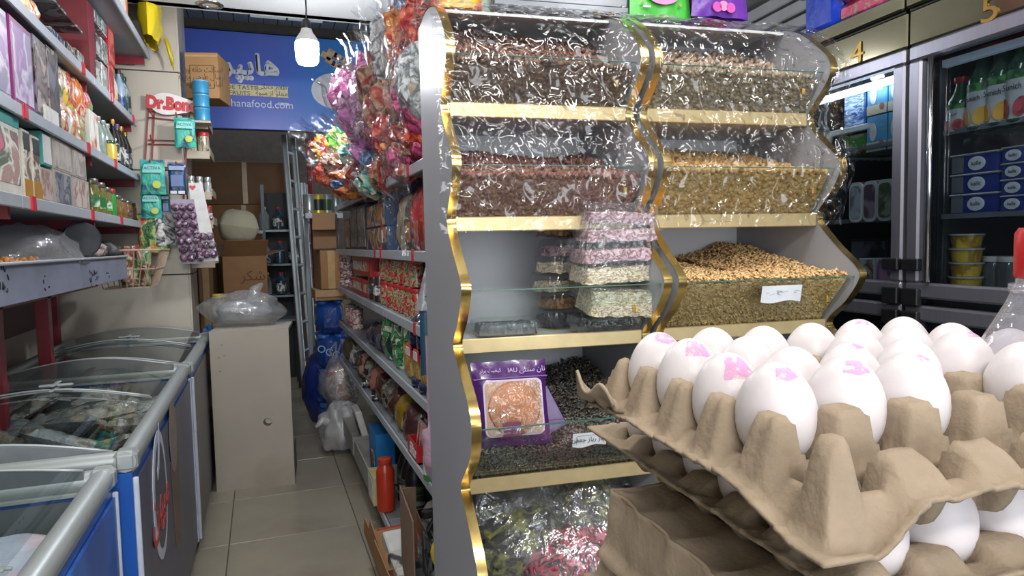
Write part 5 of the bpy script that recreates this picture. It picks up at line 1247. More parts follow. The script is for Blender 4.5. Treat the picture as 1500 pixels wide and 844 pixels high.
for j, u in enumerate((548, 556)):
    ground('jar', 'sauce_jar', '%s dark jar beside the red tubs on the third shelf' % ['farther', 'nearer'][j], 'jar', u, s3_, .032, .15, (mat('dark_jar', '#3c2420', .2, coat=.5), RDL, wbl), group='dark jars by the red tubs')
tom = pmat('tomato_label', ['#a82a22', '#c23a2c', '#7a1c1a', '#b09a84', '#5f7a3a'], 55, .2, coat=.5)
for lay_ in range(2):
    for j in range(6):
        ground('jar', 'tomato_jar', '%s tomato jar of the %s row, from the far end' % (ORD[j], ['lower', 'upper'][lay_]), 'jar', 568+8.6*j, s3_+.118*lay_, .031, .115, (tom, mat('green_lid', '#4a5f3a', .35, .3) if (lay_ and j < 4) else RDL, None), group='tomato jars in two rows', v=430, y=yG(568+9*j, 430, GX+.05).y)
t = carton('juice_carton', 'orange topped carton on the tomato jars by the hanging bag', 'box', (GX+.06, yG(618, 400).y-.02, s3_+.237), NI, .12, .09, .02, obl, redw)
# fourth shelf
for j, u in enumerate((505, 512)): ground('jar', 'mayonnaise_jar', '%s beige jar at the far end of the fourth shelf' % ORD[j], 'jar', u, s4_, .04, .16, (mat('beige_jar', '#a8997c', .3), mat('cream_lid', '#b5a98c', .4), None), v=460)
for j, u in enumerate((514, 519, 524)): ground('can', 'food_can', '%s red and white tall can on the fourth shelf' % ORD[j], 'can', u, s4_, .036, .13, (redw, canm), v=470, group='tall red cans')
navf = mat('navy_film', '#16213f', .18, var=.3, bump=.5, bscale=16, coat=.5); grnf = pmat('green_check', ['#1f5f34', '#3f8a52', '#184a2a', '#bcc9b4'], 34, .2, coat=.4, stretch=(1, 1, 1)); past = pmat('pasta', ['#a88442', '#c9a866', '#8a6a30', '#b5924e'], 46, .35, stretch=(1, 1, .6))
for k, (q, m, nm) in enumerate((((531, 478, 541, 470), navf, 'farthest navy blue'), ((541, 474, 552, 466), navf, 'nearer navy blue'), ((552, 476, 562, 470), mat('dark_green_film', '#17392a', .2, var=.3, bump=.5, bscale=16, coat=.4), 'dark green'))):
    gbag('%s glossy bag on the fourth gondola shelf' % nm, q, s4_, .14, m, .0, 80+k)
for k, (u, nm) in enumerate(((566, 'far'), (580, 'middle'), (596, 'near'))):
    y = yG(u, 540).y; t = thing('pasta_bag', '%s green checked pasta bag on the fourth shelf' % nm, 'pasta bag', (GX+.05, y, s4_), NI, 'green checked pasta bags'); h = .15 if k < 2 else .24
    bag_parts(t, .13, .09, h, past if k == 2 else grnf, None, None, 90+k, wr=.006)
    G().lathe([(.06, 0), (.062, .03), (.05, .09), (.02, .11)], 12, (0, 0, h*.62), sy=.8).build('checked_top', grnf, t, smooth=True)
for k, u in enumerate((611, 622, 634)):
    y = yG(u, 560).y; t = thing('pasta_bag', '%s navy topped pasta bag with red and white label' % ['farther', 'middle', 'nearest'][k], 'pasta bag', (GX+.045, y, s4_), NI, 'navy topped pasta bags'); bag_parts(t, .115, .09, .23, past, None, None, 95+k, wr=.005)
    G().lathe([(.054, 0), (.060, .05), (.055, .10), (.02, .13)], 14, (0, 0, .14), sy=.85).build('navy_top', navf, t, smooth=True); G().box((0, -.052, .135), (.075, .006, .045), .002).build('red_label', redclip, t); G().box((0, -.0565, .135), (.06, .002, .03)).build('white_label', WHT, t)
    G().lathe([(.05, 0), (.056, .02), (.054, .035)], 14, (0, 0, 0), sy=.85).build('navy_foot', navf, t, smooth=True)
# fifth shelf: loose packets
mix = [('olive brown wrapped loaf', mat('olive_wrap', '#5f5a3a', .25, var=.3, bump=.4, bscale=18, coat=.4)), ('silver and white packet', pmat('white_wrap', ['#a8a59c', '#7f7d78', '#c2bfb6', '#4a4c58'], 14, .2, bump=.5)), ('reddish pink packet', pmat('pink_wrap', ['#7a4240', '#a06a60', '#5a302e', '#b59088'], 12, .22, bump=.4)), ('dark brown packet', mat('brown_wrap', '#4a2c26', .22, var=.3, bump=.4, bscale=18, coat=.4)), ('mustard yellow packet', mat('mustard_wrap', '#8a6f22', .25, var=.3, bump=.4, bscale=18, coat=.3)), ('clear packet of black figs', pmat('fig_wrap', ['#26221f', '#5c564c', '#8a8478', '#1a1716'], 22, .18, bump=.4, coat=.5))]
for k, (u, m, rx) in enumerate(((507, 0, .08), (517, 1, .09), (527, 2, .08), (536, 5, .07), (545, 2, .08), (553, 3, .085), (562, 5, .07), (572, 3, .08), (582, 4, .09), (594, 3, .08))):
    y = yG(u, 570).y; t = thing('wrapped_packet', '%s on the fifth gondola shelf, %s from the far end' % (mix[m][0], ORD[k]), 'packet', (GX+.085, y, s5_)); blob(.075, rx, .085, 100+k, .2, 20, 14, 2.4, -.07).build('packet_wrap', mix[m][1], t, (0, 0, .072), smooth=True)
    G().grid(8, 3, lambda a, b: (-.02+.04*a, rx*.6*(a-.5), .13+.04*b)).build('packet_twist', mix[m][1], t, smooth=True)
for k, u in enumerate((538, 552)): ground('jar', 'dark_jar', '%s squat black jar at the lip of the fifth shelf' % ['farther', 'nearer'][k], 'jar', u, s5_, .028, .06, (mat('dark_glass', '#22201f'), BK, wbl), off=-.004, v=585)
t = thing('paper_pouch', 'brown kraft pouch propped at the lip of the fifth shelf', 'pouch', (GX+.03, yG(592, 620).y, s5_), NI, rot=(R(-12), 0, NI)); bag_parts(t, .10, .05, .13, mat('kraft', '#8c6a48', .5, bump=.2), None, pmat('kraft_print', ['#8c6a48', '#5f4430', '#a8875f'], 14, .5), 130)
yb = yG(612, 650).y
t = thing('biscuit_box', 'open red box with white script lettering at the shelf lip', 'box', (GX+.055, yb-.02, s5_), NI); rb_ = mat('box_red', '#a81a24', .35)
g = G(); g.box((0, 0, .003), (.16, .12, .006)); g.box((0, -.058, .035), (.16, .004, .07)); g.box((0, .058, .035), (.16, .004, .07)); g.box((-.078, 0, .035), (.004, .112, .07)); g.box((.078, 0, .035), (.004, .112, .07)); g.build('carton', rb_, t)
G().box((0, 0, .03), (.16, .004, .06)).build('open_flap', rb_, t, (0, .058, .07), (R(-15), 0, 0)); text('Elite', .062, WHT, t, 'box_lettering', (.0, -.0608, .034), shear=.35, bold=.001)
for k in range(4): b_ = thing('chocolate_bar', '%s red striped bar standing in the open red box' % ORD[k], 'bar', (GX+.025+.02*k, yb-.02, s5_+.008), NI, 'bars in the red box', rot=(R(-6), 0, NI)); G().box((0, 0, .06), (.12, .012, .12), .003).build('bar_wrapper', pmat('bar_print', ['#8c1820', '#a82a2c', '#c9b9a8', '#6a1218'], 20, .3, stretch=(1, 1, .3)), b_); G().box((0, 0, .123), (.118, .003, .01)).build('bar_seal', silver, b_)
ground('can', 'drink_can', 'bright green can at the near end of the fifth shelf', 'can', 634, s5_, .033, .115, (mat('can_green', '#2a8a34', .3, .2), canm, WHT), off=-.02, v=680)
# base shelf and floor fringe
crw = mat('crate_white', '#8d8b86', .5)
for k, (ya, yb_, nm) in enumerate(((4.05, 4.55, 'far'), (3.45, 3.98, 'near'))):
    t = thing('open_tray', '%s white open tray on the bottom shelf' % nm, 'tray', (GX+.09, (ya+yb_)/2, s6_), 0); L_ = yb_-ya
    g = G(); g.box((0, 0, .004), (.26, L_, .008)); g.build('tray_bottom', crw, t)
    for s in (-1, 1): G().box((s*.13, 0, .055), (.008, L_, .11)).build('tray_side', crw, t); G().box((0, s*(L_/2-.004), .055), (.252, .008, .11)).build('tray_side', crw, t)
t = thing('paper_pack', 'white folded paper pack leaning in the far open tray', 'packet', (GX+.06, 4.22, s6_+.010), rot=(0, R(-14), 0)); G().box((0, 0, .12), (.04, .2, .24), .004).build('pack_body', WHT, t); G().box((-.022, .0, .14), (.003, .15, .1)).build('pack_print', dkp, t)
t = thing('napkin_box', 'bright blue box standing in the near tray with brown picture', 'box', (GX+.06, 3.62, s6_+.010), NI); add_box(t, .22, .10, .25, mat('bright_blue', '#1f6fb0', .35), None); G().box((0, -.0515, .10), (.10, .003, .07)).build('biscuit_picture', pmat('biscuit', ['#8c6a4a', '#b5946a', '#5f4430'], 20, .4), t)
t = thing('napkin_box', 'second blue box lying behind the standing blue one', 'box', (GX+.10, 3.86, s6_+.010), NI); add_box(t, .2, .12, .20, mat('bright_blue', '#1f6fb0'), navyp)
t = thing('small_carton', 'white carton with yellow edge below the blue box', 'box', (GX-.005, 3.32, .148), NI); add_box(t, .16, .09, .14, mat('pale_yellow', '#b5a878', .5), WHT)
t = thing('sauce_bottle', 'orange red squeeze bottle at the front of the bottom shelf', 'bottle', (GX-.005, 3.14, .16), NI); bottle_parts(t, .042, .25, mat('orange_red', '#a8321c', .3), mat('orange_cap', '#b53a20', .35), None, shoulder=.78, neck=.6)
for k in range(3): 
    b_ = thing('dark_bottle', '%s black bottle with pale stripes behind the orange squeeze bottle' % ORD[k], 'bottle', (GX+.11, 3.02+.10*k, .16), NI, 'striped black bottles'); bottle_parts(b_, .045, .30, BK, BK, pmat('stripes', ['#2a2c2a', '#8a8f86', '#2a2c2a', '#4f6a4a'], 12, .3, stretch=(.2, .2, 2)))
for k, (y, z, ang) in enumerate(((2.86, .10, 20), (2.72, .14, 26), (2.58, .12, 16))):
    t = thing('carton_tray', '%s torn brown carton tray leaning on the bottom shelf' % ['far', 'middle', 'near'][k], 'tray', (GX-.02, y, z), rot=(R(ang), 0, R(6))); g = G(); g.box((0, 0, .002), (.2, .26, .005)); g.box((-.1, 0, .04), (.005, .26, .08)); g.box((.1, 0, .04), (.005, .26, .08)); g.box((0, -.13, .04), (.2, .005, .08)); g.build('tray_body', cmd, t); G().box((0, .0, .03), (.12, .16, .05), .006).build('tray_packet', [redtub, WHT, pmat('bw', ['#26282a', '#b5b2aa', '#3a3c3e'], 16, .3)][k], t)
y = hit(575, 780, 'x', GX-.03).y
t = thing('cardboard_sheet', 'large upright brown cardboard flap in front of the shelves', 'sheet', (GX-.055, 2.38, .0), R(-4)); G().box((0, 0, .24), (.006, .36, .48), .002).build('sheet_panel', mat('carton_shade', '#7d6350', .75, var=.08), t); G().box((.03, .183, .235), (.06, .006, .46)).build('sheet_fold', mat('carton_shade', '#7d6350'), t)
t = thing('spray_bottle', 'black spray bottle with trigger standing behind the cardboard flap', 'bottle', (GX+.075, 2.26, .174), NI); bottle_parts(t, .045, .30, BK, BK, None); G().box((0, -.05, .30), (.03, .10, .03), .006).build('trigger_head', BK, t); G().tube([(0, -.05, .29), (0, -.08, .24), (0, -.07, .21)], .008, 6).build('trigger', BK, t)  # a spray bottle with its trigger head
t = thing('tube_roll', 'translucent white wrapped roll on the bottom shelf', 'roll', (GX+.09, 2.42, .40), NI); blob(.09, .07, .05, 150, .2, 18, 12).build('roll_wrap', mat('white_wrap2', '#a09d98', .4), t, smooth=True)
ub = [('soap_box', 'white carton with blue numeral label near the stand', 'box', 2.20, .34)]
t = thing('support_carton', 'low grey carton stack under the white labelled carton', 'box', (GX+.10, 2.28, .16), NI); add_box(t, .42, .16, .19, mat('grey_card', '#6c6a66', .5), greyp)
t = thing('soap_box', 'white carton with blue numeral label near the stand', 'box', (GX+.07, 2.20, .352), NI); add_box(t, .13, .09, .13, WHT, WHT, WHT); G().box((0, -.047, .05), (.09, .003, .06)).build('blue_label', mat('label_blue', '#1f3f8c', .4), t); text('100', .04, WHT, t, 'box_lettering', (0, -.0495, .05)); text('ADA', .03, BK, t, 'box_lettering', (0, -.0475, .10))
t = thing('lemon_soap', 'yellow lemon shaped bottle by the white carton', 'bottle', (GX-.0, 2.12, .352)); blob(.03, .03, .045, 160, .04, 16, 12).build('lemon_body', yel, t, (0, 0, .043), smooth=True); G().lathe([(.010, .08), (.011, .10), (.006, .105)], 10).build('lemon_cap', grn, t)
for k in range(2): ground('can', 'steel_can', '%s plain steel can low beside the black spray bottle' % ORD[k], 'can', 0, .0 if False else .16, .034, .12, (canm, canm), off=-.01, y=2.14+.075*k)
# ================================================================== CANDY BOUQUETS ON THE TOP SHELF
wrapc = clear('cellophane', (.95, .95, .96), .02, .12, .0, bump=.6, bscale=18)
stk = mat('straw_sticks', '#8c7a62', .5, var=.3, scale=30)
def bouquet(label, head, foot, r, m, seed, m2=None, crown=True, sticks=True):
    H, Ft = Vector(head), Vector(foot); ax = H-Ft; L_ = ax.length
    q = ax.to_track_quat('Z', 'Y')
    t = thing('candy_bouquet', label, 'candy pack', tuple(Ft), 0, 'candy bouquets on the top shelf', rot=tuple(q.to_euler()))
    rs_ = random.Random(seed)
    g = blob(r*1.0, r*.85, min(L_*.42, r*1.6), seed, .30, 22, 16, 2.6, None, .8); g.build('sweets_foil', m, t, (0, 0, L_*.72), smooth=False)
    if m2:
        for k in range(4):
            a = k*1.6+seed; blob(r*.42, r*.36, r*.55, seed+k+3, .3, 14, 10, 3, None, .8).build('sweet_packet', m2, t, (math.cos(a)*r*.75, math.sin(a)*r*.7, L_*(.62+.12*(k % 3))))
    def f(u, v):
        a = 2*math.pi*u; rr_ = r*(.16+1.0*min(1, v/.72)**.8) if v < .8 else r*(1.15-.55*(v-.8)/.2*(1 if v < .93 else .2))
        k = 1+.16*math.sin(a*7+seed)*v+.10*noise.noise((math.cos(a)*3+seed, math.sin(a)*3, v*6))
        return (math.cos(a)*rr_*k, math.sin(a)*rr_*k*.9, L_*(v*1.22)+.03*noise.noise((a*2, seed, 0))*v)
    G().grid(26, 14, f, closeu=True).build('cellophane', wrapc, t, smooth=True)
    if sticks:
        g = G()
        for k in range(9):
            a = rs_.uniform(0, 6.28); e = rs_.uniform(.2, .7)*r
            g.tube([(math.cos(a)*.012, math.sin(a)*.012, 0), (math.cos(a)*e, math.sin(a)*e, L_*.62)], .0035, 5)
        o = g.build('straw_sticks', stk, t); o['kind'] = 'stuff'
    return t
def fm(name, cols, scale=12): return pmat('foil_'+name, cols, scale, .34, bump=.6, bscale=26, coat=.2)
fY = fm('yr', ['#c2861f', '#b5282a', '#d2a52c', '#8c1f22']); fG = fm('green', ['#3f9a34', '#2a6a2c', '#7fb84a', '#c9a878']); fT = fm('teal', ['#2f7f78', '#1f5a5c', '#6aa89c', '#c2b08c']); fR = fm('red', ['#b0282a', '#8c1a20', '#c2502c', '#6a1418']); fB = fm('blue', ['#2a5f9a', '#1a3a66', '#7a9ac0', '#44506a']); fP = fm('purple', ['#8a4a86', '#b06aa4', '#64345f', '#c9a4c0']); fK = fm('pink', ['#b83f86', '#d07aae', '#8c2f66', '#e0b0cc']); fBr = fm('brown', ['#7a5a40', '#5a3a2a', '#a08468', '#8c2f2a']); fS = fm('silver', ['#8f9698', '#b9bfc0', '#5f6668', '#c9cdcd']); fO = fm('orange', ['#c25a24', '#b03020', '#d28a3a', '#7f2a18']); fM = fm('magenta', ['#a01f56', '#6a1438', '#c24a7a', '#3f1428']); fW = fm('white', ['#b0b2b2', '#d0d2d2', '#8a8c8c', '#a89a8c'])
ZS = s1_+.004
bq = [
 ((560, 255), 2.95, .085, fBr, None, 'brown straw bouquet low at the shelf lip, nearer one'),
 ((540, 270), 3.20, .08, fT, None, 'dim teal bouquet low at the shelf lip'),
 ((590, 235), 2.55, .085, fM, fBr, 'dark maroon bouquet low beside the stand'),
 ((478, 235), 3.80, .07, fBr, None, 'small brown bouquet among the farthest ones'),
 ((575, 215), 2.70, .08, fR, fBr, 'wine red bouquet over the shelf lip'),
  # pixel of the head, its distance along the aisle, size, foils, words
 ((462, 212), 4.05, .10, fY, None, 'yellow and red foil bouquet at the aisle edge, farthest left'),
 ((470, 252), 3.85, .075, fR, None, 'small red foil bouquet hanging lowest over the aisle'),
 ((482, 196), 3.95, .08, fG, None, 'bright green bouquet above the yellow and red one'),
 ((505, 225), 3.70, .085, fT, fBr, 'teal bouquet of brown sweets near the far end'),
 ((496, 268), 3.60, .075, fO, fB, 'orange and blue bouquet low over the shelf edge'),
 ((520, 250), 3.45, .09, fBr, fS, 'brown bouquet with straw sticks near the shelf lip'),
 ((508, 178), 3.85, .075, fG, fR, 'dark green and red striped bouquet under the white bowl'),
 ((528, 222), 3.30, .065, fP, None, 'small lilac foil bouquet in the lower middle'),
 ((541, 235), 3.20, .065, fB, fBr, 'blue foil bouquet beside the lilac one'),
 ((505, 130), 3.55, .11, fK, fP, 'pink cellophane bouquet in front of the white bowl'),
 ((528, 150), 3.35, .12, fP, fK, 'large purple cellophane bouquet in the middle'),
 ((530, 80), 3.45, .075, fK, None, 'pink bouquet with yellow smiley sweet up high'),
 ((522, 105), 3.5, .07, fP, None, 'small purple bouquet below the smiley one'),
 ((560, 110), 3.05, .13, fBr, fS, 'large brown and silver bouquet under the plastic'),
 ((553, 165), 3.0, .10, fBr, fM, 'brown crinkled bouquet in the centre of the heap'),
 ((546, 195), 2.95, .07, fM, None, 'deep magenta foil bouquet with a bright point'),
 ((572, 190), 2.75, .10, fR, fO, 'red and orange foil bouquet with silver glints'),
 ((598, 200), 2.50, .085, fR, fM, 'dark red bouquet close to the stand panel'),
 ((560, 40), 2.95, .09, fS, fW, 'silver white crumpled bouquet near the ceiling'),
 ((562, 72), 2.85, .085, fS, None, 'grey silver bouquet below the white crumpled one'),
 ((590, 35), 2.7, .10, fO, fS, 'orange and silver bouquet near the top'),
 ((590, 75), 2.6, .085, fO, fBr, 'orange brown bouquet half way down beside the plastic'),
 ((612, 95), 2.45, .10, fS, fW, 'pale silver bouquet inside draped plastic'),
 ((604, 150), 2.45, .09, fM, fR, 'rosy red bouquet inside plastic beside the stand'),
 ((615, 15), 2.5, .10, fR, fO, 'bright red bouquet at the very top by the stand'),
 ((640, 4), 2.4, .085, fR, fG, 'red and green bouquet topmost behind the stand edge'),
 ((580, 5), 2.75, .075, fB, fO, 'blue and orange bouquet topmost in the heap'),
 ((530, 175), 3.1, .08, fBr, fP, 'brown and purple bouquet over the straw sticks'),
 ((575, 140), 2.75, .09, fBr, fR, 'brown red bouquet behind the purple one'),
]
for k, ((u, v), y, r, m, m2, lab) in enumerate(bq):
    H = hit(u, v, 'y', y)
    dz = H.z-ZS
    Ft = Vector((GX+.14+.10*(k % 3), y-.10-.05*(k % 2), ZS+.02))
    if dz > .45: Ft = Vector((GX+.20, y-.02, ZS+.02+(dz-.42)*.75))
    if H.z < ZS+.10: Ft.x = GX+.08
    bouquet(lab, H, Ft, r, m, k*3+1, m2)
# wire tiers that carry the upper bouquets
t = thing('bouquet_rack', 'thin wire rack carrying the upper rows of candy bouquets', 'rack', (GX+.2, 2.9, ZS))
for y in (-.8, .0, .8): G().tube([(.22, y, 0), (.22, y, .78)], .006, 6).build('rack_post', rkm, t)
for z in (.26, .50, .72):
    for x in (.0, .11): G().tube([(x+.1, -.84, z), (x+.1, .95, z)], .005, 6).build('rack_bar', rkm, t)
    for y in (-.8, .0, .8): G().tube([(.09, y, z), (.22, y, z)], .005, 6).build('rack_arm', rkm, t)
# printed carrier bag hanging at the end of the shelves, pink tissue below
p0 = D(.235, 1.99, 0)
a = hit(640, 330, 'y', 2.02)
t = thing('carrier_bag', 'translucent white carrier bag with dark letters hanging at the shelf end', 'bag', (hit(634, 400, 'y', 2.0).x, 2.0, hit(634, 455, 'y', 2.0).z)); hH = hit(640, 325, 'y', 2.0).z-t.location.z
G().grid(14, 20, lambda u, v: ((u-.5)*(.115*(1-v)+.02)+.02*v+.01, .012*math.sin(u*9+v*3)+.006*noise.noise((u*5, v*8, 3)), v*hH)).build('bag_body', clear('carrier_film', (.8, .82, .84), .08, .2, .55, (.50, .54, .58), bump=.4, bscale=16), t, smooth=True)
for k, s in enumerate(('VAN', 'DDE', 'LIR')): text(s, .042, mat('pen_grey', '#23262c', .5), t, 'bag_lettering', (.008, -.016, hH*(.60-.17*k)), (R(90), R(0), 0), sx=.8)
G().box((.0, -.015, hH*.17), (.06, .002, .003)).build('bag_rule', mat('pen_grey', '#23262c'), t)
G().grid(10, 12, lambda u, v: ((u-.5)*.08+.0, .01*math.sin(u*8)+.02, -.20*v)).build('blue_inner_bag', mat('blue_grey_film', '#34586c', .35, bump=.2), t, smooth=True)
G().tube([(.03, 0, hH), (.035, .0, hH+.03)], .003, 6).build('bag_hook', BK, t)
t = thing('tissue_bundle', 'pale pink tissue bundle hanging below the carrier bag', 'bag', tuple(hit(640, 660, 'y', 1.98))); blob(.04, .04, .09, 171, .25, 18, 14).build('tissue_body', mat('pink_tissue', '#a8899a', .6, bump=.3), t, smooth=True); G().grid(6, 8, lambda u, v: ((u-.5)*.05, .0, .05+.30*v)).build('tissue_neck', mat('pink_tissue', '#a8899a'), t, smooth=True)
# ================================================================== ON AND IN THE DISPLAY STANDS
def sD(st, x, y, z): return D(x, y, z)
def at_glass(tier, f_):      # point (y, z) on the outside of a tier's front glass, f_ 0 low .. 1 high
    (yb, zb) = BULGE[tier]; y0, z0 = WY[tier]+.006, BZ[tier]+.01
    return y0+(yb+.012-y0)*f_-.0015, z0+(zb-z0)*f_, math.atan2(yb+.012-y0, zb-z0)
def glass_card(label, tier, u0, u1, v, h, m):
    y, z, an = at_glass(tier, .62); a, b = hitD(u0, v, 'y', y), hitD(u1, v, 'y', y)
    t = thing('paper_note', label, 'paper note', tuple(D((a.x+b.x)/2, BULGE[tier][0]+.004, (a.z+b.z)/2)), 0, rot=(-an*.25, 0, -DA)); w_ = b.x-a.x
    G().grid(8, 4, lambda p_, q_: ((p_-.5)*w_, -.001-.0025*math.sin(p_*3.1)*(1-q_), (q_-.5)*h-(.003*math.sin(p_*7) if q_ == 0 else 0))).build('paper', m, t); return t, w_
nw = mat('note_paper', '#cfd3d8', .6, var=.02)
t, w_ = glass_card('small blank-looking white note with faint pencil on the pumpkin seed glass', 2, 1098, 1155, 428, .040, nw)
scribble(t, -.0048, 0, .002, w_*.7, .012, 14, 'pencil_marks', mat('pencil', '#7c8088', .7), 'y', .00035)
for s, u_, v_ in (('۱۷۰', -.01, .0), ('تخم', .018, .004)): pass
t, w_ = glass_card('white printed name card on the sunflower seed glass', 3, 826, 874, 633, .030, nw)
ink = mat('note_ink', '#33363c', .6)
text(fa('انجبار ریاز جعفری'), .0145, ink, t, 'card_lettering', (0, -.0048, .001), depth=.0002)
g = G()
for zz in (.0105,): g.box((.0, -.0045, zz), (w_*.78, .0004, .0006))
for xx in (-.40, .40): g.box((xx*w_, -.0045, 0), (.0006, .0004, .018))
g.build('card_frame', ink, t)
# clear clamshell boxes
shell = clear('clamshell', (.94, .94, .96), .07, .08, .03, (.8, .8, .85), bump=.25, bscale=60)
def contents(kind):
    return {'cream': pmat('cont_cream', ['#b5a584', '#d9cfae', '#8a7a58', '#e0d8be'], 70, .5, stretch=(1, 1, 2.2)), 'pink': pmat('cont_pink', ['#8a6a6c', '#b5969a', '#6a4c50', '#c4acae'], 60, .4), 'brown': pmat('cont_brown', ['#8a6038', '#b58a56', '#5f3c22', '#a3743f'], 60, .45), 'dark': pmat('cont_dark', ['#2b2c36', '#3c3d48', '#1d1e26'], 50, .3)}[kind]
def clam(label, p_, rot, kind, fill=.6, w_=.165, d=.115, h=.056, group=None):
    t = thing('clear_food_box', label, 'food box', p_, 0, group, rot=rot)
    def ringp(k, z): return [(math.copysign(abs(math.cos(a))**.35, math.cos(a))*w_/2*k, math.copysign(abs(math.sin(a))**.35, math.sin(a))*d/2*k, z) for a in [2*math.pi*(i+.5)/48 for i in range(48)]]
    g = G(); rows = [ringp(.86, 0), ringp(.88, .001), ringp(.95, h*.46), ringp(1.04, h*.48), ringp(1.04, h*.52)]
    for r_ in rows: pass
    V = [q for r_ in rows for q in r_]; F = [(j*48+i, j*48+(i+1) % 48, (j+1)*48+(i+1) % 48, (j+1)*48+i) for j in range(4) for i in range(48)]; F.append(tuple(range(48))[::-1]); g.add(V, F); g.build('base_tub', shell, t, smooth='auto')
    g = G(); rows = []
    for (k, z) in ((1.035, h*.53), (.97, h*.54), (.93, h*.95), (.88, h), (.5, h)):
        rg = ringp(k, z); 
        if k in (.97, .93): rg = [(x*(1.0+.022*(i % 2)), y*(1.0+.03*(i % 2)), zz) for i, (x, y, zz) in enumerate(rg)]
        rows.append(rg)
    V = [q for r_ in rows for q in r_]; F = [(j*48+i, j*48+(i+1) % 48, (j+1)*48+(i+1) % 48, (j+1)*48+i) for j in range(4) for i in range(48)]; F.append(tuple(4*48+i for i in range(48))); g.add(V, F); g.build('ribbed_lid', shell, t, smooth=False)
    g = G()
    def fc(u, v):
        x, y = (u-.5)*w_*.86, (v-.5)*d*.86; e = min(u, 1-u, v, 1-v) 
        return (x, y, .003+(h*fill if e > .001 else 0)+.005*noise.noise((x*80, y*80, w_+p_[2]*30)))
    g.grid(24, 16, fc); 
    o = g.build('contents', contents(kind), t, smooth=False); o['kind'] = 'stuff'; return t
# front stack of five, rear-left stack of six, two flat dark trays
zb3 = BZ[2]+.002
fx = hitD(893, 430, 'y', 1.55).x
specs = [('dark flat clear box at the bottom of the right clear box stack', 'dark', .35, (0, 0, 0), .0, 1.62, .042), ('second-lowest clear box of the right stack, full of cream seeds', 'cream', .75, (-14, 3, 0), .052, 1.565, .07), ('third clear box from the bottom of the right stack, cream seeds with pale lid', 'cream', .6, (-8, -2, 2), .128, 1.575, .06), ('fourth clear box of the right stack holding pink pieces', 'pink', .45, (-4, -2, -3), .176, 1.57, .06), ('fifth clear box of the right stack with ribbed lid and pink pieces', 'pink', .5, (-2, 0, -4), .222, 1.585, .055), ('topmost clear box of the right stack in front of the gold edge', 'pink', .5, (-2, 2, 1), .262, 1.60, .055)]
for lab, kind, fill, rot, dz, y, h in specs: clam(lab, tuple(D(fx+rot[1]*.002+(.012 if h < .06 else 0), y-.04, zb3+dz)), (R(-rot[0]*.6), R(rot[1]), -DA+R(rot[2])), kind, fill, .205, .135, h)
lx = hitD(828, 430, 'y', 1.72).x
for k in range(6):
    kind = ['dark', 'brown', 'cream', 'cream', 'pink', 'brown'][k]
    clam('%s clear box from the bottom of the left rear stack, %s contents' % (ORD[k], kind), tuple(D(lx+.01*math.sin(k*2), 1.74-.008*k, zb3+.047*k)), (0, R([0, 1, -1, 2, -2, 3][k]), -DA+R(12+3*k)), kind, .55, .15, .11, .046)
cx_ = hitD(737, 470, 'y', 1.66).x
clam('low clear tray of dark pieces lying alone at the left of the tier', tuple(D(cx_, 1.645, zb3)), (0, 0, -DA+R(-4)), 'dark', .62, .17, .12, .036)
# purple zip bag with a round-cornered window
pbw = .172; px_ = hitD(752, 570, 'y', 1.42).x
t = thing('zip_bag', 'purple zip bag with clear window showing a round brown biscuit', 'bag', tuple(D(px_, 1.425, .955)), rot=(R(-13), 0, -DA+R(-2)))
ppl = mat('bag_purple', '#43145c', .25, var=.15, bump=.25, bscale=24, coat=.4); bag_parts(t, pbw, .045, .185, ppl, None, None, 200, wr=.003)
def rrect(w_, h, r, n=6):
    out = []
    for cx, cy, a0 in ((w_/2-r, h/2-r, 0), (-w_/2+r, h/2-r, 90), (-w_/2+r, -h/2+r, 180), (w_/2-r, -h/2+r, 270)):
        for i in range(n+1): a = R(a0+90*i/n); out.append((cx+r*math.cos(a), cy+r*math.sin(a)))
    return out
wz = .082
G().prism([(x, wz+z) for x, z in rrect(.132, .122, .014)], 'y', -.0285, -.0265).build('window_frame', mat('frame_pale', '#b9a9c4', .4), t)
G().prism([(x, wz+z) for x, z in rrect(.124, .114, .012)], 'y', -.0300, -.0286).build('window_ground', mat('window_tan', '#a3826a', .35, var=.2, scale=30), t)
G().lathe([(.056, 0), (.058, .002), (.054, .006), (.001, .008)], 28, cap=False).build('biscuit', mat('biscuit_brown', '#a8714a', .45, var=.22, scale=40, bump=.3, bscale=90), t, (0, -.0302, wz-.002), (R(90), 0, 0), smooth=True)
G().grid(16, 14, lambda u, v: ((u-.5)*.122, -.0395-.003*noise.noise((u*6, v*6, 1))-.003*ridge(u*3, v*3, 2), wz+(v-.5)*.112)).build('window_film', clear('bag_window', (.96, .94, .93), .06, .06, 0, bump=.35, bscale=22), t, smooth=True)
G().box((-.01, -.040, wz-.045), (.040, .002, .030), .001).build('maroon_label', mat('label_maroon', '#5f1a44', .4), t)
lk = mat('bag_ink', '#b9a4c8', .4)
text(fa('کلوچه سنتی'), .011, lk, t, 'label_lettering', (-.01, -.0415, wz-.043), depth=.0003)
text(fa('نان سنتی'), .016, lk, t, 'bag_lettering', (.05, -.016, .163), depth=.0003); text('IAU', .014, lk, t, 'bag_lettering', (.005, -.016, .163), depth=.0003); text(fa('کیفیت برتر'), .011, lk, t, 'bag_lettering', (-.045, -.016, .165), depth=.0003)
G().box((0, -.016, .147), (pbw*.97, .003, .0025)).build('zip_line', mat('zip_violet', '#6a3a86', .3), t)
for k in range(2): G().box((.105, .004-.002*k, .03), (.05, .006, .10), .002).build('side_gusset', ppl, t, None, (0, R(-24), 0)) if k == 0 else None
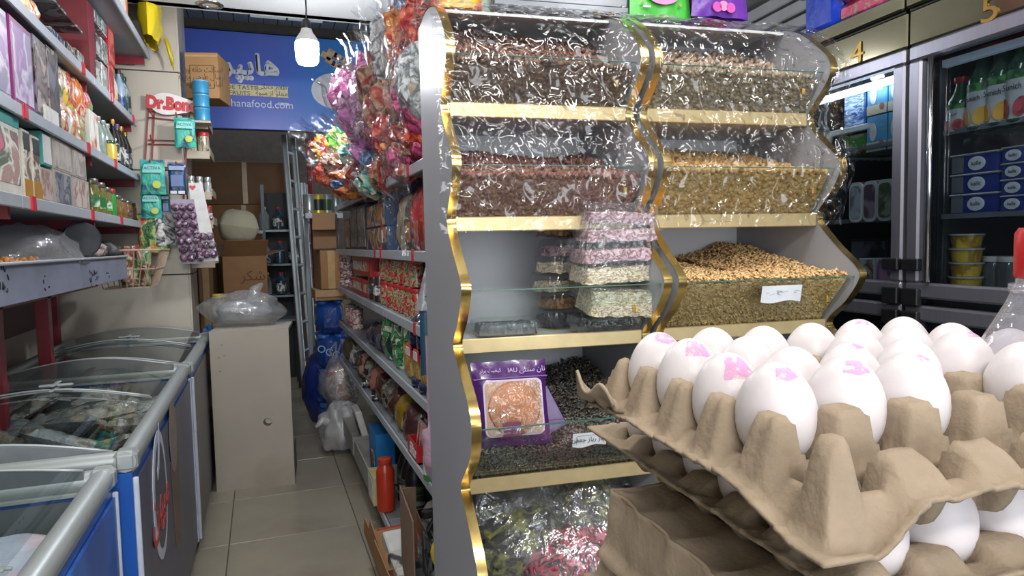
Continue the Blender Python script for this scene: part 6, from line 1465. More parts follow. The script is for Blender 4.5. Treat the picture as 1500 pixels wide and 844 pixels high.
# bags of sweets on the lowest tier
z5 = .548
lic = pmat('licorice', ['#1d1a1b', '#2a2627', '#17151a', '#5f6a2a', '#8c8a3c'], 34, .3, coat=.4); lred = pmat('licorice_red', ['#a31c3c', '#1c181c', '#c23a5a', '#232025', '#d07a8c'], 24, .3, coat=.4)
clearb = clear('sweets_bag', (.95, .96, .97), .16, .06, .06, (.8, .82, .84), bump=.9, bscale=16)
for (x, y, z, rx, ry, rz, m, lab, sd) in ((.425, 1.58, .11, .115, .12, .10, lic, 'clear bag of black and yellow sweets at the left of the lowest tier', 1), (.62, 1.62, .13, .12, .12, .12, lic, 'clear bag of dark sweets at the right of the lowest tier', 2), (.54, 1.46, .085, .13, .085, .085, lred, 'clear bag of red and black sweets foremost on the lowest tier', 3)):
    t = thing('sweets_bag', lab, 'bag', tuple(D(x, y, z5)), -DA); g = blob(rx, ry, rz, 300+sd, .22, 28, 18, 3, -rz*.8); g.build('sweets_heap', m, t, (0, 0, z), smooth=False)
    blob(rx*1.12, ry*1.1, rz*1.25, 310+sd, .2, 32, 22, 2.4, -rz*.95).build('bag_film', clearb, t, (0, 0, z+.01), smooth=True)
    rs_ = random.Random(sd); g = G()
    for k in range(40):
        a, b = rs_.uniform(0, 6.28), rs_.uniform(.1, 1.4); q = Vector((math.cos(a)*math.cos(b)*rx, math.sin(a)*math.cos(b)*ry, z+math.sin(b)*rz)); d_ = Vector((rs_.uniform(-1, 1), rs_.uniform(-1, 1), rs_.uniform(-.4, .4)))*.025
        g.tube([q-d_, q+d_], .004, 5)
    o = g.build('sweet_sticks', [mat('stick_yellow', '#8a8a34', .35), mat('stick_dark', '#252224', .3), mat('stick_red', '#b0243f', .3)][sd-1], t); o['kind'] = 'stuff'
    if sd < 3: G().grid(22, 16, lambda u, v: ((u-.5)*rx*2.1*(1-.35*v), -.02+.05*math.sin(u*9+v*2)*v+.02*noise.noise((u*4, v*4, sd)), z+rz*.7+v*.16)).build('bag_neck', clearb, t, smooth=True)
# plastic film drawn over the upper tiers
filmc = clear('cover_film', (.97, .975, .98), .06, .045, 0, bump=1.0, bscale=22, dist=.04, crease=True)
path = catmull([(1.94, 2.010), (1.78, 2.008), (1.65, 1.985), (1.552, 1.925), (1.497, 1.86), (1.492, 1.80), (1.487, 1.72), (1.470, 1.65), (1.458, 1.60), (1.456, 1.565), (1.462, 1.52), (1.475, 1.46), (1.482, 1.425)], 5)
def cover(name, label, x0, x1, seed, flareL, flareR, st):
    t = thing(name, label, 'plastic sheet', tuple(D(0, 0, 0)), -DA)
    n = len(path)-1
    def f(u, v):
        i = v*n; k = min(int(i), n-1); fr_ = i-k
        y = path[k][0]+(path[k+1][0]-path[k][0])*fr_; z = path[k][1]+(path[k+1][1]-path[k][1])*fr_
        ty, tz = path[k+1][0]-path[k][0], path[k+1][1]-path[k][1]; l = math.hypot(ty, tz)
        ny, nz = tz/l, -ty/l
        x = x0-flareL*v*v*max(0, 1-u*8)+(x1-x0)*u+flareR*math.sin(math.pi*min(1, v*1.05))*max(0, (u-.9)*10)
        w1 = .0055*ridge(x*9+seed, z*9+y*9, seed)+.0045*noise.noise((x*22+z*9, z*22, seed))+.0045*ridge(x*26+seed, (z+y)*22+x*14, seed*2)
        hem = .012*noise.noise((x*6, seed, 0)) if v > .96 else 0
        mag = w1*(1 if .02 < v else .2)
        s_ = -1 if True else 1
        return (x, y+ny*mag*s_-abs(max(0, (u-.95)*20))*-.01, z+nz*mag*s_+hem)
    G().grid(150, 120, f).build('film_sheet', filmc, t, smooth=True); return t
cv1 = cover('plastic_cover', 'wrinkled clear plastic sheet over the upper tiers of the left stand', .238, .760, 3, .0, 0, st1)
cv2 = cover('plastic_cover', 'wrinkled clear plastic sheet over the upper tiers of the right stand', .764, 1.292, 9, 0, .03, st2)
# loose side drape left of the left stand, and the bulging corner on the right
def drape(u, v): 
    return ((.236-.10*u*(.6+.4*v)-.02*math.sin(v*4)), 1.93-.30*v*0-.02-.1*u+.02*noise.noise((u*4, v*6, 2))+.008*ridge(u*6, v*9, 4), 2.01-.64*v-.10*u*(1-v))
G().grid(40, 60, drape).build('side_drape', filmc, cv1, smooth=True)
def bulge(u, v): return (1.292+.10*math.sin(u*2.2)*math.sin(v*2.9+.15)+.012*ridge(u*5, v*7, 1), 1.56+.22*u+.02*noise.noise((u*5, v*6, 5))+.01*ridge(u*9, v*9, 6), 1.88-.44*v)
G().grid(40, 60, bulge).build('side_bulge', clear('cover_film_loose', (.95, .96, .97), .07, .06, .05, (.8, .84, .87), bump=1.0, bscale=16, dist=.05, crease=True), cv2, smooth=True)
# things on top of the stands
zt_ = 2.012
mb = mat('box_metal', '#6f7278', .32, .8, var=.06, scale=5, aniso=(4, 30, 30))
a, b = hitD(722, 20, 'y', 1.80), hitD(922, 24, 'y', 1.80)
t = thing('metal_case', 'brushed grey metal case lying on top of the left stand', 'case', tuple(D((a.x+b.x)/2, 1.86, zt_+.004)), -DA); w_ = b.x-a.x
G().box((0, 0, .075), (w_, .17, .15), .006).build('case_body', mb, t); G().box((0, -.002, .012), (w_+.012, .18, .02), .004).build('base_lip', mb, t)
for s in (-1, 1): G().box((s*w_*.42, -.088, .02), (.012, .006, .014), .002).build('latch', mat('steel_bright', '#c3c4ca', .15, 1), t)
G().grid(10, 8, lambda u, v: (w_/2+.002+.012*noise.noise((u*5, v*5, 1)), -.09+.2*u, .16*v)).build('plastic_wrap', clearb, t, smooth=True)
def flat_bag(name, label, cat, u0, u1, v0, y, h, m, d=.035, extra=None, rotx=-6):
    a, b = hitD(u0, v0, 'y', y), hitD(u1, v0, 'y', y); t = thing(name, label, cat, tuple(D((a.x+b.x)/2, y, zt_)), rot=(R(rotx), 0, -DA)); bag_parts(t, b.x-a.x, d, h, m, None, None, int(u0), wr=.005); return t, b.x-a.x
hrt = mat('print_pink', '#c24a9a', .35); lil = mat('print_lilac', '#9a74c4', .35)
t, w_ = flat_bag('gift_bag', 'bright green printed bag on top of the right stand', 'bag', 922, 1012, 25, 1.76, .20, mat('bag_green', '#3fa03a', .35, var=.08, bump=.15))
G().prism([(x, z+.06) for x, z in oval(.05, .032)], 'y', -.022, -.0205).build('pink_print', mat('print_rose', '#c97aa6', .4), t)
for k in range(6): G().prism([(x-.06+.028*k+.004*(k % 2), z+.03+.012*((k*7) % 4)) for x, z in oval(.005, .005, 10)], 'y', -.021, -.0195).build('dot_print', mat('print_olive', '#6a8a3c', .4), t)
G().box((-.05, -.0205, .02), (.022, .002, .005)).build('white_stroke', WHT, t)
t, w_ = flat_bag('gift_bag', 'purple printed bag with cut handle on top of the right stand', 'bag', 1012, 1096, 37, 1.73, .10, mat('bag_violet', '#5a2a8c', .35, var=.1, bump=.15), rotx=-4)
for k, (x, z) in enumerate(((-.02, .022), (.0, .026), (.022, .022))): G().prism([(px2*1.0+x, pz+z) for px2, pz in oval(.014, .014, 16)], 'y', -.022, -.0195).build('round_print', [hrt, mat('print_rose', '#c97aa6'), hrt][k], t)
G().tube([(-.045, 0, .085), (-.02, -.004, .13), (.01, -.004, .17), (.045, 0, .16), (.06, 0, .10)], .011, 8, flat=.4).build('bag_handle', mat('bag_violet', '#5a2a8c'), t, smooth=True)
for k in range(5): G().prism([(px2-.05+.024*k, pz+.06+.01*(k % 2)) for px2, pz in oval(.004, .004, 10)], 'y', -.0215, -.0195).build('dot_print', lil, t)
p_ = hitD(1012, 10, 'y', 1.84)
t = thing('lace_bundle', 'black lace mesh bundle between the green and purple bags', 'bundle', tuple(D(p_.x, 1.84, zt_))); blob(.045, .04, .09, 400, .3, 18, 14, 3, -.08).build('lace_body', mat('black_lace', '#1d1b1d', .6, bump=.5), t, (0, 0, .08), smooth=False)
p_ = hitD(1048, -4, 'y', 1.80); t = thing('red_box', 'small red box behind the purple bag handle', 'box', tuple(D(p_.x, 1.82, zt_)), -DA); add_box(t, .07, .05, .19, redtub, None, None)
for (u, y, lab, cols, nm) in ((675, 1.80, 'red packet with yellow emblem on top of the left stand', ['#b3242a', '#8c1a20', '#b3242a', '#c9a52f'], 'top_red'), (650, 1.86, 'orange and green packet at the left corner of the stand top', ['#c2562a', '#3a6a34', '#b5382a', '#8a3a24'], 'top_orange')):
    p_ = hitD(u, 15, 'y', y); t = thing('snack_bag', lab, 'snack bag', tuple(D(p_.x, y, zt_)), rot=(R(-8), 0, -DA)); bag_parts(t, .115 if u > 660 else .07, .05, .17, pmat(nm, cols, 8, .22, bump=.3, coat=.4), None, None, u, wr=.006)
    if u > 660: G().prism([(x+.01, z+.04) for x, z in oval(.014, .018)], 'y', -.03, -.028).build('yellow_emblem', mat('emblem_yellow', '#c9a52f', .35), t)
p_ = hitD(708, 10, 'y', 1.82); t = thing('glass_jar', 'clear plastic jar between the red packet and the metal case', 'jar', tuple(D(p_.x, 1.84, zt_)), -DA); jar_parts(t, .03, .16, mat('pale_glass', '#87968c'), mat('silver_cap', '#a5aaa8'), None)
# packs on top of the fridge header
zf_ = 2.197
p_ = hitD(1212, 45, 'x', 1.76)
t = thing('wet_wipes_pack', 'blue bundle of wrapped packs on top of the fridge header', 'pack', tuple(D(1.80, p_.y, 2.105)), -DA)
bw_ = mat('bright_blue_film', '#1f44c4', .2, var=.2, bump=.5, bscale=18, coat=.5); q0_, q1_ = hitD(1186, 45, 'x', 1.76).y, hitD(1240, 40, 'x', 1.76).y
G().box((0, 0, .17), (.16, abs(q0_-q1_), .32), .03).build('pack_film', bw_, t, smooth='auto')
for k in range(5): G().lathe([(.018, 0), (.020, .01), (.020, .12), (.012, .14)], 10, (-.082, -abs(q0_-q1_)*.36+abs(q0_-q1_)*.18*k, .16)).build('bottle_shape', mat('deep_blue', '#17329a', .2, coat=.5), t, smooth=True)
t = thing('wet_wipes_pack', 'pink patterned soft pack lying on top of the fridge header', 'pack', tuple(D(1.80, (hitD(1240, 35, 'x', 1.76).y+hitD(1335, 0, 'x', 1.76).y)/2, 2.105)), -DA)
wl_ = abs(hitD(1240, 35, 'x', 1.76).y-hitD(1335, 0, 'x', 1.76).y)
pinkm = pmat('pink_pack', ['#c2335f', '#d2577c', '#b02a52', '#c2335f', '#7a8a6a'], 26, .22, coat=.4)
for k in range(2): G().box((0, 0, .045+.075*k), (.17, wl_*.95, .072), .02).build('pack_layer', pinkm, t, smooth='auto')
# ================================================================== GOODS IN THE FRIDGES
NIF = -PI2-DA
def fpos(u, v, x=1.80): q = hitD(u, v, 'x', x); return q.y
def fbox(name, label, cat, u0, u1, v, z, h, depth, body, front, side=None, group=None, x=1.765, fr=(.9, .9), lid=None):
    y0_, y1_ = fpos(u0, v, x), fpos(u1, v, x); t = thing(name, label, cat, tuple(D(x+depth/2, (y0_+y1_)/2, z)), NIF, group); add_box(t, abs(y0_-y1_)-.003, depth, h, body, front, side, fr, lid); return t
sky = mat('carton_sky', '#4a8fb5', .35); cpale = mat('carton_pale_band', '#b9b09a', .4)
RZ = [1.672, 1.440, 1.222]
k = 0
for lv in range(2):
    for (u0, u1, nm) in ((1269, 1299, 'left'), (1300, 1330, 'right')):
        y0_, y1_ = fpos(u0, 190, 1.77), fpos(u1, 190, 1.77); w_ = abs(y0_-y1_)-.003; h = .118
        t = thing('dairy_carton', '%s light blue dairy carton in the %s row of the lit fridge' % (nm, ['lower', 'upper'][lv]), 'carton', tuple(D(1.77+.06, (y0_+y1_)/2, RZ[0]+.004+.121*lv)), NIF, 'light blue cartons'); add_box(t, w_, .12, h, sky, None)
        G().box((0, -.0605, h*.14), (w_*.98, .0015, h*.26)).build('pale_band', cpale, t); G().prism([(-w_*.16+x, h*.55+z) for x, z in oval(w_*.17, h*.25, 20)], 'y', -.0618, -.0606).build('white_print', WHT, t); G().prism([(w_*.28+x, h*.2+z) for x, z in oval(w_*.12, h*.1, 12)], 'y', -.0625, -.0612).build('brown_print', mat('print_brown', '#8a5a4a', .5), t)
fbox('dairy_carton', 'light blue carton lying on the upper right carton in the fridge', 'carton', 1302, 1328, 140, RZ[0]+.248, .07, .12, sky, cpale, None, None, 1.775)
t = fbox('drink_multipack', 'blue shrink-wrapped multipack with pale stripes left of the light blue cartons', 'pack', 1236, 1268, 160, RZ[0]+.082, .175, .16, mat('multi_blue', '#2f5590', .25, var=.2, scale=40, aniso=(1, 1, 14)), pmat('multi_print', ['#2f5590', '#3f66a4', '#a9b9cc', '#274a80'], 18, .25, stretch=(1, 1, 5)), None, None, 1.79)
G().box((0, -.09, .012), (.2, .02, .02), .002).build('pale_lip', WHT, t)
fbox('dairy_carton', 'green carton under the blue multipack at the fridge edge', 'carton', 1238, 1268, 205, RZ[0]+.004, .076, .16, mat('carton_green', '#4f8f3a', .35), pmat('green_print', ['#4f8f3a', '#4f8f3a', '#a9a894', '#7a4a3a'], 12, .35), None, None, 1.79)
lidp = [mat('tub_lid_clear', '#9aa0a2', .2, coat=.5), mat('tub_lid_white', '#bfc4c4', .3)]
for k, (u0, u1, m, lab) in enumerate(((1244, 1264, pmat('tub_pale', ['#8a8c90', '#a9acb0', '#6f7276'], 16, .25), 'pale clear upright tub, leftmost on the middle fridge shelf'), (1264, 1285, pmat('tub_mauve', ['#7a6070', '#9a8090', '#5f4a58'], 16, .25), 'mauve upright tub second on the middle fridge shelf'), (1285, 1309, pmat('tub_green', ['#7f8a70', '#9aa38a', '#626e58', '#4f5f44'], 18, .25), 'grey green upright tub third on the middle fridge shelf'), (1310, 1328, pmat('tub_blue', ['#2f66a8', '#3f78b8', '#a9b9cc'], 10, .25), 'blue upright tub at the right of the middle fridge shelf'))):
    y0_, y1_ = fpos(u0, 300, 1.76), fpos(u1, 300, 1.76); w_ = abs(y0_-y1_)-.004
    t = thing('food_tub', lab, 'tub', tuple(D(1.76+.03, (y0_+y1_)/2, RZ[1]+.004)), NIF); G().prism([(x, z+.068) for x, z in rrect(w_*.9, .126, .018)], 'y', -.026, .03).build('tub_body', m, t); G().prism([(x, z+.068) for x, z in rrect(w_, .136, .022)], 'y', -.032, -.026).build('tub_rim', lidp[1], t)
    G().prism([(x, z+.068) for x, z in rrect(w_*.8, .112, .016)], 'y', -.034, -.0325).build('lid_print', m, t)
for k, (u, m, lab) in enumerate(((1270, '#b02a5f', 'pink lidded round tub behind the mauve tub'), (1300, '#b5babb', 'white lidded round tub behind the grey green tub'), (1326, '#b0343a', 'red lidded round tub behind the blue tub'))):
    t = thing('food_tub', lab, 'tub', tuple(D(1.90, fpos(u, 280, 1.90), RZ[1]+.004))); jar_parts(t, .05, .145, mat('tub_cream', '#8f9290', .35), mat('tublid%d' % k, m, .35), None, neck=.98)
fbox('milk_carton', 'white milk carton with brown cup picture on the lower fridge shelf', 'carton', 1257, 1281, 400, RZ[2]+.003, .095, .09, WHT, pmat('milk_print', ['#c4c4c0', '#a9b4c0', '#7a4a34', '#d0d0cc'], 12, .4), None, None, 1.775)
fbox('milk_carton', 'pink and pale milk carton on the lower fridge shelf', 'carton', 1282, 1310, 400, RZ[2]+.003, .095, .09, WHT, pmat('pinkmilk_print', ['#b06a98', '#c9a4bc', '#8a5a9a', '#c4ccd0', '#b07aa4'], 7, .4), None, None, 1.775)
fbox('dark_crate', 'dark greenish crate behind the milk cartons in the fridge', 'crate', 1245, 1300, 360, RZ[2]+.003, .16, .12, mat('crate_green', '#2f3a30', .5), dkp, None, None, 1.90)
# fridge 5 : juice bottles, blue tubs, yellow tubs
grb = mat('juice_green', '#1f4a2c', .12, coat=.7, var=.25); jl = mat('juice_label', '#b5b8ba', .4)
def juice(u, v, r, h, label, fruit, x=1.80, txt='Sunich'):
    t = thing('juice_bottle', label, 'bottle', tuple(D(x, fpos(u, v, x), RZ[0]+.014)), NIF, 'green juice bottles'); bottle_parts(t, r, h, grb, mat('juice_cap', '#a81f2a', .3), None, 16, .60, .46)
    G().lathe([(r*1.02, h*.05), (r*1.02, h*.50)], 18, cap=False).build('label_band', jl, t, smooth=True); G().lathe([(r*1.025, h*.44), (r*1.03, h*.53)], 18, cap=False).build('leaf_band', pmat('leaf_print', ['#2f6a34', '#3f8a3f', '#1f4a2c'], 40, .35), t, smooth=True)
    for s in (-.25, .25):
        a = -PI2+s*1.2*0+s; G().prism([(x2, z) for x2, z in oval(r*.42, h*.10, 18)], 'y', -.002, 0).build('fruit_print', fruit, t, (math.cos(-PI2+s*2)*r*1.03, math.sin(-PI2+s*2)*r*1.03, h*.16), (0, R(14*(1 if s > 0 else -1)), s*2))
    text(txt, h*.085, mat('juice_ink', '#2b2f33', .5), t, 'label_lettering', (0, -r*1.06, h*.36), depth=.0003, sx=.9)
mango = mat('mango', '#c9992f', .4, var=.15); rasp = pmat('berry', ['#8c2433', '#b03a44', '#6a1a28'], 60, .4)
juice(1409, 140, .036, .165, 'small red capped juice bottle with berry label, leftmost in the fridge', rasp, 1.80, fa('سن ایچ'))
juice(1441, 140, .040, .245, 'tall juice bottle with mango label beside the small one', mango)
juice(1471, 140, .040, .255, 'second tall mango juice bottle from the left', mango)
juice(1500, 140, .040, .265, 'tall juice bottle with red berry label at the picture edge', rasp)
kb = mat('tub_navy', '#1a2c74', .25, coat=.4); ovw = mat('oval_white', '#c4c9cc', .4)
for col, (u0, u1, n, u_, off) in enumerate(((1390, 1461, 3, 1430, 0), (1464, 1530, 4, 1482, .0))):
    for lv in range(n):
        hh = .165/n+.002
        y0_, y1_ = fpos(u0, 270, 1.775), fpos(u1, 270, 1.775); w_ = abs(y0_-y1_); t = thing('dairy_tub', 'navy tub with white oval label, %s from the bottom of the %s column' % (ORD[lv], ['left', 'right'][col]), 'tub', tuple(D(1.775+.06, (y0_+y1_)/2, RZ[1]+.016+hh*lv)), NIF, 'navy dairy tubs')
        G().prism([(x, z+hh*.45) for x, z in rrect(w_*.96, hh*.88, .006)], 'y', -.055, .055).build('tub_body', kb if True else kb, t); G().box((0, 0, hh*.93), (w_, .122, hh*.10), .003).build('clear_lid', mat('tub_lid_clear', '#9aa0a2', .2, coat=.5), t)
        if col == 0: G().box((-w_*.34, -.0555, hh*.45), (w_*.24, .002, hh*.8)).build('grey_panel', mat('tub_grey', '#5a5f62', .4), t)
        ox = (fpos(u_, 270, 1.72)-fpos((u0+u1)/2, 270, 1.72))*-1
        G().prism([(ox+x, z+hh*.45) for x, z in oval(hh*.46 if n == 3 else hh*.5, hh*.34, 24)], 'y', -.0575, -.0555).build('oval_label', ovw, t); G().prism([(ox+x, z+hh*.45) for x, z in oval(hh*.40 if n == 3 else hh*.44, hh*.28, 24)], 'y', -.0581, -.0574).build('oval_ring', mat('oval_inner', '#b5bbc2', .4), t)
        text('kalle', hh*.30, mat('juice_ink', '#2b2f33'), t, 'label_lettering', (ox, -.0586, hh*.45), depth=.0003)
yl2 = pmat('yellow_tub', ['#a88a24', '#c2a638', '#8a6a1c', '#b59a3a'], 14, .3)
for k in range(4):
    t = thing('food_tub', 'yellow round tub, %s from the bottom of the stack of four' % ORD[k], 'tub', tuple(D(1.83, fpos(1415, 390, 1.83), RZ[2]+.008+.042*k)), 0, 'stacked yellow tubs'); G().lathe([(.036, 0), (.042, .036), (.045, .037), (.046, .041), (.001, .041)], 20, cap=False).build('tub_body', yl2, t, smooth='auto'); G().lathe([(.0465, .036), (.047, .0405), (.040, .0415)], 20, cap=False).build('clear_lid', mat('tub_lid_clear', '#9aa0a2'), t, smooth='auto')
for k in range(2): t = thing('jam_jar', '%s dim jar behind the yellow tubs in the fridge' % ORD[k], 'jar', tuple(D(1.90, fpos(1462+22*k, 385, 1.90), RZ[2]+.008)), 0, 'dim jars in the fridge'); jar_parts(t, .045, .10, mat('dim_glass', '#4a4f52', .15, coat=.5), WHT, None)
# ================================================================== EGGS IN THE FOREGROUND
eggw = mat('egg_shell', '#c9c2c3', .42, var=.015, scale=9, bump=.03, bscale=300, sss=.15)
cardm = mat('pulp_card', '#8f7f6c', .9, var=.10, scale=45, bump=.16, bscale=260, spec=.2)
def cam_ground(xc, zc): return Vector((math.cos(YAW)*xc+math.sin(YAW)*zc, -math.sin(YAW)*xc+math.cos(YAW)*zc, 0))
P = .0455
E4 = cam_ground(.145, .373)
BA = R(15.8)-YAW
EB = Vector((math.cos(BA), math.sin(BA), 0)); EA = Vector((-math.sin(BA), math.cos(BA), 0))
ztop = (CAM+(FW+RT*((1137-750)/1000)-UPV*((534-422)/1000))*.373).z
EGH = .058
ez = ztop-EGH*.5
floor1 = ztop-EGH-.012-.003      # floor of the top tray
def egg_geo(k=0):
    prof_ = []
    n = 18
    for i in range(n+1):
        a = math.pi*i/n; z = -math.cos(a)*EGH/2; r = math.sin(a)*.0222*(1-.10*math.cos(math.pi-a)*1.0); prof_.append((max(r, .00005), z))
    return G().lathe(prof_, 28)
em_ = egg_geo().build('egg', eggw, None, smooth=True); em_.hide_render = False
def stamp_m():
    m, nt, out = newmat('egg_ink'); L = nt.links.new
    p2 = nd(nt, 'BsdfPrincipled', Roughness=.5); p2.inputs[0].default_value = (*lin('#dc93be'), 1); tr = nd(nt, 'BsdfTransparent'); mx = nd(nt, 'MixShader')
    tc = nd(nt, 'TexCoord'); oi = nd(nt, 'ObjectInfo'); va = nd(nt, 'VectorMath', operation='MULTIPLY_ADD'); L(oi.outputs['Random'], va.inputs[0]); va.inputs[1].default_value = (9, 5, 3); L(tc.outputs['Object'], va.inputs[2])
    nz = nd(nt, 'TexNoise', Scale=230., Detail=4.0); L(va.outputs[0], nz.inputs['Vector']); mr = nd(nt, 'MapRange'); mr.inputs[1].default_value = .34; mr.inputs[2].default_value = .56; mr.inputs[4].default_value = .85; L(nz.outputs[0], mr.inputs[0])
    L(mr.outputs[0], mx.inputs[0]); L(tr.outputs[0], mx.inputs[1]); L(p2.outputs[0], mx.inputs[2]); L(mx.outputs[0], out.inputs[0]); return m
inkm = stamp_m()
def egg_stamp(th, ph, w_, h, seed):
    w_ *= 1.25; h *= 1.3
    """patch of ink lying on the shell around direction (th, ph)"""
    g = G()
    def f(u, v):
        a = th+(u-.5)*w_*(1+.25*noise.noise((seed, v*3, 0))); b = ph+(v-.5)*h*(1+.3*noise.noise((u*3, seed, 1)))
        z = math.sin(b)*EGH/2*1.008; r = math.cos(b)*.0222*1.012*(1-.10*(-1)*(-math.sin(b)))
        return (math.cos(a)*r, math.sin(a)*r, z)
    return g.grid(10, 8, f)
eg_words = {}
def put_egg(p_, label, first=[True], stamp=None, tilt=(0, 0), group=None, sc=1):
    if first[0]: o = em_; first[0] = False
    else: o = em_.copy(); COL.objects.link(o)
    o.location = p_; o.rotation_euler = (R(tilt[0]), R(tilt[1]), R(hash(label) % 7)*0); o.scale = (sc, sc, sc)
    tag(o, label, 'egg', group)
    if stamp: egg_stamp(*stamp).build('ink_stamp', inkm, o, smooth=True)
    return o
cells = {}
for i in range(4):
    for j in range(6):
        if (i, j) in ((0, 3), (2, 2)): continue
        cells[(i, j)] = 1
stamps = {(0, 0): (R(-100), R(62), .9, .30, 1), (1, 0): (R(-100), R(48), .9, .5, 2), (2, 0): (R(-105), R(55), .9, .42, 3), (3, 0): (R(-95), R(62), 1.2, .35, 4), (0, 1): (R(-110), R(60), .9, .32, 5), (1, 2): (R(-60), R(70), 1.0, .25, 6), (0, 2): (R(-75), R(68), .8, .2, 7), (1, 4): (R(-90), R(72), 1.0, .2, 8), (3, 4): (R(-120), R(66), .9, .2, 9)}
rowt = ['front row', 'second row', 'third row', 'back row']
re_ = random.Random(2)
for (i, j) in cells:
    p_ = E4+EA*(P*i)+EB*(P*j); st_ = stamps.get((i, j))
    put_egg((p_.x, p_.y, ez+re_.uniform(-.001, .0015)), 'white egg%s, %s of the top tray, %s from left' % (' with pink ink stamp' if st_ else '', rowt[i], ORD[j]), stamp=st_, tilt=(re_.uniform(-5, 5), re_.uniform(-5, 5)), group='eggs in the top tray', sc=1+re_.uniform(-.015, .03)*(1 if (i, j) != (1, 4) else 2))
# pulp trays
TZ = .052
def tray_mesh(nx, ny, seed, torn=True, fy=False, low=False):
    S = 14
    Hs, Hp = .029, .052
    ext = 8; X0 = -.5; NXs, NYs = nx*S, ny*S
    def coord(k, N):      # grid line -> (coordinate in cells, outside amount 0..1)
        if k < ext: return -.5, (ext-k)/ext
        if k > N+ext: return N/S-.5, (k-N-ext)/ext
        return (k-ext)/S-.5, 0
    V = []; F = []
    W_, H_ = NXs+2*ext+1, NYs+2*ext+1
    for jj in range(H_):
        b, ob = coord(jj, NYs)
        for ii in range(W_):
            a, oa = coord(ii, NXs)
            da, db = abs(a-round(a)), abs(b-round(b))     # distance from cup centre
            if a <= -.5+1e-6 or a >= nx-.5-1e-6: da = .5
            if b <= -.5+1e-6 or b >= ny-.5-1e-6: db = .5
            rq = (da**3.2+db**3.2)**(1/3.2)
            t_ = min(1, max(0, (rq-.20)/.30)); z = Hs*(t_**1.35)
            wa, wb_ = .5-da, .5-db                        # distance from wall crossings
            m_ = max(wa, wb_)
            pz = Hs*.45+(Hp-Hs*.45)*min(1, max(0, (.385-m_)/.19))
            pz2 = Hp-.004*max(0, 1-(m_/.11)) if m_ < .11 else pz
            if m_ < .40: z = max(z, min(pz, pz2))
            sad = .006*max(0, 1-abs(min(wa, wb_))/.10)*(1 if max(wa, wb_) > .33 else 0)   # notch along the walls
            z -= sad*.7
            o_ = max(oa, ob)
            if low and (a < -.12 or a > nx-.88 or b < -.12 or b > ny-.88) and max(da, db) > .2: z = min(z, .034)
            if fy and b < -.05 and db > .2: z = min(z, .036+.008*(b+.5)*2+.016*max(0, min(1, 1.6-(a+.5)/.35)))
            n_ = noise.noise((a*3+seed, b*3, seed))*.0012+noise.noise((a*9+seed, b*9, 2))*.0003
            x, y = a*P, b*P
            if o_ > 0:
                rag = .0028*noise.noise((a*4+b*5, seed+a, 7))+.0016*noise.noise((a*17+seed, b*17, 7)) if torn else 0
                lf = oa/(oa+ob+1e-6)
                cn = max(0, min(1, 1-(b+.5)/1.1)) if (fy and a < 0) else 0
                zl = .0175-.0145*cn
                sa = max(0, min(1, (a+.35)/.75)); sa = sa*sa*(3-2*sa)
                zf_2 = .003+.022*sa if (fy and b < 0) else .012
                zr = zl*lf+zf_2*(1-lf)+rag*1.4
                if low: zr = .026+rag
                e = min(1, o_/.75)
                z = z+(zr-z)*e
                outw = .012*(e**.8)+(.007*max(0, (o_-.75)/.25))+(rag*1.5 if o_ > .9 else 0)
                if oa > 0: x += math.copysign(outw*(oa/o_), a)
                if ob > 0: y += math.copysign(outw*(ob/o_), b)
                if o_ > .8: z += .002*(o_-.8)/.2
            V.append((x, y, z+n_))
    for jj in range(H_-1):
        for ii in range(W_-1):
            k = jj*W_+ii; F.append((k, k+1, k+1+W_, k+W_))
    g = G(); g.add(V, F); return g
def tray(label, org, rotz, nx, ny, z, seed, flip=False, me=None):
    t = thing('egg_tray', label, 'egg tray', (org.x, org.y, z), rot=(R(180) if flip else 0, 0, rotz))
    if me is None: o = tray_mesh(nx, ny, seed, fy=(seed == 1), low=(seed == 5)).build('pulp_shell', cardm, t, smooth=True)
    else: o = link('pulp_shell', me, t, smooth=False)
    m_ = o.modifiers.new('thickness', 'SOLIDIFY'); m_.thickness = .0022; m_.offset = -1
    return t, o.data
oT = E4+EA*(-P)
t1, me1 = tray('grey brown pulp egg tray on top of the stack, its front row empty', oT, BA, 6, 5, floor1, 1)
# torn flap at the far left corner of the top tray
def flap(u, v):
    s_ = u-.5; up_ = v*.024*(1-.9*s_*s_*2)
    return (-.5*P-.006-.032*v*(1-.45*v)-.010*math.sin(u*3.1)*v, 4.42*P+(u-.62)*(.050+.020*v), .016+up_+.006*noise.noise((u*4, v*3, 4))+.006*math.sin(u*11)*v-.012*max(0, u-.75)*v)
fo = G().grid(22, 10, flap).build('torn_flap', cardm, t1, smooth=True); mm = fo.modifiers.new('thickness', 'SOLIDIFY'); mm.thickness = .002
pitch = .0495
# second tray is turned a quarter turn, so its cups fall between those above
ctr = oT+EB*(2.5*P)+EA*(2*P)
z2_ = floor1-pitch
org2 = ctr+EB*(2.0*P)*1+EA*0
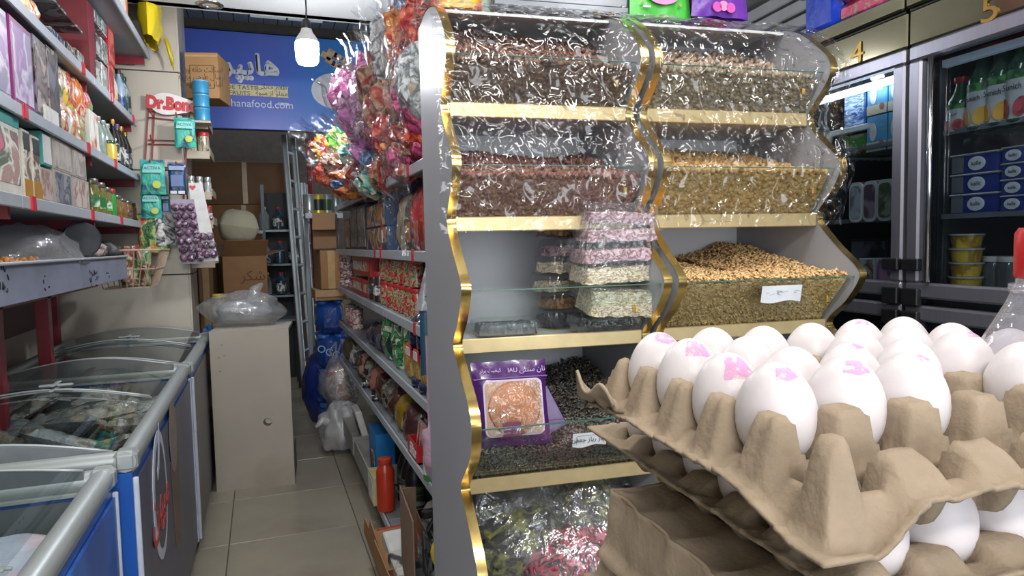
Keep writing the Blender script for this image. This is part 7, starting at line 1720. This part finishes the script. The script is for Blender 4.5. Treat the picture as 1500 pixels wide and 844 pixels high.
# quarter turn: local x -> EA, local y -> -EB
o2 = ctr-EA*(2.5*P)+EB*(2.0*P)
t2, me2 = tray('pulp egg tray second from the top, loaded with white eggs', o2+EB*.002+EA*(.72*P), BA+PI2, 6, 5, z2_, 5, me=None)
n_ = 0
for i in range(6):
    for j in range(5):          # i runs away from the camera, j from right to left
        if not (j >= 3 or i == 0): continue
        p_ = o2+EB*.002+EA*(P*(i+.72))-EB*(P*j)
        o = put_egg((p_.x, p_.y, z2_+.013+EGH/2-.001), 'white egg in second tray, %s column from left, %s from near end' % (ORD[4-j], ORD[i]), tilt=(re_.uniform(-4, 4), re_.uniform(-4, 4)), group='eggs in the second tray')
z3_ = z2_-.0035
t3 = thing('egg_tray', 'upturned pulp egg tray with smooth folded sides, third in the stack', 'egg tray', (ctr.x, ctr.y, z3_), BA)
hx3, hy3 = 3*P+.004, 2.5*P+.006
def lid_side(u, v):
    per = [(-hx3, -hy3), (hx3, -hy3), (hx3, hy3), (-hx3, hy3), (-hx3, -hy3)]
    k = min(int(u*4), 3); f_ = u*4-k; a_, b_ = per[k], per[k+1]
    x, y = a_[0]+(b_[0]-a_[0])*f_, a_[1]+(b_[1]-a_[1])*f_
    s_ = ((f_*(6 if k % 2 == 0 else 5)) % 1); fold = .0032*(1-abs(s_-.5)*2)**.6 if .0 < f_ < 1 else 0
    nx_, ny_ = [(0, -1), (1, 0), (0, 1), (-1, 0)][k]
    o_ = -fold*(1-v)*1.4+.006*v+(.007*(v-.85)/.15 if v > .85 else 0)+.0015*noise.noise((x*60, y*60, v*3))
    return (x+nx_*o_, y+ny_*o_, -.050*v+(.0016*noise.noise((x*40, y*40, 5)) if v > .95 else 0))
o3 = G().grid(220, 14, lid_side).build('pulp_shell', cardm, t3, smooth=True); m3_ = o3.modifiers.new('thickness', 'SOLIDIFY'); m3_.thickness = .002
G().grid(30, 26, lambda u, v: ((u-.5)*2*(hx3-.001), (v-.5)*2*(hy3-.001), -.001-.010*abs(math.sin(u*18.8)*math.sin(v*15.7))*(1 if .02 < u < .98 and .02 < v < .98 else 0))).build('dimpled_top', cardm, t3, smooth=True)
z4_ = z3_-.050-.036
t4, _ = tray('lowest pulp egg tray in the stack', oT-EB*.006, BA, 6, 5, z4_, 3, me=me1)
for (i, j) in ((3, 0), (4, 0), (2, 0), (4, 1)):
    p_ = oT+EA*(P*i)+EB*(P*j)-EB*.006; put_egg((p_.x, p_.y, z4_+.015+EGH/2-.001), 'white egg in lowest tray, %s from near end, %s column' % (ORD[i], ORD[j]), group='eggs in the lowest tray')
# counter that carries the stack (below the picture)
ct = thing('sales_counter', 'pale counter below the picture edge carrying the egg trays', 'counter', (ctr.x+.04, ctr.y-.01, 0), BA)
G().box((0, 0, (z4_-.006)-.015), (.42, .27, .03), .004).build('counter_top', mat('counter_top', '#a9a49a', .4), ct); G().box((0, 0, (z4_-.04)/2), (.38, .23, z4_-.04)).build('counter_body', mat('counter_body', '#8f8a80', .5), ct)
# big clear water bottle with red cap at the right edge
pet = clear('pet_bottle', (.90, .90, .93), .12, .06, .20, (.7, .7, .76), bump=.15, bscale=20)
bp_ = CAM+(FW+RT*((1534-750)/1000)-UPV*((350-422)/1000))*.47
t = thing('water_bottle', 'large clear plastic bottle with red cap at the right picture edge', 'bottle', (bp_.x, bp_.y, z4_-.006))
H0 = bp_.z-(z4_-.006)
rB = .051
pr = [(.040, 0), (rB, .012), (rB, .05), (rB*.96, .056), (rB, .062), (rB, .12)]
zz_ = H0-.115
pr = [(.040, 0), (rB, .012)]
k = .03
while k < zz_-.02: pr += [(rB, k), (rB*.965, k+.006), (rB, k+.012)]; k += .026
pr += [(rB, zz_), (rB*.97, zz_+.012), (rB*.80, zz_+.035), (rB*.45, zz_+.07), (rB*.34, zz_+.085), (rB*.34, zz_+.10)]
G().lathe(pr, 36).build('bottle_body', pet, t, smooth='auto'); G().lathe([(rB*.90, .008), (rB*.90, zz_-.01), (.001, zz_-.008)], 28, cap=False).build('water', clear('water_fill', (.88, .90, .92), .03, .02, 0), t, smooth='auto')
G().lathe([(.0175, zz_+.088), (.0185, zz_+.09), (.0185, H0+.004), (.016, H0+.008)], 24).build('screw_cap', mat('cap_red', '#b81f22', .35), t, smooth='auto'); G().lathe([(rB*.42, zz_+.078), (rB*.42, zz_+.084)], 24).build('neck_ring', pet, t, smooth=True)
G().lathe([(rB*1.01, zz_-.002), (rB*.985, zz_+.010), (rB*.83, zz_+.034)], 30, cap=False).build('pink_label', clear('pink_film', (.95, .75, .80), .06, .1, .18, (.6, .42, .48)), t, smooth=True)
